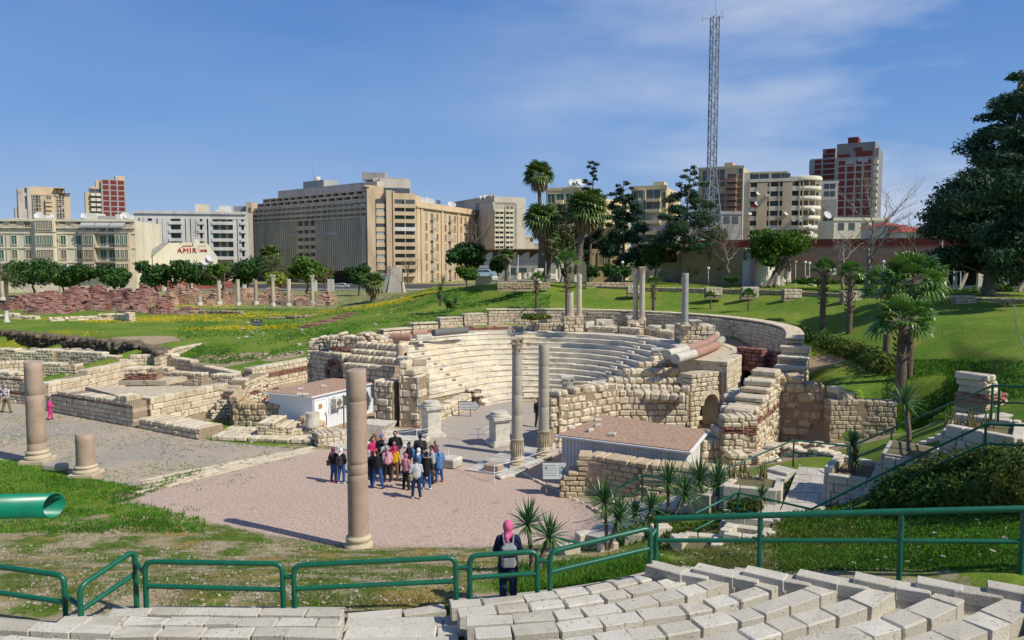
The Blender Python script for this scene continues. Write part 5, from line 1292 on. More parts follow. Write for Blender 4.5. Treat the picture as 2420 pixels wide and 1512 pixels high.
def leaves(center, rad, n, size, seed, shell=.55, flat=1.0, up=.0, asp=.5, lobes=None):
 """n leaf-shaped quads through an ellipsoid (or list of lobes); returns V, F"""
 g_ = np.random.default_rng(seed)
 if lobes is None: lobes = [(center, rad, 1.0)]
 wts = np.array([l[2] for l in lobes], float); wts /= wts.sum()
 ch = g_.choice(len(lobes), n, p=wts)
 C0 = np.array([l[0] for l in lobes], float)[ch]; RR = np.array([l[1] for l in lobes], float)[ch]
 d = g_.normal(size=(n,3)); d /= np.linalg.norm(d, axis=1)[:,None]
 r_ = shell + (1-shell)*g_.random(n)**.6; r_ *= 1+.12*np.sin(d[:,0]*7+ch)+.12*np.sin(d[:,1]*9+ch*2)+.08*np.sin(d[:,2]*11)
 P = C0 + d*RR*r_[:,None]
 nrm = d + g_.normal(scale=.75, size=(n,3)); nrm[:,2] += up; nrm /= np.linalg.norm(nrm,axis=1)[:,None]
 a = np.cross(nrm, g_.normal(size=(n,3))); a /= np.linalg.norm(a,axis=1)[:,None]; b = np.cross(nrm, a)
 s_ = size*(.6+.8*g_.random(n))[:,None]
 V = np.stack([P-a*s_, P-b*s_*asp, P+a*s_, P+b*s_*asp], 1).reshape(-1,3)
 F = np.arange(4*n).reshape(n,4)
 return V, F
def branchy(mb, base, top, r0, r1, seed, kids=5, spread=1.0, lens=(.5,.8), depth=2, mi=0, start=.45, wig=.06):
 """tapered limb with forking children; returns the tips"""
 r = random.Random(seed); tips = []
 def limb(a, b, ra, rb, dep):
  n = 5; L = (b-a).length; pts = [a.lerp(b, i/n)+(Vector((r.uniform(-1,1),r.uniform(-1,1),r.uniform(-1,1)))*wig*L if 0<i<n else Vector()) for i in range(n+1)]
  mb.tube(pts, [ra+(rb-ra)*i/n for i in range(n+1)], 7 if dep == depth else 5, mi, caps=False)
  if dep == 0: tips.append(b); return
  for i in range(kids):
   t = start+(1-start)*(i+r.random()*.6)/kids; j = min(n-1,int(t*n)); p = pts[j].lerp(pts[j+1], t*n-j)
   dirn = (b-a).normalized()*.55+Vector((r.uniform(-1,1),r.uniform(-1,1),r.uniform(-.15,.8)))*spread
   q = p+dirn.normalized()*L*r.uniform(*lens)
   rr = (ra+(rb-ra)*t)*.6; limb(p, q, rr, rr*.35, dep-1)
  tips.append(b)
 limb(Vector(base), Vector(top), r0, r1, depth)
 return tips
def round_tree(label, x, yc, Y, wpx, hpx, yb=None, lm=None, n=2600, leaf=None, cat='tree', name='shade_tree', group=None, trunk=.2, lob=7, bark=None, zb=None, dens=1.0, kids=4):
 """x, yc: crown centre in the picture; Y distance; wpx,hpx: crown size in the picture"""
 lm = lm or L_FICUS; s = Y/FV; c = D(x, yc, Y); rx = wpx*s/2; rz = hpx*s/2
 zb = gz(c.x, Y) if zb is None else zb
 if name == 'bush': zb = max(zb, c.z-rz*.95)
 t = thing(name, label, cat, (c.x, Y, zb), group); sd = int(x*7+yc)
 r = random.Random(sd); L = [((c.x,Y,c.z-rz*.05),(rx*.75,rx*.7,rz*.75),2.0)]
 for i in range(lob):
  a = 2*math.pi*i/lob+r.random(); k = r.uniform(.34,.66); q_ = r.uniform(.4,.72)
  L.append(((c.x+math.cos(a)*rx*q_, Y+math.sin(a)*rx*q_, c.z+r.uniform(-.5,.5)*rz),(rx*k,rx*k,rz*k*1.05),1.0))
 leaf = leaf or max(.11, min(.5, 1.4*s*1.5))
 V, F = leaves(None, None, int(n*dens), leaf, sd, .5, lobes=L)
 mb = MB(); mb.np(V, F); mb.build('crown', lm, t)
 mb = MB(); b0 = Vector((c.x+r.uniform(-.2,.2)*rx*.3, Y, zb-.3)); branchy(mb, b0, (c.x, Y, c.z+rz*.1), trunk, trunk*.4, sd, kids=kids, spread=.9, lens=(.35,.55), depth=1, start=.5)
 mb.build('trunk', bark or M_BARK, t)
 return t
# the row of clipped shade trees along the street
for lab, x, yc, w_, h_, m in (
 ('wide dark shade tree at the far left before the cream building',78,638,118,62,L_FICUS),('small shade tree in front of the cream building corner',186,642,62,28,L_FICUS),
 ('low spreading shade tree left of the tall cream gable',272,648,72,36,L_FICUS),('shade tree with forked trunk in front of the gable wall',368,640,84,50,L_FICUS),
 ('shade tree under the red lettering',450,640,82,48,L_FICUS),('shade tree right of the gable wall with bare lower branches',522,642,62,44,L_BRIGHT),
 ('dark shade tree before the ribbed office block',585,635,72,54,L_FICUS),('light green shade tree before the ribbed office block',728,632,96,46,L_BRIGHT),
 ('round dark green tree at the foot of the office block corner',846,644,54,34,L_FICUS),('small bright bush tree left of the row',150,660,48,18,L_BRIGHT)):
 round_tree(lab, x, yc+4, 165, w_+4, h_+14, None, m, 2600, .42, trunk=.28, zb=1.8, lob=8)
round_tree('yellow green tree behind the far columns', 655, 662, 150, 54, 38, None, L_YEL, 1500, .35, zb=1.8)
round_tree('loose green tree at the top left corner of the bank', 1103, 603, 92, 96, 62, None, L_FICUS, 3600, .24, trunk=.16, zb=5.9, lob=9)
round_tree('round bush below the loose green tree on the bank', 1103, 645, 88, 56, 34, None, L_BRIGHT, 1500, .18, trunk=.08, zb=5.6, name='bush', cat='bush')
round_tree('dark round small tree on the terrace left of the tall palms', 1176, 622, 90, 42, 50, None, L_FICUS, 2200, .2, trunk=.1, zb=6.0)
t = round_tree('broad bright green tree with twisted pale trunks beside the red boundary wall', 1842, 575, 82, 138, 78, None, L_BRIGHT, 7000, .19, trunk=.22, zb=6.2, lob=11, bark=M_BARKL)
mb = MB()
for (xa,ya),(xb,yb),ra in (((1815,676),(1840,620),.20),((1828,676),(1855,610),.22),((1860,672),(1862,608),.12),((1800,678),(1830,640),.14)):
 a, b = D(xa,ya,80), D(xb,yb,81); m_ = a.lerp(b,.5)+Vector((.4,0,.1)); mb.tube(chaikin([a,m_,b]), [ra*1.3]*3+[ra]*20 if 0 else ra, 8)
mb.build('twisted_trunk', M_BARK, t)
round_tree('small round clipped lobe tree on the left of the broad bright tree', 1822, 618, 80, 44, 26, None, L_BRIGHT, 1400, .17, trunk=.1, zb=6.2, name='bush', cat='bush')
for lab, x, yc, w_, h_, Y, m in (('olive coloured tree filling the gap between the tall palms',1325,572,70,100,94,L_OLIVE),('grey green tree behind the shaggy palm',1405,590,60,80,98,L_OLIVE),('dark leafy tree left of the stained old house',1548,600,52,60,86,L_FICUS),('thin leafed tree behind the shelter',1690,560,60,60,100,L_OLIVE)):
 round_tree(lab, x, yc, Y, w_, h_, None, m, 3000, .2, trunk=.14, zb=6.8, lob=10)
# bushes and plants on the terrace
for lab, x, yc, w_, h_, Y in (('dense bush behind the low terrace wall beside the cypress',1445,640,42,36,80),('dark bush under the leaning grey tree',1400,640,26,32,82),('green bush right of the cypress trunk',1478,640,26,26,82),('small bush at the head of the garden stair',1338,640,22,24,84),('low green hedge plants at the foot of the red wall',1930,664,110,16,76),('leafy planting on the terrace left of the red wall end',2050,660,90,20,74),('low shrubs under the big conifer',2280,690,60,14,68),('leafy shrubs right of the big conifer trunk',2350,680,70,26,70),('dark clump on the terrace beside the white lamp',1730,660,30,14,80)):
 round_tree(lab, x, yc, Y, w_, h_, None, L_BRIGHT if x > 1900 else L_FICUS, int(900+w_*12), .16, trunk=.05, name='bush', cat='bush', lob=9)
for lab, x, yc, w_, h_, z in (('low round shrub on the lawn left of the garden stair',1255,749,38,16,4.7),('low shrub at the foot of the garden stair',1280,747,40,12,4.7),('grey green shrub on the flowery bank',1065,718,24,20,4.7)):
 p = W(x,yc+h_/2,z); round_tree(lab, x, yc, p.y, w_, h_, None, L_HEDGE, 900, .14, trunk=.04, name='bush', cat='bush', zb=z)
# clipped hedge row on the right bank
HP = [(1893,802,3.7),(1950,822,3.6),(2010,842,3.5),(2060,862,3.45),(2100,884,3.4)]
L = []
for (a, b) in zip(HP, HP[1:]):
 A, B = W(a[0],a[1]+6,a[2]), W(b[0],b[1]+6,b[2])
 for i in range(4):
  p = A.lerp(B,i/4); L.append(((p.x,p.y,p.z+.45+rnd.uniform(-.05,.08)),(.75,.75,.62),1))
V, F = leaves(None,None,9000,.10,77,.6,lobes=L); mb = MB(); mb.np(V,F)
tag(mb.build('hedge', L_HEDGE, None, W(*HP[0])), 'clipped low hedge running down the lawn behind the palms', 'hedge')
# tumbling hedge in the garden, near right
L = []; r = random.Random(4)
for (x,y,z,rx) in ((2092,1165,3.5,.5),(2120,1140,3.75,.6),(2155,1122,3.95,.65),(2200,1112,4.15,.7),(2250,1100,4.35,.75),(2300,1090,4.55,.75),(2350,1082,4.75,.8),(2400,1085,4.85,.85),(2150,1165,3.65,.65),(2200,1165,3.85,.75),(2260,1160,4.1,.8),(2330,1150,4.35,.85),(2400,1150,4.5,.9),(2470,1120,4.9,1.1),(2120,1190,3.4,.5),(2560,1080,5.2,1.2)):
 p = W(x,y,z); L.append(((p.x,p.y,z-.25),(rx*.85,rx*.85,rx*.72),rx*rx))
V, F = leaves(None,None,30000,.05,78,.72,lobes=L); mb = MB(); mb.np(V,F)
for l in L: mb.lathe(l[0][0], l[0][1], [(.01,l[0][2]-l[1][0]*.62)]+[(l[1][0]*.66*math.sin(math.pi*k/6), l[0][2]-l[1][0]*.62*math.cos(math.pi*k/6)) for k in range(1,6)], 10)
tag(mb.build('hedge', L_HEDGE, None, W(2250,1200,3.7)), 'big dense tumbling hedge beside the garden stairs', 'hedge')
round_tree('sprawling weedy bush in front of the stone planter', 1762, 1192, 21.5, 74, 46, None, L_HEDGE, 2600, .05, trunk=.02, name='bush', cat='bush')
# conifers: tiers of drooping dark clumps with sky between
def conifer(label, x, Y, y_base, y_top, profile, n, leaf, seed, lm, zb=None, trunk=.35, gap=.5, lean=0, name='conifer', side=0):
 """profile: [(picture y, half width in picture px)]"""
 s = Y/FV; b = D(x, y_base, Y); zb = b.z if zb is None else zb; tp = D(x+lean, y_top, Y)
 t = thing(name, label, 'tree', (b.x,Y,zb)); r = random.Random(seed); L = []
 mb = MB(); trunkp = [Vector((b.x,Y,zb-.3)), Vector((b.x+(tp.x-b.x)*.35, Y, zb+(tp.z-zb)*.4)), Vector((tp.x,Y,tp.z-.3))]
 mb.tube(chaikin(trunkp,1), [trunk, trunk*.85, trunk*.5, trunk*.12], 9, caps=False)
 ys_ = [p[0] for p in profile]
 m = int(26*gap*2)
 for i in range(m):
  k = (i+r.random())/m; yy = ys_[0]+(ys_[-1]-ys_[0])*k
  hw = np.interp(yy, ys_, [p[1] for p in profile])*s
  zz = D(x, yy, Y).z; kx = (zz-zb)/(tp.z-zb); cx = b.x+(tp.x-b.x)*kx
  a = r.random()*6.283; rr = hw*r.uniform(.3,1.1)
  q = Vector((cx+math.cos(a)*rr+side*s*math.sin(k*3), Y+math.sin(a)*rr*.8, zz-.10*rr))
  mb.tube([Vector((cx,Y,zz-rr*.35)), Vector((cx,Y,zz-rr*.35)).lerp(q,.6)+Vector((0,0,.1*rr)), q], [trunk*.22,trunk*.14,trunk*.05], 5, caps=False)
  sz = max(.35, hw*r.uniform(.26,.5)); L.append((tuple(q),(sz,sz*.9,sz*r.uniform(.38,.62)),sz*sz))
 V, F = leaves(None,None,n,leaf,seed,.25,lobes=L,asp=.35)
 mb.build('trunk', M_BARK, t); mb = MB(); mb.np(V,F); mb.build('crown', lm, t)
 return t
conifer('huge dark conifer towering over the right edge of the view', 2335, 62, 690, 180, [(185,40),(240,62),(330,95),(420,130),(470,165),(520,160),(580,155),(630,120)], 85000, .17, 5, L_CONIFER, None, .55, 2.2, 75)
conifer('second dark conifer crown filling the top right corner', 2455, 49, 705, 150, [(160,50),(260,75),(380,100),(480,130),(600,120)], 34000, .18, 6, L_CONIFER, None, .5, 1.0, 0)
conifer('dense dark cypress in the middle of the terrace', 1473, 88, 668, 424, [(428,14),(460,28),(500,40),(545,40),(590,50),(625,38)], 20000, .15, 7, L_CYP, None, .25, 1.3)
conifer('ragged tall pine left of the radio mast', 1608, 84, 684, 388, [(392,14),(425,30),(450,46),(490,50),(520,62),(560,66),(590,48)], 18000, .15, 8, L_CONIFER, None, .22, 1.0, 25)
conifer('thin ragged pine rising behind the palms', 1392, 96, 668, 376, [(380,20),(410,14),(440,28),(475,34),(520,40),(560,36),(600,30)], 11000, .15, 9, L_CONIFER, None, .2, .8, 12)
conifer('shadowy grey tree tangled behind the two tall palms', 1335, 97, 668, 470, [(480,22),(520,34),(560,40),(600,30)], 4500, .22, 10, L_OLIVE, None, .18, .7)
# bare trees
def bare(label, x, Y, yb, yt, seed, r0=.14, spread=1.0, kids=5, lean=0, depth=3, m=None, lens=(.42,.7), cat='bare tree'):
 b = D(x,yb,Y); tp = D(x+lean,yt,Y); t = thing('bare_tree', label, cat, b)
 mb = MB(); branchy(mb, b-Vector((0,0,.2)), tp, r0, r0*.35, seed, kids, spread, lens, depth, start=.35); mb.build('branches', m or M_BARK, t); return t
bare('tall bare tree with tangled twigs in front of the red wall', 2050, 71, 690, 520, 12, .26, .95, 6, 15, 3, M_BARKL, (.45,.75))
bare('bare tree with bent trunk left of the tangled one', 1992, 74, 678, 575, 13, .16, 1.0, 6, 5, 3, M_BARKL)
bare('low bare spreading tree over the shelter roof', 1722, 80, 640, 575, 14, .18, 1.4, 6, -14, 3, None, (.6,1.0))
bare('leaning bare trunk right of the tangled tree', 2185, 72, 690, 560, 15, .16, .6, 3, -40, 2)
bare('bare thorny tree by the white statue pedestal', 1205-240+0, 120, 670, 625, 16, .12, 1.1, 6, 0, 3, M_BARK, (.5,.8))
bare('leafless tree beside the tan building', 1125, 140, 630, 530, 17, .2, .8, 5, 0, 3)
bare('bare bush tree between the palms on the terrace', 1300, 92, 655, 590, 18, .1, 1.0, 5, 5, 3)
for i,(x,lab) in enumerate(((530,'pale bare shade tree beside the far columns'),(770,'wide bare red twigged tree left of the parked car'),(905,'wide bare red twigged tree by the street lamps'),(950,'small brown shrubby tree on the flowery bank'))):
 bare(lab, x, 150, 690, 645, 30+i, .14, 1.5, 6, 0, 2, M_RUST if i else M_BARK, (.7,1.1))
bare('dry bare stalks leaning in from the right edge', 2440, 22, 830, 700, 40, .02, .8, 4, -60, 2, M_DEADW if 'M_DEADW' in globals() else M_BARKL)
# ---- palms
def fan(mb, base, dirn, pet, rad, r, mi=0, nl=15, droop=.35):
 """a fan leaf: stalk then folded blades whose tips hang"""
 dirn = dirn.normalized(); c = base+dirn*pet; c.z -= .06*pet
 side = dirn.cross(Vector((0,0,1)))
 if side.length < .1: side = Vector((1,0,0))
 side.normalize(); upv = side.cross(dirn).normalized()
 mb.tube([base, base.lerp(c,.5)+Vector((0,0,.04*pet)), c], [.022,.016,.010], 3, mi+1, caps=False)
 tw = r.uniform(-.5,.5); side = side*math.cos(tw)+upv*math.sin(tw); upv = side.cross(dirn).normalized()
 for i in range(nl):
  a = (i/(nl-1)-.5)*3.6; d = dirn*math.cos(a)+side*math.sin(a); ln = rad*(1-.16*abs(a)/1.8)*r.uniform(.9,1.05); w_ = rad*.085
  nr = d.cross(upv).normalized()
  p0 = c; p1 = c+d*ln*.55; p2 = c+d*ln*.82-Vector((0,0,droop*ln*.22)); p3 = c+d*ln*.98-Vector((0,0,droop*ln*r.uniform(.5,1.0)))
  mb.add([tuple(p0), tuple(p1-nr*w_), tuple(p1+upv*w_*.6), tuple(p1+nr*w_), tuple(p2-nr*w_*.6), tuple(p2+nr*w_*.6), tuple(p3)], [(0,1,2),(0,2,3),(1,4,2),(2,4,5),(2,5,3),(4,6,5)], mi)
def fan_palm(label, x, yb, yc, z0=None, Y=None, nf=34, rad=.9, pet=.8, tr=.22, skirt=14, lm=None, boots=False, lean=0, seed=1, group=None, tilt=(-.5,1.2)):
 """x, yb foot; yc centre of crown"""
 if Y is None: P = W(x,yb,z0); Y = P.y
 else: P = D(x,yb,Y); z0 = P.z if z0 is None else z0; P.z = z0
 zt = D(x,yc,Y).z; t = thing('fan_palm', label, 'palm', P, group); r = random.Random(seed)
 top = Vector((P.x+lean, Y, zt)); mb = MB(); n = 12; h = zt-z0
 pts = [Vector((P.x+lean*(i/n)**1.5, Y, z0-.2+(h+.2)*i/n)) for i in range(n+1)]
 mb.tube(pts, [tr*(1.25 if i == 0 else 1.0-.25*i/n)*(1.03 if i%2 else .97) for i in range(n+1)], 12, caps=False)
 if boots:
  for i in range(int(h*.55/.07)):
   zz = zt-h*.5*(i/(h*.55/.07))-.1; a = i*2.4; k = tr*1.0
   q = Vector((P.x+lean*((zz-z0)/h)**1.5+math.cos(a)*k, Y+math.sin(a)*k, zz)); e = q+Vector((math.cos(a)*.16,math.sin(a)*.16,.16))
   mb.tube([q,e], [.07,.03], 4)
 mb.build('trunk', M_BARKP, t)
 mb = MB()
 for i in range(nf):
  a = i*2.39996+r.random()*.3; el = tilt[0]+(tilt[1]-tilt[0])*(i+.5)/nf
  d = Vector((math.cos(a)*math.cos(el), math.sin(a)*math.cos(el), math.sin(el)))
  fan(mb, top+Vector((0,0,.1)), d, pet*r.uniform(.8,1.15), rad*r.uniform(.85,1.1), r, 0, 13, .55 if el < .3 else .3)
 mb.build('crown', [lm or L_PALM, M_BARKL], t)
 if skirt:
  mb = MB()
  for i in range(skirt):
   a = i*2.39996; el = -1.25+.5*r.random()
   d = Vector((math.cos(a)*math.cos(el), math.sin(a)*math.cos(el), math.sin(el)))
   fan(mb, top-Vector((0,0,.25)), d, pet*.6, rad*.85, r, 0, 9, .5)
  mb.build('dead_skirt', [L_DEAD, M_BARKL], t)
 return t
fan_palm('tallest slender fan palm rising above the others on the terrace', 1279, 655, 415, None, 88, 44, 1.25, .9, .26, 34, seed=1, lean=-.3)
fan_palm('stout fan palm with sunlit crown left of the tall pair', 1280, 662, 520, None, 82, 44, 1.45, 1.0, .42, 34, seed=2)
fan_palm('big shaggy fan palm with a leaning trunk in the middle of the terrace', 1363, 662, 497, None, 80, 54, 1.6, 1.15, .38, 44, seed=3, lean=.9)
fan_palm('slim second trunk palm behind the stout one', 1296, 655, 560, None, 90, 24, 1.0, .7, .25, 30, seed=4)
fan_palm('short shaggy palm with brown skirt behind the terrace stones', 1318, 655, 595, None, 90, 16, .9, .7, .18, 26, seed=5)
fan_palm('young palm with feathery top left of the marble columns', 1340, 748, 622, 4.6, None, 16, .75, .6, .17, 0, L_PALMB, True, seed=6, tilt=(.1,1.4))
fan_palm('small young palm on the lawn left of the garden stair', 1268, 733, 662, 4.8, None, 13, .5, .4, .15, 0, L_PALMB, True, seed=7, tilt=(.1,1.4))
fan_palm('small young palm on the lawn between the theatre columns', 1544, 742, 672, 4.7, None, 12, .5, .4, .15, 0, L_PALMB, True, seed=8, tilt=(.3,1.4))
fan_palm('tiny palm seedling on the lawn right of the blue grey column', 1679, 738, 708, 4.8, None, 8, .45, .4, .08, 0, L_PALMB, seed=9, tilt=(.5,1.4))
fan_palm('tiny palm seedling on the lawn above the outer wall', 1768, 745, 705, 4.8, None, 9, .5, .45, .08, 0, L_PALMB, seed=10, tilt=(.4,1.4))
fan_palm('thick trunked young palm standing above the hedge, left one of the pair', 1942, 802, 640, 3.75, None, 16, .62, .45, .22, 0, L_PALMB, True, seed=11, tilt=(-.1,1.4))
fan_palm('thick trunked young palm standing above the hedge, right one of the pair', 2005, 820, 650, 3.65, None, 18, .62, .5, .22, 0, L_PALMB, True, seed=12, tilt=(-.1,1.4))
fan_palm('arching fan palm on the bank behind the twin trunks', 2093, 872, 690, 3.4, None, 24, .85, .95, .2, 0, L_PALMB, True, seed=13, tilt=(-.3,1.3))
fan_palm('tall arching fan palm, rear trunk of the pair on the bank', 2146, 915, 672, 3.0, None, 34, .95, 1.05, .2, 0, L_PALMB, True, seed=14, tilt=(-.35,1.35))
fan_palm('lower arching fan palm with the thick front trunk on the bank', 2127, 942, 770, 2.8, None, 26, .85, .95, .27, 0, L_PALMB, True, seed=15, tilt=(-.25,1.2))
fan_palm('short bushy palm with dead skirt on the flowery rise', 882, 715, 668, None, 120, 26, 1.5, .8, .5, 30, seed=16)
fan_palm('small dark palm on the terrace left of the tall palms', 1197, 660, 606, None, 88, 18, .8, .5, .22, 4, seed=17)
fan_palm('small palm peeping over the shelter beside the tree', 1875, 595, 580, None, 120, 14, 1.2, .8, .2, 0, seed=18)
fan_palm('dark palm half hidden among the shade trees', 640, 650, 605, None, 168, 30, 2.0, 1.4, .35, 6, seed=19)
def feather(label, x, yc, Y, nf, L_, seed, zb, lm=None):
 c = D(x,yc,Y); t = thing('date_palm', label, 'palm', (c.x,Y,zb)); r = random.Random(seed)
 mb = MB(); mb.tube([Vector((c.x,Y,zb-.2)), c], [.4,.32], 10); mb.build('trunk', M_BARKP, t); mb = MB()
 for i in range(nf):
  a = i*2.4; el = -.2+1.5*(i+.5)/nf; d = Vector((math.cos(a)*math.cos(el), math.sin(a)*math.cos(el), math.sin(el))); pts = []
  for k in range(8): s_ = k/7; pts.append(c+d*L_*s_-Vector((0,0,1))*L_*.45*s_*s_)
  for k in range(7):
   p, q = pts[k], pts[k+1]; sd = (q-p).cross(Vector((0,0,1))).normalized()
   for m_ in range(3):
    b = p.lerp(q,m_/3)
    for sg in (-1,1):
     tip = b+(sd*sg*.55+(q-p).normalized()*.5-Vector((0,0,.2)))*L_*.26; w2 = (q-p)*.12
     mb.add([tuple(b),tuple(b+w2),tuple(tip)], [(0,1,2)])
 mb.build('crown', lm or L_OLIVE, t)
feather('silvery feather palm at the far left edge', 12, 662, 118, 36, 3.6, 3, 1.8)
feather('silvery feather palm among the shade trees', 650, 628, 160, 34, 4.6, 4, 1.8)
# ---- yuccas
def yucca(label, x, y, z, heads, L_=.75, n=60, stem=.05, m=None):
 """heads: [(dx, height)] of each rosette above the foot"""
 P = W(x,y,z); P.z = z; t = thing('yucca', label, 'yucca', P, 'spiky yuccas in the garden'); r = random.Random(int(x)); sb = MB(); lb = MB()
 for (dx, h) in heads:
  c = P+Vector((dx,r.uniform(-.15,.15),h)); sb.tube(chaikin([P+Vector((dx*.3,0,-.15)), P+Vector((dx*.5,0,h*.5)), c]), stem, 7)
  for i in range(n):
   a = i*2.39996; el = -.35+1.75*(i+.5)/n+r.uniform(-.1,.1); d = Vector((math.cos(a)*math.cos(el), math.sin(a)*math.cos(el), math.sin(el)))
   ln = L_*r.uniform(.75,1.1); sd = d.cross(Vector((0,0,1))); sd = sd.normalized() if sd.length > .05 else Vector((1,0,0)); w_ = .022+.012*L_
   p1 = c+d*ln*.45; p2 = c+d*ln-Vector((0,0,.10*ln*(1 if el < .9 else 0)))
   lb.add([tuple(c-sd*w_*.5),tuple(c+sd*w_*.5),tuple(p1+sd*w_),tuple(p1-sd*w_),tuple(p2)], [(0,1,2,3),(3,2,4)])
  if h > .5:
   for i in range(14):
    a = i*2.4; d = Vector((math.cos(a)*.5,math.sin(a)*.5,-.8)); p2 = c+d*L_*.6; sd = Vector((-math.sin(a),math.cos(a),0)); lb.add([tuple(c-sd*.02),tuple(c+sd*.02),tuple(p2)], [(0,1,2)], 1)
 sb.build('stem', M_BARK, t); lb.build('leaves', [m or L_YUCCA, L_DEAD], t); return t
yucca('twin headed yucca just right of the leaning woman', 1262, 1350, 2.1, [(-.15,1.15),(.35,.8)], .68, 60)
yucca('large yucca with a full round head left of centre in the garden', 1436, 1282, 1.3, [(-.1,1.15),(.3,.7)], .85, 80)
yucca('yucca with two heads behind the sloping green fence', 1512, 1262, 1.4, [(-.15,.6),(.3,.85)], .62, 55)
yucca('tall yucca with bare stems between fence and plaque wall', 1578, 1232, 1.2, [(0,1.25),(.55,.85)], .85, 70)
yucca('broad dark yucca rising from the planter by the plaque wall', 1664, 1190, 1.5, [(-.15,.75),(.45,.65)], .9, 80)
yucca('small yucca on a thin stem in front of the landing', 1798, 1228, 2.2, [(0,.65)], .50, 30, .03)
yucca('yucca in the planter right of the landing', 2010, 1112, 2.9, [(0,.85),(.15,.3)], .62, 60, .08)
yucca('tall yucca on a leaning trunk in the stairs planter', 2152, 1062, 3.75, [(-.15,1.35)], .80, 60, .07)
yucca('dark low yucca clump on the flowery bank', 1065, 722, 4.8, [(-.6,.3),(.5,.3)], 1.1, 50)
yucca('tall leafy yucca stalk on the ridge of the flowery bank', 1038, 720, 4.9, [(0,.6),(.1,1.4),(.4,2.3)], 1.0, 50)
yucca('agave like clump behind the terrace wall', 1575-135, 655, 6.1, [(0,.6)], 1.6, 50)
yucca('spiky plant against the red boundary wall', 1905, 660, 6.2, [(0,.9)], 1.3, 60)
for i,(x,y,z,lab) in enumerate(((1770,1130,2.3,'dry spiky stalks in the planter left of the landing'),(2290,1010,4.8,'dead stalks in the top planter of the stairs'))):
 P = W(x,y,z); mb = MB(); r = random.Random(i)
 for k in range(26):
  q = P+Vector((r.uniform(-.6,.6),r.uniform(-.2,.2),0)); e = q+Vector((r.uniform(-.15,.15),r.uniform(-.1,.1),r.uniform(.25,.6))); mb.tube([q,e],[.03,.008],4)
 tag(mb.build('dry_stalks', leafmat('dry_stalk_%d'%i,(0.25,0.19,0.09),(0.16,0.17,0.05)), None, P), lab, 'dry plant')
# ---- grass, weeds, ground cover, flowers, stones: uncountable
def tufts(name, label, area, n, m, hgt, wid, seed, mask=None, cat='grass', blades=4):
 g_ = random.Random(seed); mb = MB(); c = 0; tries = 0; V = []; F = []
 while c < n and tries < n*6:
  tries += 1; x = g_.uniform(area[0],area[2]); y = g_.uniform(area[1],area[3]); p = hit(x,y)
  if mask and not mask(x,y,p,g_): continue
  c += 1
  for k in range(blades):
   a = g_.random()*6.283; s_ = hgt*g_.uniform(.4,1.2); w_ = wid*g_.uniform(.6,1.3); o = Vector((g_.uniform(-.12,.12),g_.uniform(-.12,.12),-.02)); q = p+o; ca, sa = math.cos(a), math.sin(a)
   i = len(V); V += [(q.x-ca*w_,q.y-sa*w_,q.z),(q.x+ca*w_,q.y+sa*w_,q.z),(q.x+ca*s_*.3+g_.uniform(-.5,.5)*s_,q.y+sa*s_*.3,q.z+s_)]; F.append((i,i+1,i+2))
 mb.v = V; mb.f = F; mb.m = [0]*len(F); mb.sm = [False]*len(F)
 o = mb.build(name, m); tag(o, label, cat, kind='stuff'); return o
def inP(P): return lambda x,y,p,g_: pinpoly(p.x,p.y,P)
def clump(x, y, p, g_, s=.9, th=.52):
 from mathutils import noise as mn
 return mn.noise(Vector((p.x*s,p.y*s,0)))*.5+.5 > th-.25*g_.random()
notplaza = lambda x,y,p,g_: not pinpoly(p.x,p.y,PLAZA) or g_.random() < .02
tufts('grass_tufts', 'short grass and weeds on the scruffy slope behind the fence', (0,1240,1560,1445), 9000, L_GRASS, .08, .012, 1, lambda x,y,p,g_: notplaza(x,y,p,g_) and clump(x,y,p,g_,.9,.55) and p.x < 6)
tufts('weeds', 'leafy green weeds on the left slope', (0,1085,480,1260), 3000, L_COVER, .14, .03, 2, lambda x,y,p,g_: notplaza(x,y,p,g_) and not pinpoly(p.x,p.y,COURT) and clump(x,y,p,g_,.6,.45))
tufts('weeds', 'lush weeds at the foot of the yuccas', (1180,1290,1560,1400), 2200, L_COVER, .16, .02, 3, lambda x,y,p,g_: p.y < 19 and not pinpoly(p.x,p.y,PLAZA))
tufts('ground_cover', 'shiny leafy ground cover below the hedge', (1850,1195,2420,1345), 9000, L_COVER, .07, .035, 4, None, 'ground cover')
tufts('grass_tufts', 'patchy grass behind the long handrail', (1545,1275,2000,1345), 3000, L_GRASS, .09, .012, 5, lambda x,y,p,g_: clump(x,y,p,g_,1.2,.5))
tufts('ground_cover', 'rich ground cover on the shaded bank by the palms', (2090,850,2420,1010), 5000, L_COVER, .12, .05, 6, lambda x,y,p,g_: p.x > 17 and p.y < 42 and clump(x,y,p,g_,.4,.6), 'ground cover')
tufts('weeds', 'weeds growing among the garden planters', (1400,1100,2080,1290), 3500, L_HEDGE, .12, .03, 7, lambda x,y,p,g_: p.x > 3.2 and p.y < 27 and clump(x,y,p,g_,1.0,.55))
tufts('weeds', 'tufts of green on the court and along the ruins', (0,960,700,1150), 2200, L_COVER, .07, .03, 8, lambda x,y,p,g_: clump(x,y,p,g_,.35,.62))
tufts('grass_tufts', 'thick green grass on the bank left of the theatre', (420,680,1300,860), 9000, L_COVER, .16, .06, 9, lambda x,y,p,g_: p.y > 48 and (p.x-1.5)**2+(p.y-49.6)**2 > 290 and not (p.x < -16 and p.y < 62) and clump(x,y,p,g_,.22,.62))
M_FLOWER = leafmat('yellow_petals', (0.75,0.52,0.01), (0.65,0.42,0.01), trans=.1)
fm = lambda x,y,p,g_: p.y > 60 and g_.random() < float(flower[min(len(ys)-2,int(np.searchsorted(ys,p.y))), min(NX-1,max(0,int((p.x/(16+p.y*.86)+1)/2*NX)))])*1.1
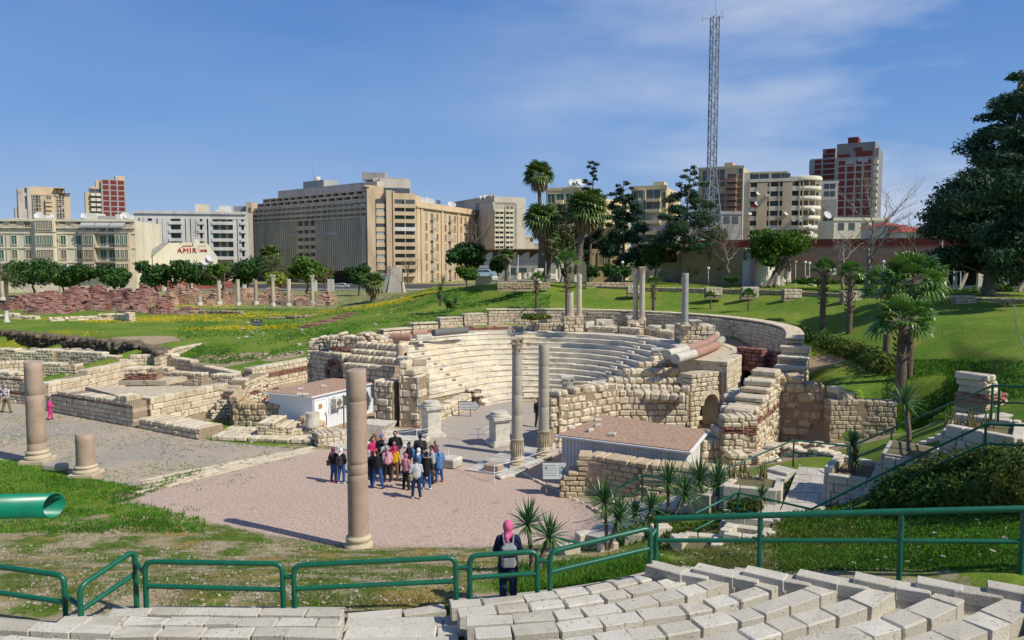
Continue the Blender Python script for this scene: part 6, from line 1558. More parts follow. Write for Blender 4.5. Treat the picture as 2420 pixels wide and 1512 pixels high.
tufts('yellow_flowers', 'sheets of yellow wild flowers on the field and ridge', (200,655,1120,800), 4500, M_FLOWER, .15, .05, 10, fm, 'flowers', 2)
# ---- loose stones on the slope
def pebbles(name, label, area, n, m, sz, seed, mask=None):
 g_ = random.Random(seed); mb = MB(); c = 0
 while c < n:
  x = g_.uniform(area[0],area[2]); y = g_.uniform(area[1],area[3]); p = hit(x,y)
  if mask and not mask(x,y,p,g_): n -= .2; continue
  c += 1; s_ = sz*g_.uniform(.3,1)**1.5*1.3; a = g_.random()*3
  mb.chamfer(p.x,p.y,p.z+s_*.15,math.cos(a),math.sin(a),s_*.6,s_*.45,s_*.3,s_*.2,s_*.12,0,g_)
 return tag(mb.build(name, m), label, 'stones', kind='stuff')
M_PEB = mat('chalky_stone', (0.44,0.39,0.31), (0.30,0.26,0.20), nscale=3)
pebbles('loose_stones', 'small chalky stones scattered over the slope behind the fence', (0,1290,1540,1445), 1100, M_PEB, .05, 31, lambda x,y,p,g_: not pinpoly(p.x,p.y,PLAZA) and p.x < 6)
pebbles('loose_stones', 'stones scattered over the dirt patches of the ruins and banks', (0,850,900,1060), 700, M_PEB, .11, 32, None)
pebbles('loose_stones', 'bits of rubble in the garden and on the lawns', (1400,1040,2420,1340), 350, M_PEB, .07, 33, None)
pebbles('loose_stones', 'white rocks showing through the grassy bank', (560,740,1000,860), 120, M_PEB, .30, 34, lambda x,y,p,g_: p.y > 48 and p.x < -7 and clump(x,y,p,g_,.3,.6))
pebbles('loose_stones', 'rubble heap by the edge of the flowery field', (0,825,240,840), 200, M_PEB, .4, 35, None)
# ------------------------------------------------------------------ buildings
G_W = mat('dark_window', (0.035,0.045,0.05), (0.09,0.11,0.115), rough=.25, spec=.5)
SH_G = mat('green_shutters', (0.035,0.16,0.13), (0.05,0.12,0.10), rough=.6)
SH_B = mat('brown_shutters', (0.13,0.10,0.075), (0.20,0.17,0.13), rough=.7)
SH_W = mat('pale_shutters', (0.42,0.43,0.40), (0.30,0.32,0.31), rough=.6)
DISH = mat('dish_white', (0.5,0.5,0.48), rough=.5)
def wallmat(n, c, stain=None, sc_=.25):
 k = [x*.78 for x in c]
 return mat(n, c, None, tuple(k), nscale=sc_, spot=stain or tuple(x*.55 for x in c), spot_scale=.35, spot_lo=.62, sc3=(1,1,.35), bumpk=.0)
class Bld:
 """building with its front plane from picture column x0 (distance Y0) to x1 (distance Y1)"""
 def __init__(s, name, label, x0, Y0, x1, Y1, depth, zb=1.5, group=None, cat='building'):
  a = D(x0, 616, Y0); b = D(x1, 616, Y1); s.a = Vector((a.x,a.y)); s.b = Vector((b.x,b.y)); s.u = (s.b-s.a); s.L = s.u.length; s.u.normalize()
  s.n = Vector((s.u.y,-s.u.x));   # outward, towards the viewer
  s.depth = depth; s.zb = zb; s.Y = (Y0+Y1)/2; s.t = thing(name, label, cat, (a.x,a.y,zb), group); s.x0, s.x1, s.Y0, s.Y1 = x0, x1, Y0, Y1
 def z(s, y, k=.5): return D(1210, y, s.Y0*(1-k)+s.Y1*k).z
 def ux(s, x):
  """distance along the front of a picture column"""
  d = ray(x, 616); k = d.x/d.y    # X = k*Y
  # a + u*t : ax+ux t = k(ay+uy t)
  return (k*s.a.y-s.a.x)/(s.u.x-k*s.u.y)
 def box(s, mb, u0, u1, o0, o1, z0, z1, mi=0): mb.obox((s.a.x,s.a.y),(s.u.x,s.u.y),(s.n.x,s.n.y),(u0,u1),(o0,o1),z0,z1,mi)
 def body(s, ztop, m, u0=0, u1=None, o0=None, o1=0, z0=None, name='wall'):
  mb = MB(); s.box(mb, u0, s.L if u1 is None else u1, -s.depth if o0 is None else o0, o1, s.zb-1 if z0 is None else z0, ztop); return mb.build(name, m, s.t)
 def part(s, name, m, lst):
  if len(lst) > 1 and name in ('pier','pilaster','post','antenna','aerial','divider','air_conditioner','garden_wall','side_wing','brick_panel'):
   for q in lst: s.part(name, m, [q])
   return
  mb = MB()
  for q in lst: s.box(mb, *q)
  return mb.build(name, m, s.t)
 def window(s, uc, w_, zc, h_, o=0, m=None, frame=None, sill=True, fw=.12, parent=True):
  mb = MB(); s.box(mb, uc-w_/2, uc+w_/2, o-.02, o+.05, zc-h_/2, zc+h_/2)
  p = mb.build('window', m or G_W, s.t)
  if frame is not None:
   f = MB(); e = fw
   s.box(f, uc-w_/2-e, uc-w_/2, o, o+.16, zc-h_/2, zc+h_/2); s.box(f, uc+w_/2, uc+w_/2+e, o, o+.16, zc-h_/2, zc+h_/2)
   s.box(f, uc-w_/2-e, uc+w_/2+e, o, o+.18, zc+h_/2, zc+h_/2+e*1.5)
   s.box(f, uc-w_/2-e*1.4, uc+w_/2+e*1.4, o, o+.26, zc-h_/2-e*1.4, zc-h_/2); s.box(f, uc-.04, uc+.04, o+.05, o+.10, zc-h_/2, zc+h_/2)
   f.build('frame', frame, p)
  return p
def dish(par, c, r_, m=None):
 mb = MB(); vs = []; n = 12; ax = Vector((.3,-.8,.5)).normalized(); e1 = ax.cross(Vector((0,0,1))).normalized(); e2 = ax.cross(e1)
 for j,(rr,dd) in enumerate(((0.02,-.25),(.6,-.16),(1,0))):
  for k in range(n): vs.append(tuple(c+(e1*math.cos(6.283*k/n)+e2*math.sin(6.283*k/n))*rr*r_+ax*dd*r_))
 mb.add(vs, [(j*n+k,j*n+(k+1)%n,(j+1)*n+(k+1)%n,(j+1)*n+k) for j in range(2) for k in range(n)], 0, True); mb.tube([c-Vector((0,0,r_)), c-ax*.2*r_], .05*r_+.02, 5)
 return mb.build('satellite_dish', m or DISH, par)
W_CREAM = wallmat('cream_plaster', (0.68,0.62,0.46)); W_TAN = wallmat('tan_plaster', (0.58,0.45,0.29)); W_BEIGE = wallmat('beige_concrete', (0.58,0.47,0.335)); W_GREYW = wallmat('grey_plaster', (0.50,0.455,0.38))
W_WHITE = wallmat('off_white_plaster', (0.64,0.62,0.56)); W_BRICK = mat('tower_brick', (0.20,0.042,0.036), (0.15,0.033,0.03), nscale=.4); W_CONC = wallmat('raw_concrete', (0.36,0.35,0.33)); W_YEL = wallmat('yellow_plaster', (0.62,0.52,0.30)); W_SIDE = wallmat('side_wall_plaster', (0.58,0.48,0.34))
# B1 long cream building on the left
b = Bld('apartment_block', 'long cream four storey building with arched parapet and green shutters at the far left', -140, 186, 322, 190, 18)
zt = b.z(521); b.body(zt, W_CREAM)
b.part('cornice', W_CREAM, [(0,b.L,0,.5,zt-1.9,zt-1.65),(0,b.L,0,.6,zt-.2,zt+.35)]+[(0,b.L,0,.22,b.z(y)-.1,b.z(y)+.15) for y in (551,586,620)])
ap = MB()
for x in list(range(-120,60,31))+[150,182,214,228,246,262,288,306]:
 u = b.ux(x)
 for k in range(8):
  a0, a1 = math.pi*k/8, math.pi*(k+1)/8
  b.box(ap, u+1.3*math.cos(a1), u+1.3*math.cos(a0), .0, .45, zt-1.75, zt-1.75+.9*math.sin((a0+a1)/2)+.05)
ap.build('arched_parapet', W_SIDE, b.t)
rows_ = [(532,7.0),(567,7.4),(601,7.4),(634,7.0)]
rr = random.Random(4)
for y, h in rows_:
 zc = b.z(y)
 for x in (-118,-90,-58,-28,4,36,69,152,188):
  b.window(b.ux(x), 1.25, zc, 2.1, 0, SH_G if (y == 567 or rr.random()<.2) else SH_B, W_CREAM)
 # bay window
 u0, u1 = b.ux(92), b.ux(137)
 mb = MB(); b.box(mb, u0, u1, 0, 1.3, zc-1.7, zc+1.7); bay = mb.build('bay', W_CREAM, b.t)
 for k in range(5):
  uc = u0+.7+(u1-u0-1.4)*k/4; b.window(uc, .75, zc, 2.1, 1.3, SH_G if y == 567 else SH_B, W_CREAM, fw=.06)
# darker balconied wing on the right of it
u0, u1 = b.ux(200), b.ux(308)
for i, (y, h) in enumerate(rows_):
 zc = b.z(y)
 for xa, xb in ((202,232),(278,312)):
  ua, ub = b.ux(xa), b.ux(xb)
  if i > 0:
   mb = MB(); b.box(mb, ua, ub, 0, 1.4, zc-1.75, zc+1.75); mb.build('bay', W_SIDE, b.t)
  for k in range(3): b.window(ua+.7+(ub-ua-1.4)*k/2, .75, zc, 2.2, 1.4 if i else 0, SH_G if i in (1,) or (i == 2 and xa > 250 and k == 0) else SH_B, W_CREAM, fw=.06)
 for k in range(2): b.window(b.ux(246+20*k), 1.3, zc-.2, 2.6, 0, SH_G, W_SIDE)
 mb = MB(); ua, ub = (b.ux(196),b.ux(311)) if i == 0 else (b.ux(232),b.ux(278)); b.box(mb, ua, ub, 0, 1.6, zc-2.0, zc-1.8)
 for k in range(int((ub-ua)/.35)): b.box(mb, ua+k*.35, ua+k*.35+.04, 1.5, 1.54, zc-1.8, zc-.9)
 b.box(mb, ua, ub, 1.49, 1.55, zc-.92, zc-.86); mb.build('balcony', W_CONC, b.t)
for k in range(3):
 ua = b.ux(199)+k*(b.ux(304)-b.ux(199))/3; ub = ua+(b.ux(304)-b.ux(199))/3-.15; mb = MB(); P0 = b.a+b.u*ua; P1 = b.a+b.u*ub; n_ = b.n; z_ = b.z(523)
 mb.add([(P0.x,P0.y,z_),(P1.x,P1.y,z_),(P1.x+n_.x*1.9,P1.y+n_.y*1.9,z_-1.0),(P0.x+n_.x*1.9,P0.y+n_.y*1.9,z_-1.0),(P0.x+n_.x*1.9,P0.y+n_.y*1.9,z_-1.5),(P1.x+n_.x*1.9,P1.y+n_.y*1.9,z_-1.5)], [(0,1,2,3),(3,2,5,4)]); mb.build('awning', mat('grey_canvas',(0.38,0.38,0.36)), b.t)
b.part('pipe', W_GREYW, [(b.ux(x)-.06,b.ux(x)+.06,0,.2,2,zt-1) for x in (18,140,184)])
for k,(xa,xb,h) in enumerate(((178,216,1.8),(215,260,1.1),(258,285,1.5),(80,90,1.3),(0,30,.5))): b.part('roof_room', W_WHITE if k!=1 else W_CONC, [(b.ux(xa),b.ux(xb),-9,-4-k*.3,zt,zt+.35+h)])
for x, r_ in ((82,1.1),(115,.6),(190,.8),(288,1.2),(292,.8)): dish(b.t, Vector((*(b.a+b.u*b.ux(x)-b.n*3),zt+1.4)), r_)
# generic block with rows of windows
def block(name, label, x0, Y0, x1, Y1, depth, ytop, wm, ys_, xs_, ww, wh, wins=None, frame=None, side=None, balc=None, group=None, zb=1.5, roof=(), cap=True):
 b = Bld(name, label, x0, Y0, x1, Y1, depth, zb, group); zt = b.z(ytop); b.body(zt, wm)
 if cap: b.part('parapet', wm, [(-.15,b.L+.15,-.3,.18,zt-.1,zt+.5)])
 r = random.Random(int(x0)); cnt = 0; rest = MB()
 for y in ys_:
  for x in xs_:
   if r.random() < .04: continue
   m = (wins or [G_W])[r.randrange(len(wins or [G_W]))]; cnt += 1
   if cnt <= 80: b.window(b.ux(x), ww, b.z(y), wh, 0, m, frame if cnt <= 40 else None)
   else: b.box(rest, b.ux(x)-ww/2, b.ux(x)+ww/2, -.02, .05, b.z(y)-wh/2, b.z(y)+wh/2)
 if rest.v:
  o = rest.build('windows', G_W, b.t); o['kind'] = 'stuff'
 if balc:
  for (xa, xb) in balc:
   for y in ys_:
    mb = MB(); z_ = b.z(y)-wh/2-.4; b.box(mb, b.ux(xa), b.ux(xb), 0, 1.2, z_-.15, z_); b.box(mb, b.ux(xa), b.ux(xb), 1.08, 1.2, z_, z_+.95); b.box(mb, b.ux(xa), b.ux(xa)+.1, 0, 1.1, z_, z_+.95); b.box(mb, b.ux(xb)-.1, b.ux(xb), 0, 1.1, z_, z_+.95)
    mb.build('balcony', wm, b.t)
 for (xa, xb, yt) in roof: b.part('roof_room', wm, [(b.ux(xa), b.ux(xb), -depth*.6, -depth*.2, zt, b.z(yt))])
 return b, zt
# B2 cream tower far left
b, zt = block('apartment_tower', 'cream apartment tower with rooftop pergola behind the long cream building', 85, 292, 172, 299, 12, 462, W_TAN, (469,478,488,498,508), (91,97,122,145,152), 1.6, 2.0, [G_W,SH_B], W_CREAM, None, [(113,129)], None, 1.5, ((84,160,441),))
b.part('side_wing', W_GREYW, [(b.ux(50),b.ux(85),-13,-1.0,0,b.z(447)),(b.ux(72),b.ux(86),-12,-.5,0,b.z(443)),(b.ux(42),b.ux(52),-13,-2,0,b.z(490))])
b.part('roof_pergola', W_RUST if 'W_RUST' in globals() else M_RUST, [(b.ux(136),b.ux(160),-6,.8,b.z(445),b.z(444)),(b.ux(148),b.ux(174),-4,1,b.z(456),b.z(455.3))]+[(b.ux(x),b.ux(x)+.3,.3,.5,b.z(462),b.z(444)) for x in (137,147,158)])
b.part('side_windows', G_W, [(b.ux(x),b.ux(x)+1.3,-1.05,-.95+0,b.z(y)-.8,b.z(y)+.8) for x in (66,) for y in (452,470,480,490)])
# red brick frame towers
def frame_tower(name, label, x0, Y0, x1, Y1, depth, ytop, cols, rws, wins=(), zb=1.5, side=True, lw=.5):
 """concrete frame with brick panels"""
 b = Bld(name, label, x0, Y0, x1, Y1, depth, zb); zt = b.z(ytop); b.body(zt, W_CONC, o1=-.12)
 for i in range(len(rws)-1):
  for j in range(len(cols)-1):
   z1, z0 = b.z(rws[i]), b.z(rws[i+1]); u0, u1 = b.ux(cols[j]), b.ux(cols[j+1])
   mb = MB(); b.box(mb, u0+lw/2, u1-lw/2, -.13, -.02, z0+.35, z1-.05); mb.build('brick_panel', W_BRICK, b.t)
 mb = MB()
 for c in cols: b.box(mb, b.ux(c)-lw/2, b.ux(c)+lw/2, -.2, .0, zb, zt)
 for q in rws: b.box(mb, 0, b.L, -.2, -.004, b.z(q)-.02, b.z(q)+.36)
 mb.build('concrete_frame', W_CONC, b.t)
 for (x, y, w_, h_) in wins: b.window(b.ux(x), w_, b.z(y), h_, 0, SH_W, None)
 return b, zt
b, zt = frame_tower('brick_tower', 'narrow red brick tower with pale concrete frame rising behind the left building', 247, 277, 303, 281, 7, 425, [248,266,284,302], [426,438,451,464,476,489,501,514,530])
b.part('lift_house', W_TAN, [(b.ux(280),b.L,-6,0,zt,b.z(415))])
b.part('side_wing', W_TAN, [(b.ux(208),b.ux(248),-9,-1.2,0,b.z(455)),(b.ux(219),b.ux(248),-8,-1.1,0,b.z(442)),(b.ux(234),b.ux(247),-7,-1,0,b.z(427))])
for y in (461,473,485,497,509):
 for xa in (221,234):
  b.part('balcony', W_CREAM, [(b.ux(xa),b.ux(xa+11),-1.1,.1,b.z(y)-.5,b.z(y)+.5)]); b.window(b.ux(xa+5), 1.6, b.z(y)+1.4, 1.4, -1.0, G_W)
# B4 white balconied building, rounded at the right
b = Bld('apartment_block', 'wide off white building with tall vertical piers and ribbon balconies', 320, 255, 585, 262, 16); zt = b.z(499)
b.body(zt, W_GREYW, o1=-1.4); b.part('cornice', W_WHITE, [(0,b.L,-.8,.6,b.z(504)-.2,b.z(499)),(0,b.L,-1.4,.1,b.z(517),b.z(505))]+[(b.ux(x),b.ux(x)+1.6,.6,.63,b.z(503),b.z(501)) for x in range(324,580,10)])
cols = [325,339,347,368,381,392,401,435,447,459,470,486,500]
b.part('pier', W_WHITE, [(b.ux(x)-.65,b.ux(x)+.65,-1.5,.2,b.zb,b.z(516)) for x in cols]+[(b.ux(x)-.6,b.ux(x)+.6,-1.5,0,b.zb,b.z(516)) for x in (557,568,583)])
for y in (529,549,569,590,612):
 for xa, xb in ((321,334),(352,366),(402,434),(471,486),(503,554),(571,583)):
  mb = MB(); z_ = b.z(y); b.box(mb, b.ux(xa), b.ux(xb), -1.4, .5, z_-.2, z_); b.box(mb, b.ux(xa), b.ux(xb), .35, .5, z_, z_+.9); mb.build('balcony', W_WHITE, b.t)
  for k in range(2 if xb-xa < 20 else 3): b.window(b.ux(xa+(xb-xa)*(k+.5)/(2 if xb-xa<20 else 3)), 1.5, z_+1.7, 2.0, -1.4, [G_W,SH_G,G_W,SH_B][(k+y)%4])
 for x in (343,374,387,453,464,493,562): b.window(b.ux(x), 1.4, b.z(y)+1.6, 1.6, -1.35, SH_B if (x+y)%3 else SH_G)
b.part('roof_room', W_CREAM, [(b.ux(459),b.ux(486),-9,-4,zt,b.z(480))]); b.part('roof_room', W_WHITE, [(b.ux(516),b.ux(540),-9,-4,zt,b.z(483)),(b.ux(510),b.ux(542),-10,-3,zt,b.z(492))])
b.part('aerial', M_STEEL, [(b.ux(x),b.ux(x)+.12,-2,-1.9,zt,b.z(y)) for x,y in ((339,490),(359,487),(369,492),(399,489),(421,492),(448,490),(476,478))])
# B6 tall strip behind with vertical lettering
b = Bld('office_slab', 'narrow grey slab building with a vertical letter sign beside the office block', 556, 300, 601, 300, 12); b.body(b.z(487), W_CONC); b.part('front_slab', W_BEIGE, [(b.ux(588),b.ux(602),-6,1.6,0,b.z(478))])
def text(s, par, loc, size, m, rot, ext=.02, name='lettering', spacing=1.0, ln=None, ax='CENTER'):
 cu = bpy.data.curves.new(name, 'FONT'); cu.body = s; cu.size = size; cu.extrude = ext; cu.align_x = ax; cu.align_y = 'CENTER'; cu.space_character = spacing
 if ln: cu.space_line = ln
 me = bpy.data.meshes.new_from_object(bpy.data.objects.new('tmp', cu)); me.name = name; me.materials.clear(); me.materials.append(m)
 o = bpy.data.objects.new(name, me); C.objects.link(o);
 if par is not None: r_ = par; o.parent = par; o.location = Vector(loc)-Vector(par.location) if not par.parent else Vector(loc)-Vector(par.parent.location)
 else: o.location = loc
 o.rotation_euler = rot; return o
p = b.a+b.u*b.ux(597)+b.n*1.65; text('\n'.join('EASTERN CO'), b.t, (p.x,p.y,b.z(560)), 2.5, M_INK, (math.pi/2,0,0), .05, ln=.92)
# B5 gabled hall with red lettering
W_HALL = wallmat('cream_hall', (0.74,0.69,0.52)); M_RED = mat('red_letters', (0.42,0.02,0.02), rough=.4); M_HROOF = mat('grey_metal_roof', (0.24,0.24,0.23), None, (0.32,0.32,0.30), nscale=.3)
b = Bld('cinema_hall', 'cream hall with sloping gable, grey roof and red lettering above the shade trees', 361, 200, 514, 206, 30, 1.5); n_, u_ = b.n, b.u
prof = [(b.ux(361),b.z(606)),(b.ux(401),b.z(574)),(b.ux(461),b.z(572.5)),(b.ux(461),b.z(563)),(b.ux(473),b.z(563)),(b.ux(473),b.z(573.5)),(b.ux(492),b.z(575)),(b.ux(514),b.z(606)),(b.ux(514),1.5),(b.ux(361),1.5)]
mb = MB(); F_ = [b.a+u_*q[0] for q in prof]; B2 = [p-n_*.8 for p in F_]; k = len(prof)
mb.add([(p.x,p.y,prof[i][1]) for i,p in enumerate(F_)]+[(p.x,p.y,prof[i][1]) for i,p in enumerate(B2)], [tuple(range(k)), tuple(range(2*k-1,k-1,-1))]+[(i,k+i,k+(i+1)%k,(i+1)%k) for i in range(k)]); mb.build('gable_wall', W_HALL, b.t)
b.part('side_wing', W_CREAM, [(b.ux(318),b.ux(361.5),-14,-1.0,1.5,b.z(605))]);
mb = MB(); A0 = b.a+u_*b.ux(322)-n_*1; A1 = b.a+u_*b.ux(362); A2 = b.a+u_*b.ux(402); A3 = b.a+u_*b.ux(322)-n_*1
mb.hexa([(A0.x,A0.y-.3,b.z(605)),(A1.x,A1.y-.3,b.z(605)),(A2.x,A2.y+.4,b.z(574)),(A3.x,A3.y+12,b.z(574)),(A0.x,A0.y-.3,b.z(604)),(A1.x,A1.y-.3,b.z(604)),(A2.x,A2.y+.4,b.z(573)),(A3.x,A3.y+12,b.z(573))]); mb.build('roof', M_HROOF, b.t)
b.part('red_plinth', mat('terracotta_band',(0.30,0.10,0.07)), [(b.ux(330),b.ux(560),.0,.5,1.5,b.z(664))]); b.part('annex', W_GREYW, [(b.ux(490),b.ux(556),-8,-.5,1.5,b.z(628))])
b.part('gable_cap', W_WHITE, [(b.ux(460),b.ux(474),-.9,.1,b.z(563),b.z(561))])
for x, y, r_ in ((500,608,1.3),(486,618,1.0)): dish(b.t, Vector((*(b.a+u_*b.ux(x)+n_*1),b.z(y))), r_)
for s_, x, y, sz in (('AMIR',443,592,1.55),('AMIR',482,592,.8)):
 p = b.a+u_*b.ux(x)+n_*.12; text(s_, b.t, (p.x,p.y,b.z(y)), sz*1.2, M_RED, (math.pi/2,0,math.atan2(u_.y,u_.x)), .08, spacing=1.2 if sz>1.2 else .75)
def arabic_amir(cx, cz, s_):
 """the name in arabic script: curved strokes and dots"""
 mb = MB(); f = b.a
 def P(x,z): q = b.a+u_*(b.ux(cx)+x*s_)+n_*.15; return (q.x,q.y,b.z(cz)+z*s_)
 for st in ([(2.9,-.6),(2.85,.9)],[(2.9,1.15),(2.7,1.3)],[(2.4,-.5),(2.2,-.2),(2.0,-.55),(1.5,-.6),(1.0,-.55)],[(1.6,.1),(1.3,-.5)],[(1.0,-.55),(.2,-.5),(-.6,-.5),(-.8,-.2)],[(-.9,-.5),(-1.4,-.6),(-1.5,-.1)],[(-1.7,-.3),(-1.9,-.9),(-2.4,-1.1),(-2.8,-1.0)],[(-2.6,.6),(-2.9,.9),(-3.1,.5)]): mb.tube([P(*q) for q in st], .13*s_, 5)
 for q in ((.2,.0),(-.2,.0),(1.0,.5)): mb.tube([P(q[0]-.08,q[1]),P(q[0]+.08,q[1])], .15*s_, 5)
 mb.build('lettering', M_RED, b.t)
arabic_amir(443,578.5,.52); arabic_amir(482,579.5,.2)
# B7 the big office block
b = Bld('office_block', 'huge ribbed concrete office block with stepped top storeys and rooftop boxes', 600, 300, 866, 256, 22); U = b.ux
b.body(D(1210,478,256).z, W_BEIGE, o1=-1.0); bt = b.t
def Z(y, x):
 """height of a picture spot on the front plane"""
 Y_ = (b.a+b.u*b.ux(x)).y; return D(1210, y, Y_).z
H = lambda y: Z(y, 860)
zlev = [H(508),H(487),H(467)]           # band tops measured at the near corner
# ribbed curtain: fins between top band and street
zf1 = H(514); zf0 = H(640)
mb = MB(); b.box(mb, U(600), U(866), -1.0, -.9, 2, zf1+.2); mb.build('curtain_glass', mat('sooty_glass',(0.15,0.12,0.09),(0.22,0.18,0.14),rough=.4), bt)
fins = [x for x in np.linspace(607,855,56) if not 705 < x < 748]
for x in fins:
 mb = MB(); u = U(x); b.box(mb, u-.14, u+.14, -.9, .25, zf0, zf1); mb.build('fin', W_CREAM, bt)
sp = MB()
for k in range(8): zz = zf1-2.75*(k+1); b.box(sp, U(604), U(705), -.88, -.55, zz-.5, zz+.5); b.box(sp, U(748), U(858), -.88, -.55, zz-.5, zz+.5)
sp.build('spandrels', SH_B, bt)
for k in range(8):
 zz = zf1-2.75*(k+1); mb = MB(); b.box(mb, U(705), U(748), -.9, .2, zz-.6, zz+.9); mb.build('balcony', W_BEIGE, bt)
b.part('pier', W_BEIGE, [(U(x)-.25,U(x)+.25,-.9,.3,zf0,zf1) for x in (705,720,734,748)]+[(U(601),U(606),-1,.3,1.5,zf1),(U(857),U(866),-1,.3,1.5,zf1)])
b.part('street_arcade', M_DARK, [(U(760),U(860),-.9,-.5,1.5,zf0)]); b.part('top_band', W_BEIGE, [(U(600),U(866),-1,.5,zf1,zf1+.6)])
# open storeys above, each set back
z_ = zf1+.6
for i, (hgt, back, xa, xb) in enumerate(((1.75,0,601,868),(1.75,0,602,868),(1.8,-.1,604,868),(1.8,-1.2,606,866),(1.8,-2.6,612,866))):
 glass = MB(); b.box(glass, U(xa+2), U(xb-2), back-1.6, back-1.4, z_, z_+hgt); glass.build('window_band', G_W, bt)
 mb = MB(); b.box(mb, U(xa), U(xb), -8 if i > 2 else -2, back+.15, z_+hgt-.85 if i < 3 else z_+hgt-.3, z_+hgt); mb.build('parapet_band', W_BEIGE, bt)
 nn = 22 if i < 3 else 15
 for k in range(nn+1):
  u = U(xa)+(U(xb)-U(xa))*k/nn; mb = MB()
  if i < 3: b.box(mb, u-.12, u+.12, back-1.6, back-.1, z_, z_+hgt-.8)
  else: b.box(mb, u-.2, u+.2, back-1.6, back+.1, z_, z_+hgt-.3)
  mb.build('divider', W_CREAM, bt)
 if i >= 3: mb = MB(); b.box(mb, U(xa), U(xb), back-.1, back+.1, z_, z_+.6); mb.build('parapet_band', W_BEIGE, bt)
 r = random.Random(i)
 for k in range(7):
  u = U(xa+6)+(U(xb-6)-U(xa+6))*r.random(); mb = MB(); b.box(mb, u, u+.9, back-1.3, back-1.0, z_+.1, z_+.95); mb.build('shutter', r.choice([SH_G,SH_W,SH_W]), bt)
 z_ += hgt
b.part('attic_wall', W_GREYW, [(U(634),U(866),-14,-5,z_,z_+3.0)]); b.part('rooftop_box', W_CONC, [(U(688),U(736),-12,-6,z_+3.0,z_+5.6)])
def wbox(name, m, x0, x1, Y, dp, ya, yb_):
 p0, p1 = D(x0,616,Y), D(x1,616,Y); mb = MB(); mb.box(p0.x,p1.x,Y,Y+dp,ZAT(ya,Y),ZAT(yb_,Y)); return mb.build(name, m, bt)
wbox('rooftop_box', W_CONC, 858, 912, 272, 8, 424, 407); wbox('rooftop_wall', W_GREYW, 884, 961, 268, 12, 445, 420)
mb = MB(); p = b.a+b.u*U(706)-b.n*9; mb.lathe(p.x,p.y,[(1.1,z_+5.6),(1.1,z_+7.2),(.9,z_+7.4)],12); mb.build('water_tank', W_WHITE, bt)
b.part('antenna', M_STEEL, [(U(693),U(693)+.2,-10,-9.8,z_+5,z_+15),(U(752),U(752)+.12,-8,-7.9,z_+3,z_+7),(U(824),U(824)+.12,-8,-7.9,z_+3,z_+8)])
for x, k in ((604,0),(612,1),(634,0),(694,0),(700,0),(708,1),(757,2),(783,0),(790,2),(795,0),(845,3),(856,3),(861,3)):
 zz = zf1-3.3*1.6 if k < 3 else zf1+3.6; mb = MB(); b.box(mb, U(x), U(x)+.8, .25, .75, zz+k*.1, zz+.6+k*.1); mb.build('air_conditioner', W_WHITE, bt)
mb = MB(); p = b.a+b.u*U(775)+b.n*.5; dish(bt, Vector((p.x,p.y,zf1-5.2)), 1.0)
# right hand face with towers and balconies
c = Bld('tmp', 'x', 866, 256, 984, 262, 20); bpy.data.objects.remove(c.t); c.t = bt; V_ = c.ux; zc = lambda y: c.z(y)
c.body(c.z(455), W_TAN, o1=-.8)
for xa, xb, yt, o in ((868,887,447,1.2),(913,926,450,1.2),(928,932,452,1.4)): c.part('pier', W_TAN, [(V_(xa),V_(xb),-1,o,1.5,c.z(yt))])
flo = [c.z(y) for y in (489,507,525,544,562,580,598,616,634,652)]
for i, zz in enumerate(flo):
 mb = MB(); c.box(mb, V_(932), V_(983), -.9, .9, zz-.2, zz+1.1); mb.build('balcony', W_WHITE if i == 3 else W_TAN, bt)
 mb = MB(); c.box(mb, V_(932), V_(983), -.85, -.75, zz+1.1, zz+2.7); mb.build('window_band', SH_G if i == 2 else G_W, bt)
 c.part('divider', W_CREAM, [(V_(957),V_(958),-.8,.85,zz+1.1,zz+2.7)])
 mb = MB(); c.box(mb, V_(890), V_(911), -.9, .5, zz-.5, zz+1.0); mb.build('bay_parapet', W_TAN, bt); mb = MB(); c.box(mb, V_(891), V_(910), -.8, .3, zz+1.0, zz+2.6); mb.build('bay_window', SH_W if i%3 else G_W, bt)
for i, (xa, xb, ya, yb_, o) in enumerate(((905,981,470,462,-1),(907,976,452,444,-2.5),(905,970,437,420,-4))):
 c.part('setback_storey', W_TAN if i < 2 else W_GREYW, [(V_(xa),V_(xb),-16,o,c.z(ya)-2,c.z(yb_))])
 if i < 2:
  for k in range(3): c.window(V_(xa+12+k*22), 3.2, c.z(ya)-.4+1.0*i, 1.7, o, G_W)
c.part('corner_terrace', W_TAN, [(V_(876),V_(910),-12,-1,c.z(462),c.z(441)),(V_(868),V_(905),-14,-3,c.z(441),c.z(437))])
b0 = c
for (u0_,ua,yb,yt) in (): pass
c.part('shop_sign', mat('blue_sign',(0.02,0.16,0.32)), [(V_(898),V_(909),.6,.8,c.z(657),c.z(650))]); c.part('shop_sign', mat('green_sign',(0.03,0.10,0.05)), [(V_(912),V_(926),1.2,1.35,c.z(652),c.z(646))])
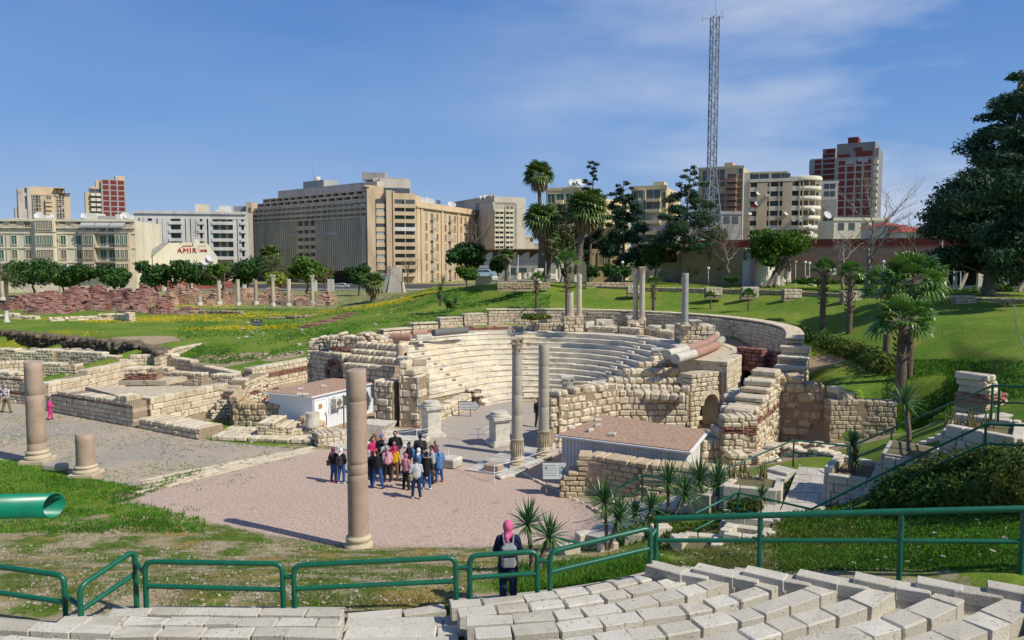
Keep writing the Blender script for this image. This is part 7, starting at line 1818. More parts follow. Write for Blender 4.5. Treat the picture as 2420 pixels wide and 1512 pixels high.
# B8 tan building
b = Bld('apartment_block', 'tan plaster building with deep cornice and small iron balconies', 983, 268, 1133, 318, 14); zt = b.z(490,.0)
zt = D(1210,483,276).z; b.body(zt, W_TAN); U = b.ux
b.part('cornice', W_TAN, [(-.5,b.L,0,.9,zt-1.6,zt-.9),(-.3,b.L,-.3,.3,zt-.9,zt+.6)]); b.part('pilaster', W_TAN, [(U(x)-.7,U(x)+.7,0,.5,1.5,zt-1.6) for x in (986,996,1044,1082,1129)])
b.part('end_tower', W_TAN, [(-1.5,3,-3,.25,1.5,zt+2.5)])
for i in range(7):
 zz = zt-4.2-i*3.65
 for x in (1008,1021,1034,1053,1063,1075,1090,1100,1111,1121):
  b.window(U(x), 1.25, zz, 2.4, 0, [SH_W,G_W,SH_B][(i+int(x))%3], W_TAN, fw=.1)
 for x in (1021,1063,1100):
  mb = MB(); b.box(mb, U(x)-1.2, U(x)+1.2, 0, 1.1, zz-1.4, zz-1.25)
  for k in range(9): b.box(mb, U(x)-1.2+k*.29, U(x)-1.15+k*.29, 1.03, 1.08, zz-1.25, zz-.35)
  b.box(mb, U(x)-1.2, U(x)+1.2, 1.02, 1.09, zz-.38, zz-.32); mb.build('balcony', W_CONC, b.t)
for x, r_ in ((1002,1.3),(1010,1.2),(1016,1.0),(1024,1.4),(1033,1.2),(1048,1.0),(1078,1.3),(1084,1.0)): dish(b.t, Vector((*(b.a+b.u*U(x)-b.n*2),zt+1.8)), r_, [DISH, M_RUST, mat('dish_blue',(.08,.12,.2))][(x//8)%3 if x in (1033,1048) else 0])
# B9 grey flank with balconied corner
b, zt = block('apartment_block', 'grey windowless flank building with stacked balconies on its right corner', 1076, 335, 1168, 300, 14, 472, W_GREYW, (486,495,505,515), (1126,1131), 1.4, 1.8, [G_W], None, None, None, None, 2)
b.part('front_wing', W_GREYW, [(b.ux(1136),b.ux(1168),-10,.6,2,b.z(480,.8))])
c = Bld('tmp', 'x', 1168, 297, 1216, 299, 5); bpy.data.objects.remove(c.t); c.t = b.t; c.body(c.z(484), W_SIDE, o1=-1.6)
for i in range(9):
 zz = D(1210,492+i*11.6,298).z
 for xa, xb in ((1169,1191),(1194,1215)):
  c.part('balcony', W_CREAM, [(c.ux(xa),c.ux(xb),-1.5,.3,zz-1.2,zz-.35),(c.ux(xa),c.ux(xb),-1.5,.35,zz-1.35,zz-1.2)]); c.part('post', W_CREAM, [(c.ux(x)-.12,c.ux(x)+.12,.05,.28,zz-.4,zz+.9) for x in (xa+.6,(xa+xb)/2,xb-.6)])
  c.window(c.ux((xa+xb)/2), 3.6, zz+.3, 1.3, -1.6+0, [G_W,SH_W,SH_B,SH_G][(i+xa)%4])
for x in (1140,1150,1166,1205): dish(b.t, Vector((*(b.a+b.u*b.ux(min(x,1166))),b.z(472,.8)+1)), 1.1)
# low far roofs in the gap
for lab, xa, xb, yt, Y, m in (('pale distant house between the grey flank and the palms',1226,1245,566,330,W_WHITE),('small cream distant house left of the palms',1234,1262,561,320,W_CREAM),('low distant flat roofs at the street end',1216,1290,577,340,W_GREYW)):
 block('distant_house', lab, xa, Y, xb, Y, 8, yt, m, (yt+6,), (xa+5,xb-6), 1.2, 1.4, [G_W], None, None, None, None, 3)
# B22 long low building with shallow arches behind the terrace
b = Bld('low_building', 'long low grey building with shallow vaulted roof bays behind the terrace', 1128, 120, 1320, 118, 10, 5.5); U = b.ux; b.body(b.z(617), W_CONC); b.part('roof_edge', M_RUST, [(-.3,b.L,-9,.8,b.z(591),b.z(588)),(0,b.L,-9,-.5,b.z(618),b.z(592))])
mb = MB()
for k in range(5):
 u0 = U(1134+k*29)
 for j in range(8): b.box(mb, u0+.25*j, u0+.25*j+.26, -.5, -.1-.0*j, b.z(618), b.z(618-24*math.sin((j+2)/10*1.5)))
mb.build('vault_fronts', W_GREYW, b.t)
b.part('lower_wall', W_GREYW, [(0,b.L,0,1.6,5,b.z(628))]);
for x in (1140,1156,1215,1240,1270): b.window(U(x), 1.1, b.z(640), 1.0, 1.6, G_W)
# B11, B12 yellow buildings behind the palms
b, zt = block('apartment_block', 'yellow plaster building half hidden behind the tall palms', 1290, 175, 1400, 172, 12, 448, W_YEL, (468,494,520,546,572), (1302,1323,1345,1365,1385), 1.7, 2.0, [G_W,SH_G,SH_W], W_YEL, None, [(1314,1332)], None, 4, ((1334,1358,436),))
for x in (1352,1366,1372): dish(b.t, Vector((*(b.a+b.u*b.ux(x)),zt+1.6)), .95)
b, zt = block('apartment_block', 'yellow building with big bay windows right of the cypress', 1398, 180, 1426, 178, 12, 470, W_YEL, (487,512,538,563,590), (1406,1419), 1.5, 2.0, [G_W,SH_W], None, None, None, None, 4)
b = Bld('apartment_block', 'tall yellow building with rounded bays and a rooftop stair tower', 1490, 168, 1572, 165, 14, 4); U = b.ux; zt = b.z(444); b.body(zt, W_YEL); b.part('roof_room', W_YEL, [(U(1537),U(1562),-6,-2,zt,b.z(428))]); b.part('parapet', W_YEL, [(-.2,b.L+.2,-.2,.3,zt-.3,zt+.5)])
b.part('side_wing', W_YEL, [(U(1572),U(1580),-12,-2,4,b.z(464))])
for i, y in enumerate((460,485,511,537,562)):
 zz = b.z(y); mb = MB(); b.box(mb, U(1505), U(1524), 0, 1.0, zz-1.6, zz+1.2); mb.build('bay', W_YEL, b.t); mb = MB(); b.box(mb, U(1526), U(1560), 0, 1.3, zz-1.6, zz-.9); mb.build('balcony', W_YEL, b.t)
 b.window(U(1515), 1.0, zz, 1.8, 1.0, [G_W,SH_W,SH_G][i%3], W_CREAM, fw=.05); b.window(U(1508), .5, zz, 1.8, 1.0, G_W); b.window(U(1522), .5, zz, 1.8, 1.0, SH_G); b.window(U(1542), 2.9, zz, 2.0, 0, [G_W,G_W,SH_W,SH_W,G_W][i], W_YEL)
 b.window(U(1497), .9, zz, 1.8, 0, SH_B); b.window(U(1567), .6, zz, 1.0, 0, G_W)
 mb = MB(); b.box(mb, U(1510), U(1514), 1.05, 1.5, zz-1.3, zz-.8); mb.build('air_conditioner', W_WHITE, b.t)
# B13 tall tan tower behind the mast, B14 curved cream block
b, zt = block('apartment_tower', 'tall tan apartment tower with red trimmed balconies behind the radio mast', 1647, 205, 1752, 200, 14, 398, W_TAN, (407,420,435,450,463,477,491,505), (1662,1676,1690,1703,1744), 1.2, 1.3, [G_W,SH_B,SH_B], None, None, None, None, 4, ((1703,1722,382),))
for i in range(8):
 zz = b.z(420+i*14.2); b.part('balcony', mat('reddish_balcony',(0.36,0.20,0.13)), [(b.ux(1713),b.ux(1737),0,1.3,zz-1.2,zz-.3),(b.ux(1711),b.ux(1739),0,1.5,zz-1.35,zz-1.2)]); b.window(b.ux(1725), 2.2, zz+.3, 1.2, 0, G_W)
b.part('front_wing', W_TAN, [(b.ux(1706),b.ux(1742),-8,.05,b.z(430),b.z(392))])
b = Bld('apartment_block', 'weathered cream block with gridded balconies and rounded right corner', 1754, 172, 1895, 168, 14, 5); U = b.ux; zt = b.z(424); b.body(zt, W_CREAM, o1=-1.3); b.part('penthouse', W_CREAM, [(U(1768),U(1856),-9,-1.5,zt,b.z(405))]); b.part('penthouse_roof', W_WHITE, [(U(1765),U(1858),-9.5,-.6,b.z(405),b.z(404))])
b.part('left_flank', W_CREAM, [(0,U(1767),-14,.1,5,b.z(406))]); b.part('cornice', W_CREAM, [(U(1766),b.L,-1.3,.5,zt-.5,zt+.2)])
for x in (1778,1801,1829,1852): b.window(U(x), 1.9, b.z(414), 1.1, -1.5, G_W)
fl = [440,463,486,509,532,553]
b.part('pier', W_TAN, [(U(x)-w_,U(x)+w_,-1.3,.55,5,b.z(432)) for x,w_ in ((1768,.15),(1797,1.1),(1815,.12),(1837,.12),(1856,1.0),(1885,.15),(1893,.15))])
cyl = MB(); cc = b.a+b.u*b.L-b.n*3.2
cyl.lathe(cc.x, cc.y, [(2.6,5),(2.6,zt)], 20); cyl.build('corner_core', SH_B, b.t)
for i, y in enumerate(fl):
 zz = b.z(y)
 for xa, xb in ((1769,1792),(1801,1851),(1861,1893)):
  b.part('balcony', W_SIDE if i%2 else W_CREAM, [(U(xa),U(xb),-1.2,.45,zz-1.1,zz-.1)]);
  n = 1 if xb-xa < 30 else 2
  for k in range(n+1): b.window(U(xa+(xb-xa)*(k+.5)/(n+1)), 1.3, zz+.55, 1.15, -1.3 if (k+i)%3 else -.5, [G_W,SH_W,SH_B,G_W,SH_G][(i+k+int(xa))%5])
 rg = MB(); rg.lathe(cc.x, cc.y, [(3.4,zz-1.15),(3.75,zz-1.15),(3.75,zz-.15),(3.4,zz-.15)], 24); rg.build('balcony', W_CREAM, b.t)
rg = MB()
for k in range(9): a = -1.6+.42*k; rg.tube([(cc.x+3.6*math.cos(a),cc.y+3.6*math.sin(a),6),(cc.x+3.6*math.cos(a),cc.y+3.6*math.sin(a),zt)], .09, 5)
rg.build('posts', W_CREAM, b.t); rg = MB(); rg.lathe(cc.x,cc.y,[(3.9,zt-.3),(3.9,zt+.3),(3.6,zt+.6)],24); rg.build('corner_roof', W_CREAM, b.t)
mb = MB(); b.box(mb, U(1772), U(1787), .5, .55, b.z(489), b.z(482)); mb.build('washing', M_RED, b.t)
for x, y in ((1788,456),(1785,480),(1770,503),(1918,498),(1912,535),(1916,551),(1855,505)): dish(b.t, Vector((*(b.a+b.u*min(U(x),b.L+3)+b.n*.8),b.z(y))), .5)
for x, y in ((1809,462),(1873,521),(1890,522)): b.part('air_conditioner', W_WHITE, [(U(x)-.4,U(x)+.4,.5,.95,b.z(y)-.3,b.z(y)+.3)])
W_CONC2 = wallmat('dark_raw_concrete', (0.24,0.23,0.22)); FRC = W_CONC2
# B15/16 brick towers on the right
b, zt = frame_tower('brick_tower', 'smaller dark red brick tower joined behind the tall one', 1908, 236, 1968, 232, 12, 376, [1909,1936,1967], [377,388,401,414,427,440,455], ((1912,386,1.6,2.2),(1912,401,1.6,2.0)), 5)
b.part('upper_part', W_CONC2, [(b.ux(1936),b.ux(1966),-10,-.14,zt,b.z(352))]); b.part('brick_panel', W_BRICK, [(b.ux(1938),b.ux(1964),-.2,-.05,zt+.5,b.z(366)),(b.ux(1944),b.ux(1965),-.2,-.03,b.z(363),b.z(353))])
b, zt = frame_tower('brick_tower', 'tallest dark red brick tower with concrete grid and unfinished top', 1966, 217, 2062, 211.5, 14, 373, [1972,1992,2013,2031,2053], [374,378,392,408,425,441,458,474,491,512,530,548], ((2001,381,1.8,1.4),(2024,377,1.2,1.2),(2037,380,1.2,1.2)), 5)
b.part('unfinished_top', W_CONC2, [(b.ux(1969),b.ux(2058),-12,-.14,zt,b.z(337)),(b.ux(2040),b.ux(2066),-12,-1.0,5,b.z(352))]); b.part('brick_panel', W_BRICK, [(b.ux(1973),b.ux(2000),-.2,-.03,b.z(372),b.z(363)),(b.ux(2014),b.ux(2052),-.2,-.03,b.z(372),b.z(358)),(b.ux(2010),b.ux(2028),-.2,-.02,b.z(357),b.z(349))]); b.part('rooftop_box', W_BRICK, [(b.ux(1993),b.ux(2017),-6,-1,b.z(337),b.z(322))])
for i in range(10): b.part('balcony', W_CREAM, [(b.ux(2057),b.ux(2066),-3,.8,b.z(385+i*15.5)-.5,b.z(385+i*15.5)+.5)])
# low grey-white buildings before it
b, zt = block('apartment_block', 'old white and grey house with a big dish below the brick towers', 1915, 178, 1975, 176, 12, 433, W_WHITE, (440,458,520,540), (1948,1962,1925), 1.1, 1.2, [G_W], None, None, None, None, 5)
b.part('grey_storey', W_CONC, [(b.ux(1914),b.ux(1973),0,.25,b.z(513),b.z(471))]); b.part('balcony', W_WHITE, [(b.ux(1916),b.ux(1940),0,1.4,b.z(533),b.z(530))]); dish(b.t, Vector((*(b.a+b.u*b.ux(1953)+b.n*1),b.z(508))), 1.0)
block('distant_house', 'low pale house wall beyond the bare tree', 1968, 150, 2100, 150, 8, 520, W_CREAM, (535,), (1985,2010,2040,2070), 1.2, 1.4, [G_W], None, None, None, None, 5)
block('distant_house', 'low grey blocks at the foot of the tan tower', 1700, 150, 1750, 150, 8, 505, W_CONC, (520,), (1715,1735), 1.2, 1.4, [G_W], None, None, None, None, 5)
block('distant_house', 'pale pink wall panel behind the ragged pine', 1570, 140, 1690, 140, 6, 530, wallmat('pinkish_wall',(0.5,0.44,0.46)), (), (), 1, 1, None, None, None, None, None, 5)
# B18 house with red tiled roof
W_TILE = mat('red_roof_tiles', (0.36,0.09,0.06), (0.30,0.07,0.05), nscale=2)
for lab, xa, xb, yt, ye, Y in (('white house with red hipped roof behind the bare tree',2088,2138,522,534,130),('cream house with red tiled roof left of the big conifer',2133,2205,532,548,125)):
 b = Bld('tiled_house', lab, xa, Y, xb, Y, 9, 6); b.body(b.z(ye), W_WHITE); q0 = b.a-b.u*.5+b.n*.6; q1 = b.b+b.u*.5+b.n*.6; q2 = q1-b.n*10; q3 = q0-b.n*10; r0 = (q0+q3)/2+b.u*2; r1 = (q1+q2)/2-b.u*2; mb = MB(); ze, zr = b.z(ye), b.z(yt)
 mb.add([(q0.x,q0.y,ze),(q1.x,q1.y,ze),(q2.x,q2.y,ze),(q3.x,q3.y,ze),(r0.x,r0.y,zr),(r1.x,r1.y,zr)], [(0,1,5,4),(1,2,5),(2,3,4,5),(3,0,4),(3,2,1,0)]); mb.build('roof', W_TILE, b.t)
 for k in (.25,.5,.75): b.window(b.L*k, .8, b.z(ye)-1.2, 1.2, 0, SH_G, W_YEL)
# B19 boundary wall
W_PINKW = mat('pinkish_brick_wall', (0.46,0.27,0.20), None, (0.37,0.21,0.155), nscale=.8, spot=(0.40,0.27,0.20), spot_scale=1.5, spot_lo=.6, bumpk=.4, bscale=4, sc3=(1,1,2.5))
b = Bld('boundary_wall', 'long tall pinkish brick boundary wall across the right background', 1600, 98, 2310, 84, .6, 6.2, None, 'wall'); b.body(b.z(566,.6), W_PINKW); b.part('brick_coping', W_BRICK, [(0,b.L,-.7,.08,b.z(584,.6),b.z(564,.6))]); b.part('ledge', W_PINKW, [(0,b.L,0,.18,b.z(618,.6),b.z(616,.6)),(0,b.L,0,.15,b.z(583,.6),b.z(582,.6))])
# B20 stained low house, B21 shelter
W_STAIN = mat('stained_plaster', (0.40,0.31,0.17), None, (0.33,0.24,0.12), nscale=.5, spot=(0.10,0.09,0.07), spot_scale=.55, spot_lo=.55, bumpk=.3)
b = Bld('old_house', 'old stained yellow house with dark wooden louvres on the terrace', 1505, 92, 1636, 90, 8, 6.3); U = b.ux; b.body(b.z(576), W_STAIN); b.part('plinth', mat('damp_grey_plaster',(0.30,0.28,0.25),None,(0.13,0.12,0.10),nscale=.7), [(0,b.L,0,.12,5.5,b.z(632))]); b.part('window_canopy', W_STAIN, [(U(1512),U(1600),0,.5,b.z(591),b.z(588))])
mb = MB(); b.box(mb, U(1521), U(1599), 0, .1, b.z(620), b.z(593)); p = mb.build('louvre_window', mat('dark_louvres',(0.035,0.025,0.02)), b.t)
f = MB()
for x in range(1521,1601,7): b.box(f, U(x)-.04, U(x)+.04, .1, .2, b.z(620), b.z(593))
f.build('frame', mat('brown_wood',(0.10,0.055,0.03)), p)
b = Bld('old_house', 'low yellowish house with brown shutter left of the cypress', 1398, 96, 1470, 96, 6, 6.3); b.body(b.z(588), W_STAIN); b.window(b.ux(1428), 1.4, b.z(612), 1.5, 0, SH_B, W_STAIN)
b = Bld('shelter', 'open corrugated shelter with sheet metal panels beside the stained house', 1637, 90, 1758, 86, 6, 6.3, None, 'shelter'); U = b.ux
mb = MB(); A_ = b.a-b.u*.2+b.n*.8; B_2 = b.b+b.u*.6+b.n*.8; A2_ = A_-b.n*6; B3_ = B_2-b.n*6; mb.hexa([(A_.x,A_.y,b.z(614)),(B_2.x,B_2.y,b.z(617)),(B3_.x,B3_.y,b.z(602)),(A2_.x,A2_.y,b.z(600))]+[(A_.x,A_.y,b.z(611)),(B_2.x,B_2.y,b.z(614)),(B3_.x,B3_.y,b.z(599)),(A2_.x,A2_.y,b.z(597))]); mb.build('roof', M_HROOF, b.t)
b.part('back_wall', W_STAIN, [(0,b.L,-6,-5.7,6,b.z(604))]); b.part('door_panel', mat('ochre_door',(0.24,0.15,0.06)), [(U(1638),U(1654),-.1,0,6.2,b.z(632))]); b.part('metal_panel', mat('flaking_red_sheet',(0.26,0.13,0.11),None,(0.40,0.36,0.34),nscale=3), [(U(1656),U(1724),-.1,0,b.z(656),b.z(632))]); b.part('lower_panel', M_GREYP, [(U(1656),U(1750),-.12,.02,6.2,b.z(656)),(U(1727),U(1750),-.1,.03,b.z(656),b.z(632))]); b.part('post', M_RUST, [(U(x)-.06,U(x)+.06,-.05,.1,6.2,b.z(614)) for x in (1655,1716,1755)])
b = Bld('gate_house', 'peeling pale gate house with two slit windows right of the shelter', 1755, 84, 1785, 83, 5, 6.3); b.body(b.z(588), W_WHITE); b.part('side_wing', W_STAIN, [(-8,0,-4,-.6,6.3,b.z(585))])
for x in (1760,1778): b.window(b.ux(x), .35, b.z(604), 1.0, 0, SH_B, None)
b.part('pink_pier', mat('pink_paint',(0.55,0.33,0.32)), [(b.ux(1774),b.ux(1786),0,.15,6.3,b.z(612))])
# pergola and white boundary under the big conifer
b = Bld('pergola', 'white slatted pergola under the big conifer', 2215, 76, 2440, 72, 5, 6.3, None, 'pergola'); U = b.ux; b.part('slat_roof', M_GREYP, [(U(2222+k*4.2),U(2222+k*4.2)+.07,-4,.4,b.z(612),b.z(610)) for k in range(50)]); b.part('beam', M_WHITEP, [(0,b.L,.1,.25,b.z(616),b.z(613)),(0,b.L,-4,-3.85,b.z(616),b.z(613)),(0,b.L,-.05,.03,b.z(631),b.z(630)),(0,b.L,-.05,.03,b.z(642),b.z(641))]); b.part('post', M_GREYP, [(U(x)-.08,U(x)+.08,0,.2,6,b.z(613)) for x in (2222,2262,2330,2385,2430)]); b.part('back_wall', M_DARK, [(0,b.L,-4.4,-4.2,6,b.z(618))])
b.part('garden_wall', M_GREYP, [(U(2224),U(2440),-4.2,-4.0,6,b.z(678))])
# ------------------------------------------------------------------ radio mast
t = thing('radio_mast', 'tall steel lattice radio mast with small antennas at the top', 'radio mast', D(1680,612,100))
M_MAST = mat('mast_steel',(0.20,0.22,0.25),None,(0.32,0.33,0.35),nscale=.5,rough=.5); YM = 100.0; c0 = D(1678,612,YM); cT = D(1690,40,YM); hb = 1.25; ht = .42; z0 = 6.2; z1 = cT.z; NB = 34
ax_ = lambda z: c0.x+(cT.x-c0.x)*max(0,(z-z0)/(z1-z0))
hw_ = lambda z: max(ht, 1.75-1.33*min(1,(z-z0)/((z1-z0)*.42)))if z < z0+(z1-z0)*.42 else ht+ .0
def corner(i, z):
 a = math.pi/4+i*math.pi/2+.2; h = hw_(z)*1.414; return Vector((ax_(z)+h*math.cos(a), YM+h*math.sin(a), z))
zs = [z0+(z1-z0)*k/NB for k in range(NB+1)]
for i in range(4):
 mb = MB(); mb.tube([corner(i,z) for z in zs], .085, 6); mb.build('leg', M_MAST, t)
mb = MB()
for k in range(NB):
 for i in range(4):
  a, b = corner(i,zs[k]), corner((i+1)%4,zs[k+1]); a2, b2 = corner((i+1)%4,zs[k]), corner(i,zs[k+1])
  mb.tube([a,b] if (k+i)%2 else [a2,b2], .045, 4, caps=False); mb.tube([corner(i,zs[k+1]),b], .03, 4, caps=False)
mb.build('bracing', M_MAST, t)
mb = MB();
for k in range(70):
 z = z0+(z1-z0)*k/70; mb.tube([(ax_(z)-.15,YM,z),(ax_(z)+.15,YM,z)], .014, 3, caps=False)
mb.tube([(ax_(z)-.15,YM,z) for z in zs], .02, 4); mb.tube([(ax_(z)+.15,YM,z) for z in zs], .02, 4); mb.build('ladder', M_STEEL, t)
mb = MB(); mb.tube([(cT.x,YM,z1),(cT.x+.05,YM,z1+2.4)], .03, 5); mb.tube([(cT.x-1.6,YM,z1-.25),(cT.x+1.1,YM,z1+.1)], .04, 5); mb.tube([(cT.x+1.0,YM,z1-.3),(cT.x+1.0,YM,z1+.9)], .05, 5); mb.tube([(cT.x-1.6,YM,z1-.5),(cT.x-1.6,YM,z1+.2)], .05, 5)
for k in range(4): a = k*1.57; mb.tube([(cT.x+.5*math.cos(a),YM+.5*math.sin(a),z1),(cT.x+.8*math.cos(a),YM+.8*math.sin(a),z1+.7)], .03, 4)
mb.build('antenna', M_STEEL, t)
# ------------------------------------------------------------------ terrace edge wall, stair, lamps
def terr(x, off=0): return np.interp(x, [1255,1345,1500,1640,1800,1950,2100,2250,2420,2600], [664,672,677,680,683,690,696,700,705,709])+off
mb = MB(); xs = [x for x in range(1225,2640,40) if not 1308 < x < 1345]
segs = [[x for x in xs if x < 1320],[x for x in xs if x > 1330]]
for s_, lab in zip(segs, ('low stone terrace wall left of the garden stair','long low stone terrace wall above the lawn, right of the garden stair')):
 mb = MB(); wall(mb, [(*W(x, terr(x), 6.75)[:2], 5.9, 6.75) for x in s_], .5, .2, .42, .02, .02, .03, seed=41+len(s_))
 p = W(s_[0], terr(s_[0]), 6.1); tag(mb.build('terrace_wall', [M_LIMEY, M_MORTAR, M_BRICK, M_DIRTTOP], None, p), lab, 'terrace wall')
for i, x in enumerate((1500,1745-60,1870-100,1870,2010,2275)):
 p = W(x, terr(x)+2, 6.75); mb = MB(); wall(mb, [(p.x-.75,p.y-.1,6.2,6.9),(p.x+.75,p.y-.1,6.2,6.9)], .7, .24, .42, .02, .01, .03, seed=50+i)
 tag(mb.build('wall_pier', STONES, None, (p.x,p.y,5.4)), 'squat stone pier in the terrace wall, '+('left of the capped column','below the stained house','below the shelter','below the broad bright tree','left of the young palms','behind the arching palms')[i], 'pier', 'squat piers along the terrace wall')
mb = MB(); wall(mb, [(*D(x, 668, 79.5)[:2], 6.4, 7.1) for x in (1175,1240,1300)], .5, .2, .42, .03, .02, .03, seed=61)
tag(mb.build('planting_wall', [M_LIMEY]*3+[M_DIRTTOP], None, D(1175,668,79.5)), 'second low stone wall under the antique fragments left of the palms', 'low wall')
mb = MB(); wall(mb, [(*D(x, 668, 79)[:2], 6.4, 7.1) for x in (1385,1440,1500)], .5, .2, .42, .03, .02, .03, seed=62)
tag(mb.build('planting_wall', [M_LIMEY]*3+[M_DIRTTOP], None, D(1385,668,79)), 'second low stone wall in front of the bushes and cypress', 'low wall')
mb = MB()
for i in range(15):
 k = i/14; a = W(1298+14*0+k*-0, 672+k*52, 6.1-1.4*k); x0 = 1310-10*k; x1 = 1348-6*k; y = 676+k*50; z = 6.15-1.45*k
 p, q = W(x0,y,z), W(x1,y,z); mb.chamfer((p.x+q.x)/2,(p.y+q.y)/2,z-.07,1,0,(q.x-p.x)/2,.2,.09,.02,.02)
tag(mb.build('garden_stair', [M_TREAD], None, W(1325,725,4.7)), 'narrow straight stone stair running down the lawn between the palms', 'stairs')
def lamp(label, x, yb, yt, Y, group='globe lamps on poles', rusty=False):
 b = D(x,yb,Y); tp = D(x,yt,Y); t = thing('garden_lamp', label, 'lamp', b, group); mb = MB(); mb.tube([b-Vector((0,0,.2)), tp], .045, 8); mb.build('pole', M_RUST if rusty else M_WHITEP, t)
 r_ = .17; mb = MB(); mb.lathe(tp.x,tp.y,[(.02,tp.z-r_)]+[(r_*math.sin(math.pi*k/8),tp.z-r_*math.cos(math.pi*k/8)) for k in range(1,8)]+[(.02,tp.z+r_)],14); mb.build('globe', mat('opal_globe',(0.75,0.76,0.74),rough=.3,spec=.5), t)
for i,(x,yb,yt,Y) in enumerate(((1810,679,619,82),(1880,676,618,82),(1903,676,620,82),(1913,665,622,84),(2088,690,619,74),(2270,694,626,70),(2408,686,608,66),(2363,686,622,72),(1471,668,620,84),(1676-2,672,639+142-110,84),(1203,640,610,110))):
 if i == 9: yb, yt = 672, 634
 lamp('white globe lamp '+('at the left of the broad bright tree','in front of the red wall, left of a close pair','in front of the red wall, middle of the trio','at the right end of the trio before the red wall','above the arching palms before the bare tree','under the conifer beside the white post','on a rusty pole near the right edge','among the leaning trunks under the conifer','between cypress and old house','in front of the stained house','beside the dark round small tree')[i], x, yb, yt, Y, rusty=(i==6))
for i,(x,yb,yt,Y) in enumerate(((2254,690,622,71),(1988,645,620,90),(1205,655,600,95),(1222,655,602,95))):
 a = D(x,yb,Y); b_ = D(x+(3 if i == 3 else 0),yt,Y); mb = MB(); mb.tube([a-Vector((0,0,.2)),b_], .06, 8); tag(mb.build('white_post', M_WHITEP, None, a), 'bare white post '+('left of the lamp under the conifer','before the red wall','left one behind the terrace stones','slanting one behind the terrace stones')[i], 'post')
# antique fragments along the terrace
r = random.Random(9)
FR = [(1168,664,'whitish rough boulder at the left end of the terrace'),(1225,658,'pale carved block behind the terrace wall'),(1240,656,'tall pale fragment on the terrace'),(1252,660,'grey fragment beside the tall one'),(1263,657,'little broken shaft'),(1300,660,'stout pale drum near the palm trunk'),(1306,660,'pale drum touching the stout one'),(1313,659,'upright reddish drum'),(1358,664,'white base near the shaggy palm'),
 (1912-3,672,'pale stump nearest the twisted trunks'),(1930-93,672,'grey shaft stump'),(1846,672,'thin pale stump in the row of stumps'),(1853,668,'white round stump in the row'),(1862,664,'white drum in the row of stumps'),(1905,670,'brown squared block on the garden bed'),(1895,671,'dark reddish block on the garden bed'),(1921,673,'small grey block beside the white drum'),(1951,672,'white drum by the young palms'),(1968,650,'tall white stump behind the young palm')]
for i,(x,y,lab) in enumerate(FR):
 Y = 78 if x < 1400 else 79; p = D(x,y,Y); h = r.uniform(.5,1.2); mb = MB(); rr = r.uniform(.2,.32)
 if i % 3 == 0: mb.chamfer(p.x,p.y,p.z+h*.3,1,.2,rr*1.3,rr*1.1,h*.32,.08,.05)
 else: mb.lathe(p.x,p.y,[(rr*1.2,p.z-.1),(rr*1.2,p.z+.1),(rr,p.z+.14),(rr*.95,p.z+h)],14)
 tag(mb.build('antique_fragment', [M_MARBLE, M_LIME, M_MCOL][i%3], None, p), lab if len(lab.split())>3 else lab+' on the terrace', 'stone fragment', 'antique stone fragments on the terrace')
p = D(1272,672,80); mb = MB(); mb.lathe(p.x,p.y+.0,[(.5,p.z-.1),(.55,p.z+.1),(.32,p.z+.3),(.28,p.z+1.0),(.42,p.z+1.2),(.55,p.z+1.4),(.6,p.z+1.65),(.4,p.z+1.7)],16); tag(mb.build('stone_urn', M_MARBLE, None, p), 'pale stone urn on a pedestal at the head of the garden stair', 'urn')
p = D(2322,690,70); mb = MB(); mb.chamfer(p.x-.3,p.y,p.z+.9,1,.1,.32,.15,1.1,.2,.05); tag(mb.build('standing_slab', M_MARBLE, None, p), 'tall white rounded slab leaning under the big conifer', 'slab')
for i,(x,yb,xt,yt) in enumerate(((2205,690,2225,560),(2225,690,2238,600),(2262,692,2290,610),(2375,690,2350,600),(2405,690,2440,620))):
 a, b_ = D(x,yb,70), D(xt,yt,71); mb = MB(); mb.tube(chaikin([a,a.lerp(b_,.5)+Vector((.3,0,0)),b_]), [.22,.14], 8, caps=False); tag(mb.build('tree_trunk', M_BARKL, None, a), 'bare leaning pale trunk under the big conifer, '+('leftmost of them','second from the left','beside the leaning slab','right of the great trunk','last one at the right edge')[i], 'tree trunk')
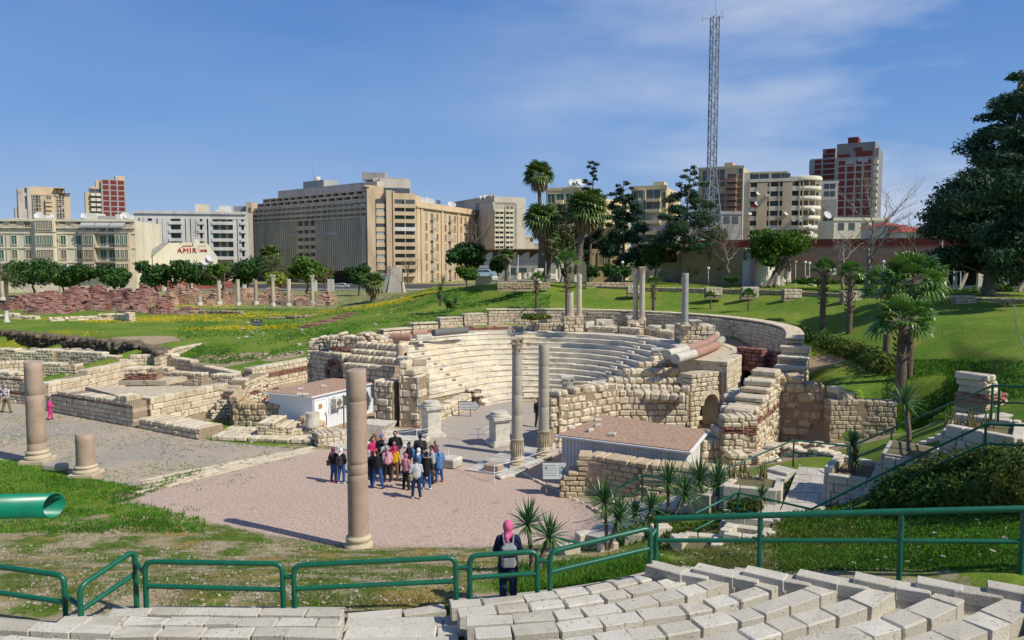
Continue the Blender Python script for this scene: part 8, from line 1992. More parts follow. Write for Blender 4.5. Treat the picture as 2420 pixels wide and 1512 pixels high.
# ------------------------------------------------------------------ far red brick baths and their columns
M_RB = mat('purplish_red_brick', (0.32,0.17,0.135), (0.22,0.095,0.078), (0.42,0.30,0.25), nscale=.8, spot=(0.10,0.06,0.05), spot_scale=1.2, spot_lo=.62, bumpk=.8, bscale=5, bdist=.06)
M_RB2 = mat('sandy_red_brick', (0.46,0.32,0.22), (0.32,0.18,0.13), (0.50,0.37,0.26), nscale=.8, spot=(0.14,0.09,0.06), spot_scale=1.2, spot_lo=.62, bumpk=.8, bscale=5, bdist=.06)
def rough_mass(name, label, x0, x1, ytop, ybot, Y, dep, seed, m, group='masses of the ruined brick baths', hole=None):
 """stubs of thick brick walls with broken tops around filled rooms"""
 from mathutils import noise as mn
 r = random.Random(seed); a, b = D(x0,ybot,Y), D(x1,ybot,Y); zt = ZAT(ytop,Y); zb = 1.3; h = zt-zb; Lx = b.x-a.x; mb = MB(); n = max(3,int(Lx/1.6))
 def prof(xx, k, off): return zb+h*max(.25,min(1.12,.78*k+.55*mn.noise(Vector((xx*.55,off,seed)))+r.uniform(-.08,.08)))
 for row, k in enumerate((.8,1.0,1.12)):
  y = Y+row*dep*.45; pts = []
  for i in range(n+1):
   x = a.x+Lx*i/n; e = .45 if i in (0,n) else 1
   pts.append((x, y+1.1*mn.noise(Vector((x*.4,row*3,seed))), zb, zb+(prof(x,k,row*2)-zb)*e))
  hx = D(hole[0],616,Y).x if hole else None
  segs = [pts] if not (hole and row == 0) else [[p for p in pts if p[0] < hx-hole[1]*.6],[p for p in pts if p[0] > hx+hole[1]*.6]]
  for sg in segs:
   if len(sg) > 1: wall(mb, sg, 1.0, .19, .62, .35, .05, .04, seed=seed*3+row, gap=.006)
 for i in range(max(2,n//2)):
  x = a.x+Lx*(i+r.random()*.7)/max(2,n//2); z_ = prof(x,.8,1); wall(mb, [(x,Y+.4,zb,z_*.9+.1),(x+r.uniform(-.8,.8),Y+dep,zb,z_+.3)], .9, .19, .6, .4, .05, .04, seed=seed*7+i, gap=.006)
 mb.poly([(a.x+.5,Y+.5),(b.x-.5,Y+.5),(b.x-.5,Y+dep),(a.x+.5,Y+dep)], zb, zb+h*.42, 1)
 return tag(mb.build(name, [m, m, m, m], None, (a.x,Y,zb)), label, 'brick ruin', group)
RM = [(-60,30,700,742,118,3),(0,75,692,738,124,4),(62,112,695,740,116,3),(58,118,715,748,108,3),(70,120,684,724,132,4),(108,182,675,715,135,5),(105,175,703,742,112,4),(88,150,716,748,106,3),(178,250,669,712,140,5),(178,238,700,742,113,4),(230,290,700,745,112,4),(246,300,676,716,136,4),(286,352,672,722,132,5),(280,345,712,746,109,3),(352,392,712,745,107,3),(392,470,725,745,107,2)]
nm = ['far left edge','behind the white stump','left of centre','low front left','upper left behind the palm','wide raised mass with pale top','front mass below the wide one','lowest front mass','tallest left mass under the trees','front middle mass','middle mass with hollow','mass behind the middle','large crumbling mass right of middle','low front mass right of middle','rounded front knob','low tail at the right']
for i,q in enumerate(RM): rough_mass('brick_mass', 'purplish red brick ruin, '+nm[i], *q, 900+i, M_RB, hole=((q[0]+q[1])/2+8, 1.4, 1.8) if i in (2,6,9,10) else None)
RM2 = [(380,420,676,716,128,4,None),(415,470,675,722,130,4,None),(468,520,690,720,126,3,None),(522,600,676,722,128,4,(560,1.8,2.2)),(600,655,676,722,128,4,None),(655,700,684,722,126,3,(660,1.6,3.0)),(700,735,694,722,124,3,(716,1.2,2.6)),(735,785,690,722,126,3,None)]
nm2 = ['dark cleft mass at its left end','sandy mass next to the cleft','low stretch behind the short stump','mass with cave between two columns','mass behind the middle columns','part with the round arch','low part with small arch','right end']
for i,q in enumerate(RM2): rough_mass('brick_mass', 'sandy red brick ruin behind the far columns, '+nm2[i], *q[:6], 950+i, M_RB2, hole=q[6])
for i,(x,yb,yt,w_,cap,lab) in enumerate(((518,716,663,10,0,'far broken column at the left of the row'),(563,718,660,10,0,'far plain column second in the row'),(605,716,661,9,0,'far brownish column left of the capped one'),(645.5,720,649,9,2,'far column with spreading capital'),(682,720,660,9,0,'far plain column between the two capped ones'),(738.5,714,650,8,1.2,'far pale column with capital at the right end'),(472,718,700,10,0,'far short column stump'),(6,706,664,9,0,'far column at the left edge'))):
 Y = 112; zb = ZAT(yb,Y); P = D(x,yb,Y); t = thing('column', lab+' in the baths field', 'column', P, 'columns standing in the far field'); r_ = w_/2*Y/FV; zt = ZAT(yt,Y); ch = .9 if cap else 0
 mb = MB(); shaft(mb, P.x, P.y, zb, zt-ch, r_, r_*.88); mb.build('shaft', M_MCOL if i != 2 else M_PINK, t)
 mb = MB(); mb.lathe(P.x,P.y,[(r_*1.5,zb-.2),(r_*1.5,zb+.1),(r_*1.15,zb+.25)],16); mb.build('base', M_MARBLE, t)
 if cap: mb = MB(); acanthus(mb, P.x, P.y, zt-ch, r_*.95, ch); mb.build('capital', M_MARBLE, t)
p = W(16,761,2.0); mb = MB(); mb.lathe(p.x,p.y,[(.36,2.0),(.36,2.12),(.24,2.15),(.22,3.35)],14); tag(mb.build('white_stump', M_MARBLE, None, p), 'slim white column stump standing in the far left field', 'column stump')
# rustic fence across the field
mb = MB(); X0, X1 = 560, 790; Y = 100
for k in range(12):
 x = X0+(X1-X0)*k/11; a = D(x,722,Y); mb.tube([a-Vector((0,0,.3)),a+Vector((0,0,.9))], .04, 5)
 if k % 2: mb.tube([a+Vector((-.7,0,0)),a+Vector((0,0,.9))], .05, 5)
mb.tube([D(X0,711,Y),D(X1-60,710,Y)], .03, 5); mb.tube([D(X0+90,713,Y),D(X1,711,Y)], .03, 5)
tag(mb.build('rustic_fence', M_BARKL, None, D(X0,722,Y)), 'light wooden rail fence with leaning props below the far columns', 'fence')
# ------------------------------------------------------------------ street beyond the field
mb = MB(); mb.box(-260,60,206,250,1.62,1.64); tag(mb.build('street', mat('asphalt',(0.055,0.055,0.056),None,(0.075,0.073,0.07),nscale=.5)), kind='structure')
mb = MB(); mb.box(-260,60,196,206,1.5,1.75); tag(mb.build('pavement', mat('pavement_stone',(0.33,0.31,0.27),None,(0.26,0.24,0.21),nscale=.5)), kind='structure')
def car(label, x, Y, z, col, L_=4.3, rev=False):
 c = D(x,660,Y); t = thing('parked_car', label, 'car', (c.x,Y,z), 'cars on the far street'); s = -1 if rev else 1; pm = mat('paint_'+col[0], col[1], rough=.3, spec=.6)
 prof = [(-2.1,.35),(-2.15,.75),(-1.9,.92),(-1.35,.98),(-.75,1.42),(.75,1.45),(1.35,1.05),(2.0,.92),(2.15,.7),(2.1,.35)]
 def sec(y, k): return [(c.x+s*p[0], Y+y, z+p[1]*(1 if p[1]<1 else k)) for p in prof]
 mb = MB(); n = len(prof); rings = sec(-.82,.97)+sec(-.75,1.0)+sec(.75,1.0)+sec(.82,.97); mb.add(rings, [(j*n+i,j*n+(i+1)%n,(j+1)*n+(i+1)%n,(j+1)*n+i) for j in range(3) for i in range(n)]+[tuple(range(n-1,-1,-1)),tuple(range(3*n,4*n))], 0); mb.build('body', pm, t)
 for (q, nme) in (([(-1.15,1.0),(-.7,1.34),(-.05,1.36),(-.05,1.0)],'side_window'),([(.05,1.0),(.05,1.36),(.68,1.36),(1.1,1.02)],'side_window')):
  mb = MB(); mb.hexa([(c.x+s*q[i][0],Y-.86,z+q[i][1]) for i in range(4)]+[(c.x+s*q[i][0],Y-.80,z+q[i][1]) for i in range(4)]); mb.build(nme, G_W, t)
 for wx in (-1.35,1.3):
  for wy in (-.80,.62):
   mb = MB(); mb.tube([(c.x+s*wx,Y+wy-.06,z+.32),(c.x+s*wx,Y+wy+.16,z+.32)], .32, 14); wh = mb.build('wheel', M_INK, t); mb = MB(); mb.tube([(c.x+s*wx,Y+wy-.08,z+.32),(c.x+s*wx,Y+wy-.05,z+.32)], .19, 10); mb.build('rim', M_STEEL, wh)
for q in (('silver saloon car on the street left of the statue',807,212,1.64,('silver',(0.45,0.46,0.47))),('dark red car between the shade trees',672,214,1.64,('darkred',(0.25,0.02,0.02))),('red car beside the statue pedestal',920,214,1.64,('red',(0.45,0.02,0.02))),('white car behind the terrace left of the palms',1165,120,6.6,('white',(0.6,0.6,0.6))),('pale blue car at the left end of the terrace',1142,118,6.6,('bluewhite',(0.35,0.5,0.62)))): car(*q)
# iron fence along the street and its piers
t = thing('street_fence', 'dark iron railing with white piers along the far street', 'fence', D(300,690,195)); mb = MB()
xa, xb = D(300,690,195).x, D(900,690,195).x; k = 0; x = xa
while x < xb: mb.box(x,x+.05,195,195.05,1.6,3.4); x += .45
mb.box(xa,xb,194.98,195.03,3.2,3.28); mb.box(xa,xb,194.98,195.03,1.9,1.98); mb.build('iron_bars', mat('dark_iron',(0.06,0.07,0.07)), t)
for x in (388,450,520,577,682,745,778,785): p = D(x,690,194.6); mb = MB(); mb.box(p.x-.4,p.x+.4,194.5,195.2,1.5,4.6); mb.build('pier', W_WHITE, t)
for i,(x,yb,yt) in enumerate(((851,664,632),(868,664,632),(553,668,640),(462,668,645))):
 b_ = D(x,yb,190); b_.z = 1.6; tp = D(x,yt,190); t = thing('street_lamp', 'green street lamp '+('left of the pair by the statue','right of the pair by the statue','behind the far columns','in front of the hall')[i], 'street lamp', b_, 'green street lamps'); mg = mat('lamp_green',(0.03,0.22,0.18)); mb = MB(); mb.lathe(b_.x,b_.y,[(.35,1.6),(.3,2.4),(.12,2.6),(.09,tp.z-.3)],8); mb.build('post', mg, t)
 mb = MB()
 for sg in (-1,1): mb.tube([(b_.x,b_.y,tp.z-1),(b_.x+sg*.9,b_.y,tp.z-.8),(b_.x+sg*.9,b_.y,tp.z-.5)], .05, 5); mb.lathe(b_.x+sg*.9,b_.y,[(.12,tp.z-.5),(.28,tp.z),(.05,tp.z+.35)],8)
 mb.lathe(b_.x,b_.y,[(.12,tp.z-.3),(.28,tp.z+.2),(.05,tp.z+.55)],8); mb.build('lantern', mg, t)
# statue
b_ = D(937,676,185); zb = 1.6; t = thing('monument', 'grey tapering monument pedestal before the office block corner', 'pedestal', (b_.x,185,zb)); zt = ZAT(632,185)
mb = MB(); mb.hexa([(b_.x-2.0,183.5,zb),(b_.x+2.0,183.5,zb),(b_.x+2,187,zb),(b_.x-2,187,zb),(b_.x-1.1,184.3,zt),(b_.x+1.1,184.3,zt),(b_.x+1.1,186,zt),(b_.x-1.1,186,zt)]); mb.build('plinth', W_GREYW, t)
mb = MB(); mb.hexa([(b_.x-3.4,184,zb),(b_.x-1.7,184,zb),(b_.x-1.7,186,zb),(b_.x-3.4,186,zb),(b_.x-1.9,184.3,zb+6.5),(b_.x-1.2,184.3,zb+6.5),(b_.x-1.2,185.5,zb+6.5),(b_.x-1.9,185.5,zb+6.5)]); mb.build('dark_buttress', W_CONC, t)
M_BRZ = mat('bronze_green', (0.10,0.15,0.12), None, (0.06,0.09,0.075), nscale=2, rough=.5)
# signs
def post_sign(name, label, x, yb, z, w_, h_, zc, m, lean=.0, legs=2, tx=None, tsize=.1, ang=0.0, tm=None, legm=None, cat='sign'):
 p = W(x,yb,z); t = thing(name, label, cat, p); u = Vector((math.cos(ang),math.sin(ang),0)); nv = Vector((math.sin(ang),-math.cos(ang),0)); dy = lean
 c = p+Vector((0,0,zc-z))
 c = Vector((p.x,p.y,zc)); mb = MB(); q = [c+u*sx_*w_/2+Vector((0,0,sz_*h_/2))-nv*sz_*dy for sx_,sz_ in ((-1,-1),(1,-1),(1,1),(-1,1))]
 mb.hexa([tuple(v) for v in q]+[tuple(v-nv*.03) for v in q]); bd = mb.build('board', m, t)
 for k in range(legs):
  s_ = 0 if legs == 1 else (-.35 if k == 0 else .35); mb = MB(); mb.tube([p+u*s_*w_-Vector((0,0,.2))-nv*.04, Vector((c.x,c.y,zc+(h_*.3)))+u*s_*w_-nv*.05], .022, 6); mb.build('leg', legm or M_RUST, t)
 return t, c, u, nv, bd
t, c, u, nv, bd = post_sign('info_panel', 'tilted grey information panel on two thin legs beside the plaque wall', 1310, 1170, 0, .92, .55, .98, mat('panel_grey',(0.40,0.43,0.40),rough=.4), .18, legm=M_BARKL)
tl = math.atan2(.36,.55); rx = (math.pi/2-tl,0,0)
for i, s_ in enumerate(('THE ROMAN THEATRE','The building was raised in the','fourth century and had rows of','marble seats around the stage','used as a hall for gatherings')):
 zz = .19-i*.085; text(s_, t, c+u*(-.2)+nv*(.01+zz*-.62)+Vector((0,0,zz*1.0)), .048, M_INK, (math.pi/2-.57,0,0), .001)
mb = MB();
def onb(x,z): return tuple(c+u*x+nv*(.012-z*.65)+Vector((0,0,z)))
for rr in (.10,.06): mb.tube([onb(.30+rr*math.cos(k*.3),.02+rr*math.sin(k*.3)*1.3) for k in range(22)], .006, 4)
mb.tube([onb(.2,-.2),onb(.4,-.2),onb(.4,.2),onb(.2,.2),onb(.2,-.2)], .004, 4); mb.build('drawing', mat('panel_blue',(0.12,0.2,0.42)), bd)
# plaque on the wall
w0, w1 = PLQ; a0 = Vector((w0.x+1.1,w0.y+.25)); a1 = Vector((w1.x,w1.y)); d = (a1-a0).normalized(); nv2 = Vector((d.y,-d.x));
pc = D(1419,1104,29.4); k = (Vector((pc.x,pc.y))-a0).dot(d); pc2 = a0+d*k+nv2*.47
t = thing('plaque', 'pink stone plaque with engraved lines fixed on the small block wall', 'plaque', (pc2.x,pc2.y,.9)); M_PLQ = mat('pink_plaque', (0.50,0.36,0.27), None, (0.44,0.31,0.23), nscale=4, rough=.5); zc = pc.z-.03
mb = MB(); mb.chamfer(pc2.x,pc2.y,zc,d.x,d.y,.42,.03,.33,.01); mb.build('tablet', M_PLQ, t); ang = math.atan2(d.y,d.x)
for i, s_ in enumerate(('ROMAN THEATRE','restored with the help of','the antiquities service','inaugurated','in the presence of guests')): text(s_, t, (pc2.x+nv2.x*.035,pc2.y+nv2.y*.035,zc+.22-i*.10), .075 if i in (0,3) else .052, mat('engraving',(0.16,0.10,0.07)), (math.pi/2,0,ang), .001)
for sx_ in (-1,1):
 for sz_ in (-1,1): mb = MB(); q = Vector((pc2.x,pc2.y))+d*.38*sx_+nv2*.03; mb.tube([(q.x,q.y,zc+.29*sz_),(q.x+nv2.x*.02,q.y+nv2.y*.02,zc+.29*sz_)], .018, 8); mb.build('stud', M_STEEL, t)
# arrow sign by the seats
p = W(1108,986,-.1); t = thing('arrow_sign', 'white arrow shaped sign pointing right at the foot of the seats', 'sign', p); zc = ZAT(958,p.y); mb = MB(); xs_ = [(-.62,-.24),(.35,-.24),(.38,-.32),(.66,0),(.38,.32),(.35,.24),(-.62,.24)]
mb.add([(p.x+a,p.y,zc+b) for a,b in xs_]+[(p.x+a,p.y+.03,zc+b) for a,b in xs_], [tuple(range(7)),tuple(range(13,6,-1))]+[(i,7+i,7+(i+1)%7,(i+1)%7) for i in range(7)]); mb.build('board', M_SIGNW, t)
mb = MB()
for (a, b_) in (((-.62,-.24),(.35,-.24)),((.35,-.24),(.38,-.32)),((.38,-.32),(.66,0)),((.66,0),(.38,.32)),((.38,.32),(.35,.24)),((.35,.24),(-.62,.24)),((-.62,.24),(-.62,-.24))): mb.tube([(p.x+a[0],p.y-.01,zc+a[1]),(p.x+b_[0],p.y-.01,zc+b_[1])], .018, 4)
mb.build('border', M_DGREY, t); text("DON'T CLIMB THE AUDITORIA", t, (p.x-.1,p.y-.02,zc-.1), .085, M_INK, (math.pi/2,0,0), .001)
mb = MB(); rr_ = random.Random(3)
for k in range(9): x = -.5+k*.1; mb.tube([(p.x+x,p.y-.012,zc+.08),(p.x+x+.05,p.y-.012,zc+.08+rr_.uniform(-.03,.06)),(p.x+x+.08,p.y-.012,zc+.08)], .009, 4)
mb.build('script_line', M_INK, t)
for s_ in (-.6,.1): mb = MB(); mb.tube([(p.x+s_,p.y+.03,-.4),(p.x+s_,p.y+.03,zc)], .03, 6); mb.build('leg', M_RUST, t)
# no entry sign in the field
t, c, u, nv, bd = post_sign('field_sign', 'small dark sign with white writing on a thin pole in the flowery field', 607, 786, 2.1, 1.0, .6, 0, mat('dark_board',(0.05,0.06,0.07)), 0, 1) if 0 else (None,)*5
p = D(607,784,72); zc = ZAT(762,72); t = thing('field_sign', 'small dark sign with white writing on a thin pole in the flowery field', 'sign', p); mb = MB(); mb.box(p.x-.5,p.x+.5,p.y,p.y+.04,zc-.3,zc+.3); mb.build('board', mat('dark_board',(0.05,0.06,0.07)), t); mb = MB(); mb.tube([(p.x,p.y+.06,p.z-.5),(p.x,p.y+.06,zc)], .03, 6); mb.build('pole', M_STEEL, t); text('NO ENTRY', t, (p.x,p.y-.02,zc-.12), .2, M_SIGNW, (math.pi/2,0,0), .002)
mb = MB()
for k in range(7): mb.tube([(p.x-.35+k*.1,p.y-.02,zc+.12),(p.x-.3+k*.1,p.y-.02,zc+.12+.06*((k*7)%3)),(p.x-.27+k*.1,p.y-.02,zc+.12)], .02, 4)
mb.build('script_line', M_SIGNW, t)
# white rope barriers round the pavements
def rope(label, pts, h=.75):
 P = [W(x,y,z) for x,y,z in pts]; t = thing('rope_barrier', label, 'rope barrier', P[0], 'white rope barriers on thin posts')
 for p in P: mb = MB(); mb.tube([p-Vector((0,0,.1)),p+Vector((0,0,h))], .018, 6); mb.build('post', M_WHITEP, t)
 for a, b_ in zip(P, P[1:]):
  for hh in (h*.95,h*.55):
   mb = MB(); mb.tube([a.lerp(b_,k/6)+Vector((0,0,hh-.10*math.sin(math.pi*k/6))) for k in range(7)], .012, 4); mb.build('rope', M_WHITEP, t)
rope('rope barrier running from the white cabin corner in front of the pavement', [(733,1052,0),(800,1064,0),(870,1072,0)])
rope('rope barrier beside the left marble pedestal', [(905,1050,0),(985,1048,0),(1045,1030,0)])
rope('rope barrier around the mosaic pavement, near side', [(1060,1098,0),(1168,1140,0),(1322,1085,0)])
rope('rope barrier around the mosaic pavement, far side', [(1045,1030,0),(1130,1046,0),(1165,1030,0)])
# white cup in the grass
p = hit(697,1382); mb = MB(); mb.lathe(p.x,p.y,[(.035,p.z),(.045,p.z+.13)],12); tag(mb.build('paper_cup', M_WHITEP, None, p), 'white paper cup lying in the grass behind the fence', 'cup')
# ------------------------------------------------------------------ people
def ell(mb, c, r, n=10, m=7, mi=0):
 vs = [(c[0],c[1],c[2]-r[2])]
 for j in range(1,m):
  a = math.pi*j/m
  for k in range(n): b = 2*math.pi*k/n; vs.append((c[0]+r[0]*math.sin(a)*math.cos(b), c[1]+r[1]*math.sin(a)*math.sin(b), c[2]-r[2]*math.cos(a)))
 vs.append((c[0],c[1],c[2]+r[2])); L_ = len(vs)-1; fs = [(0,1+(k+1)%n,1+k) for k in range(n)]
 for j in range(m-2):
  for k in range(n): fs.append((1+j*n+k,1+j*n+(k+1)%n,1+(j+1)*n+(k+1)%n,1+(j+1)*n+k))
 fs += [(L_,1+(m-2)*n+k,1+(m-2)*n+(k+1)%n) for k in range(n)]; mb.add(vs, fs, mi, True)
def cap(mb, pts, rs, n=9):
 mb.tube(pts, rs, n); ell(mb, pts[0], (rs[0],)*3, 8, 5); ell(mb, pts[-1], (rs[-1],)*3, 8, 5)
 for p, r_ in zip(pts[1:-1], rs[1:-1]): ell(mb, p, (r_*.99,)*3, 8, 5)
SKIN = mat('skin', (0.38,0.22,0.145), rough=.55); SKIN2 = mat('skin_pale', (0.50,0.32,0.23), rough=.55)
HAIR = mat('dark_hair', (0.018,0.013,0.010), rough=.5)
def cloth(n, c): return mat('cloth_'+n, c, None, tuple(q*.75 for q in c), nscale=7, rough=.9, bumpk=.3, bscale=18)
def person(label, loc, ang, h=1.7, top=None, legs_=None, hairc=HAIR, scarf=None, shoe=None, arms='down', bag=None, skin=SKIN, vox=.017, female=False, topc=None, longc=False, hood=None, capc=None, legsp=.1, head_turn=0.0, group='tour group standing on the gravel plaza', step=.0, lean=0.0):
 """ang: direction faced, 0 = towards the viewer (-y)"""
 k = h/1.70; t = thing('person', label, 'person', loc, group); ca, sa = math.cos(ang), math.sin(ang); O = Vector(loc)
 def T(p):   # local: x = right-left, -y = forward
  x, y, z = p[0]*k, p[1]*k, p[2]*k; y -= lean*max(0,z-.9*k); return Vector((O.x+x*ca-y*sa, O.y+x*sa+y*ca, O.z+z))
 def C_(mb, pts, rs): cap(mb, [T(p) for p in pts], [r_*k for r_ in rs])
 sw = .165 if female else .19; hpx = .10; lp = legsp
 arm = {'down': [(.235,.02,1.12),(.245,-.06,.88)], 'front': [(.25,.03,1.13),(.10,-.20,1.10)], 'cross': [(.25,.0,1.14),(.02,-.20,1.16)], 'hold': [(.26,-.10,1.18),(.08,-.30,1.40)], 'pocket': [(.27,.05,1.12),(.17,-.08,.95)], 'rail': [(.24,-.12,1.12),(.14,-.36,1.02)], 'back': [(.25,.08,1.14),(.08,.17,.98)]}[arms]
 leg = lambda s: [(s*.09,0,.90),(s*(.09+lp*.3),-.02-step*s*.5,.48),(s*(.09+lp*.6),.02-step*s,.08)]
 def fin(mb, name, m, parent, vx=vox, sm=2):
  o = mb.build(name, m, parent); md = o.modifiers.new('remesh','REMESH'); md.mode = 'VOXEL'; md.voxel_size = vx*k; md.use_smooth_shade = True
  s_ = o.modifiers.new('smooth','SMOOTH'); s_.factor = .5; s_.iterations = sm; return o
 hd = (0,-.01,1.585); ht_ = head_turn
 def HT(p):
  x, y = p[0]-hd[0], p[1]-hd[1]; return (hd[0]+x*math.cos(ht_)-y*math.sin(ht_), hd[1]+x*math.sin(ht_)+y*math.cos(ht_), p[2])
 mb = MB()
 C_(mb, [(0,.0,.95),(0,.01,1.12),(0,.0,1.32),(0,0,1.42)], [.125,.11,.125,.07]); C_(mb, [(-sw+.03,0,1.38),(sw-.03,0,1.38)], [.055,.055]); C_(mb, [(0,.01,1.40),(0,-.005,1.52)], [.052,.048])
 c = T(hd);
 ell(mb, c, (.077*k,.094*k,.112*k), 14, 10); j_ = T(HT((0,-.05,1.53))); ell(mb, j_, (.052*k,.05*k,.055*k)); ell(mb, T(HT((0,-.105,1.575))), (.014*k,.018*k,.022*k)); ell(mb, T(HT((0,-.095,1.535))), (.022*k,.012*k,.008*k))
 for s in (-1,1): ell(mb, T(HT((s*.08,.0,1.58))), (.014*k,.018*k,.03*k))
 for s in (-1,1):
  C_(mb, leg(s), [.085,.055,.038]); el, wr = [(s*q[0],q[1],q[2]) for q in arm]
  C_(mb, [(s*sw,0,1.37),el,wr], [.048,.038,.026])
  d = (Vector(wr)-Vector(el)).normalized(); sd = Vector((0,0,1)).cross(d); sd = sd.normalized() if sd.length > .2 else Vector((0,1,0)); p0 = Vector(wr)+d*.05
  ell(mb, T(p0), (.032*k,.024*k,.045*k))
  for f_, (o_, ln) in enumerate(((-.026,.060),(-.009,.074),(.009,.070),(.025,.055))):
   q0 = p0+sd*o_+d*.03; q1 = q0+d*ln*.55; q2 = q1+d*ln*.35-Vector((0,0,ln*.3)); C_(mb, [q0,q1,q2], [.010,.009,.0075])
  q0 = p0-sd*.030; C_(mb, [q0,q0-sd*.022+d*.02,q0-sd*.026+d*.045], [.011,.010,.008])
 fin(mb, 'body', skin, t, min(vox,.0125), 1)
 mb = MB()    # upper garment
 hem = .62 if longc else .86
 ww = .150 if female else .158
 C_(mb, [(0,.01,hem+.10),(0,.01,1.08),(0,0,1.28),(0,.0,1.38)], [ww*1.05,ww*.95,ww*1.02,.10]); C_(mb, [(-.05,.01,hem+.12),(-.05,0,1.25)], [ww*.98,ww*.9]); C_(mb, [(.05,.01,hem+.12),(.05,0,1.25)], [ww*.98,ww*.9]); C_(mb, [(-sw+.01,0,1.37),(sw-.01,0,1.37)], [.075,.075]); C_(mb, [(0,0,1.40),(0,.0,1.45)], [.078,.068])
 for s in (-1,1):
  el, wr = [(s*q[0],q[1],q[2]) for q in arm]; wr2 = tuple(Vector(el).lerp(Vector(wr),.95)); C_(mb, [(s*sw,0,1.365),el,wr2], [.074,.058,.046])
 if hood: ell(mb, T((0,.10,1.42)), (.12*k,.075*k,.075*k))
 up = fin(mb, 'jacket' if not female else 'coat', top, t)
 if hood and hood is not True: mb = MB(); mb.tube([T((.13*math.cos(a),.07+.09*math.sin(a),1.43+.03*math.sin(a))) for a in np.linspace(-.6,3.74,10)], .035*k, 7); fin(mb, 'fur_trim', hood, up)
 mb = MB()
 C_(mb, [(-.05,.015,.93),(.05,.015,.93)], [.125,.125])
 for s in (-1,1): C_(mb, leg(s)[:2]+[tuple(Vector(leg(s)[2])+Vector((0,0,.03)))], [.108,.078,.062])
 fin(mb, 'trousers', legs_, t)
 for s in (-1,1):
  f = leg(s)[2]; mb = MB(); ell(mb, T((f[0],f[1]-.05,.045)), (.048*k,.048*k,.045*k)); C_(mb, [(f[0],f[1]+.03,.045),(f[0]+s*.015,f[1]-.14,.035)], [.044,.036]); fin(mb, 'shoe', shoe or M_INK, t)
 mb = MB()
 if scarf:
  ell(mb, T((0,.008,1.60)), (.102*k,.116*k,.126*k), 14, 9); C_(mb, [(0,.02,1.52),(0,.02,1.44)], [.080,.10]); C_(mb, [(0,-.03,1.47),(0,-.03,1.42)], [.07,.085]); C_(mb, [(.03,.13,1.44),(.02,.15,1.33)], [.05,.03]); fin(mb, 'headscarf', scarf, t)
  f = MB(); ell(f, T(HT((0,-.082,1.583))), (.058*k,.045*k,.080*k), 12, 8); ell(f, T(HT((0,-.128,1.575))), (.012*k,.014*k,.018*k)); fin(f, 'face', skin, t, .010)
 elif hairc:
  ell(mb, T(HT((0,.015,1.615))), (.088*k,.098*k,.100*k), 14, 8)
  if female: C_(mb, [(0,.05,1.58),(0,.09,1.40),(0,.10,1.26)], [.075,.07,.045])
  fin(mb, 'hair', hairc, t)
 if capc: mb = MB(); ell(mb, T(HT((0,0,1.655))), (.092*k,.102*k,.065*k), 12, 7); C_(mb, [HT((-.04,-.09,1.64)),HT((0,-.14,1.63)),HT((.04,-.09,1.64))], [.02,.02,.02]); fin(mb, 'cap', capc, t)
 if abs(((ang+math.pi)%(2*math.pi))-math.pi) < 1.3 or ht_:
  for s in (-1,1): mb = MB(); ell(mb, T(HT((s*.030,-.094 if not scarf else -.122,1.60))), (.012*k,.008*k,.008*k)); mb.build('eye', M_INK, t)
 if bag:
  kind, bm, strap = bag
  b = thing('backpack' if kind == 'pack' else 'handbag', strap, 'bag', T((0,.2,1.1))); mb = MB()
  if kind == 'pack':
   for (cx,cy,cz,rx,ry,rz) in ((0,.225,1.12,.145,.075,.20),(0,.29,1.03,.12,.04,.10),(0,.22,1.29,.10,.06,.07)):
    c_ = T((cx,cy,cz)); mb.chamfer(c_.x,c_.y,c_.z,ca,sa,rx*k,ry*k,rz*k,.05*k)
   fin(mb, 'pouch', bm, b); mb = MB()
   for s in (-1,1): mb.tube(chaikin([T((s*.08,.18,1.33)),T((s*.10,.10,1.47)),T((s*.11,-.06,1.45)),T((s*.13,-.14,1.28)),T((s*.14,.05,1.02))]), .017*k, 6)
   mb.tube(chaikin([T((-.04,.22,1.34)),T((0,.24,1.41)),T((.04,.22,1.34))]), .010*k, 5); mb.build('strap', bm, b)
   if bm.name.startswith('cloth_packgrey'):
    mb = MB(); mb.tube(chaikin([T((-.10,.315,1.13)),T((0,.335,1.135)),T((.10,.315,1.13))]), .006, 5); mb.tube([T((-.09,.30,1.20)),T((-.09,.315,.95))], .005, 5); mb.build('zip', M_INK, b)
    mb = MB(); c_ = T((0,.30,1.20)); mb.chamfer(c_.x,c_.y,c_.z,ca,sa,.05,.02,.03,.01); mb.build('reflective_tag', M_WHITEP, b)
  else:
   sx_ = .24 if kind == 'side' else -.2
   for dz in (-.06,.06): ell(mb, T((sx_,.12,.92+dz)), (.10*k,.055*k,.09*k))
   fin(mb, 'pouch', bm, b); mb = MB(); mb.tube(chaikin([T((sx_,.14,1.0)),T((0,.17,1.25)),T((-sx_*.5,.05,1.47)),T((-sx_*.2,-.17,1.25)),T((sx_*.9,-.05,1.0))]), .012*k, 5); mb.build('strap', bm, b)
 return t
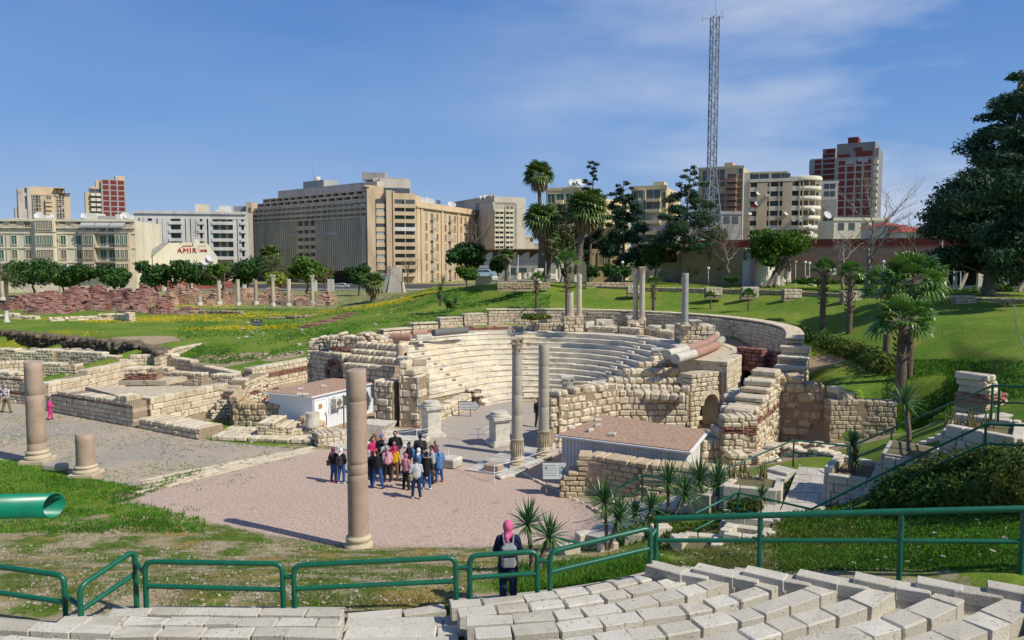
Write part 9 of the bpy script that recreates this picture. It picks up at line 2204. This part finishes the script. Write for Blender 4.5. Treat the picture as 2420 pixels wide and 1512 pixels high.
CL = {n: cloth(n,c) for n,c in dict(black=(0.018,0.018,0.021),charcoal=(0.04,0.04,0.045),navy=(0.012,0.016,0.05),jeans=(0.03,0.09,0.27),djeans=(0.02,0.035,0.09),pink=(0.62,0.30,0.34),mauve=(0.42,0.13,0.19),dusty=(0.47,0.22,0.25),rose=(0.60,0.12,0.25),red=(0.62,0.03,0.08),yellow=(0.62,0.34,0.02),grey=(0.35,0.36,0.37),lgrey=(0.45,0.47,0.50),white=(0.68,0.68,0.70),denim=(0.08,0.20,0.42),bluegrey=(0.30,0.34,0.42),brown=(0.20,0.10,0.06),olive=(0.17,0.17,0.08),crimson=(0.50,0.03,0.12),maroon=(0.18,0.04,0.06),hotpink=(0.65,0.04,0.22),purple=(0.16,0.05,0.12),packgrey=(0.24,0.25,0.26),khaki=(0.30,0.28,0.16)).items()}
PS = mat('shoe_pink', (0.6,0.05,0.2)); WSH = mat('shoe_white', (0.6,0.6,0.62))
def PP(label, x, yf, yh, ang, **kw):
 p = W(x, yf, 0); h = min(1.86, max(1.50, (yf-yh)*p.y/FV*1.0)) if 'h' not in kw else kw.pop('h'); p.z = gz(p.x,p.y)
 return person(label, p, ang, h, **kw)
PI = math.pi; c_ = CL
PP('woman in dark patterned headscarf and black jacket with brown bag, leftmost of the tour group', 789,1139,1056, 2.5, top=c_['black'], legs_=c_['jeans'], scarf=c_['purple'], shoe=PS, female=True, bag=('side',c_['brown'],'brown shoulder bag of the leftmost woman'), arms='pocket')
PP('woman in white headscarf with black backpack just left of the nearest column', 807,1142,1060, 2.9, top=c_['black'], legs_=c_['jeans'], scarf=c_['white'], shoe=WSH, female=True, bag=('pack',c_['charcoal'],'black backpack on the woman left of the nearest column'), arms='pocket')
PP('person in crimson sweater half hidden by the nearest column', 877,1122,1028, 1.2, top=c_['crimson'], legs_=c_['djeans'], arms='front', lean=.15)
PP('person in black jacket close to the right side of the nearest column', 872,1148,1062, 2.8, top=c_['black'], legs_=c_['djeans'], scarf=c_['grey'], female=True)
PP('guide in a blue cap and black hoodie facing the group', 903,1118,1023, .15, top=c_['black'], legs_=c_['charcoal'], capc=c_['denim'], arms='cross', bag=('side',c_['lgrey'],'grey bag hanging in front of the man in the blue cap'))
PP('tall dark haired man in a black coat facing the viewer', 935,1114,1021, .1, top=c_['black'], legs_=c_['charcoal'], arms='pocket', h=1.82, skin=SKIN)
PP('man in black hooded jacket and blue jeans with his back turned', 893,1154,1061, 2.9, top=c_['black'], legs_=c_['jeans'], hood=True, arms='front', legsp=.25, shoe=CL['djeans'])
PP('woman in pale headscarf standing inside the group', 912,1122,1047, .5, top=c_['grey'], legs_=c_['charcoal'], scarf=c_['lgrey'], female=True, arms='hold')
PP('woman in dusty pink headscarf and pink top with black trousers', 916,1139,1056, 3.5, top=c_['pink'], legs_=c_['black'], scarf=c_['dusty'], female=True, shoe=c_['brown'])
PP('woman with loose dark hair and a purple top', 932,1122,1044, .6, top=c_['purple'], legs_=c_['djeans'], female=True)
PP('woman in red headscarf and mustard yellow jacket with a black handbag', 933,1136,1058, 3.0, top=c_['yellow'], legs_=c_['brown'], scarf=c_['red'], female=True, bag=('side',c_['black'],'black handbag of the woman in yellow'), shoe=c_['brown'])
PP('man in a black padded jacket turned to the left', 967,1124,1041, -1.6, top=c_['black'], legs_=c_['charcoal'], arms='front', bag=('pack',c_['denim'],'blue backpack on the man in the padded jacket'))
PP('big man in a dark sweater seen from behind, tallest at the back of the group', 994,1124,1026, 3.0, top=c_['charcoal'], legs_=c_['navy'], arms='front', h=1.84)
PP('woman in mauve headscarf, pink hoodie and black trousers near the front', 960,1157,1073, 2.6, top=c_['dusty'], legs_=c_['black'], scarf=c_['mauve'], female=True, hood=True, arms='front')
PP('young man in a light grey sweater with an olive shoulder bag, nearest the viewer', 984,1178,1078, 3.4, top=c_['lgrey'], legs_=c_['djeans'], shoe=WSH, bag=('side',c_['khaki'],'olive shoulder bag of the nearest young man'), arms='front', step=.08)
PP('woman in white headscarf and light denim in the middle of the right cluster', 990,1142,1070, 3.0, top=c_['denim'], legs_=c_['jeans'], scarf=c_['white'], female=True)
PP('long haired woman in a black parka with fur trimmed hood and jeans', 1009,1156,1063, 2.9, top=c_['black'], legs_=c_['jeans'], female=True, hood=mat('fur',(0.30,0.22,0.13),None,(0.18,0.13,0.08),nscale=20), longc=True, shoe=WSH)
PP('man in grey hoodie and dark cap raising a camera', 1021,1142,1049, -1.3, top=c_['grey'], legs_=c_['charcoal'], capc=c_['charcoal'], arms='hold')
PP('brown haired person in maroon at the back right of the group', 1030,1122,1041, .8, top=c_['maroon'], legs_=c_['djeans'], hairc=mat('brown_hair',(0.09,0.04,0.02)))
PP('woman in grey blue headscarf and denim with red shoes, rightmost of the tour group', 1038,1139,1060, 3.6, top=c_['denim'], legs_=c_['jeans'], scarf=c_['bluegrey'], female=True, shoe=PS, longc=True, arms='front')
PP('lone person in black standing in the orchestra behind the second grey column', 1272,1000,932, .4, top=c_['black'], legs_=c_['black'], group=None, h=1.7)
PP('man in spotted shirt and olive trousers, hands behind back, at the left edge', 16,975,921, 3.0, top=mat('spotted_shirt',(0.55,0.52,0.50),None,None,spot=(0.03,0.02,0.04),spot_scale=9,spot_lo=.50), legs_=c_['olive'], hairc=mat('grey_hair',(0.30,0.27,0.25)), arms='back', group=None, skin=SKIN2, h=1.72, legsp=.3)
PP('small child all in hot pink walking beside the tall left column', 119,992,950, 1.9, top=c_['hotpink'], legs_=c_['hotpink'], group=None, h=1.28, arms='front', step=.1)
p = D(1201,1440,13.75); p.z = 2.80
person('woman in pink headscarf and navy coat with grey backpack leaning on the green fence', p, PI+.05, 1.66, top=c_['navy'], legs_=c_['djeans'], scarf=c_['rose'], female=True, longc=True, arms='rail', bag=('pack',c_['packgrey'],'grey backpack on the woman leaning on the fence'), vox=.011, group=None, head_turn=-1.1, legsp=.02, lean=.10)
# camera in the raised hands
q = W(1021,1142,0); mb = MB(); mb.box(q.x-.42,q.x-.28,q.y-.02,q.y+.08,1.44,1.54); mb.tube([(q.x-.42,q.y+.03,1.49),(q.x-.52,q.y+.03,1.49)], .035, 10)
tag(mb.build('photo_camera', M_INK, None, (q.x-.35,q.y,1.45)), 'small black photo camera held up by the man in the grey hoodie', 'camera')
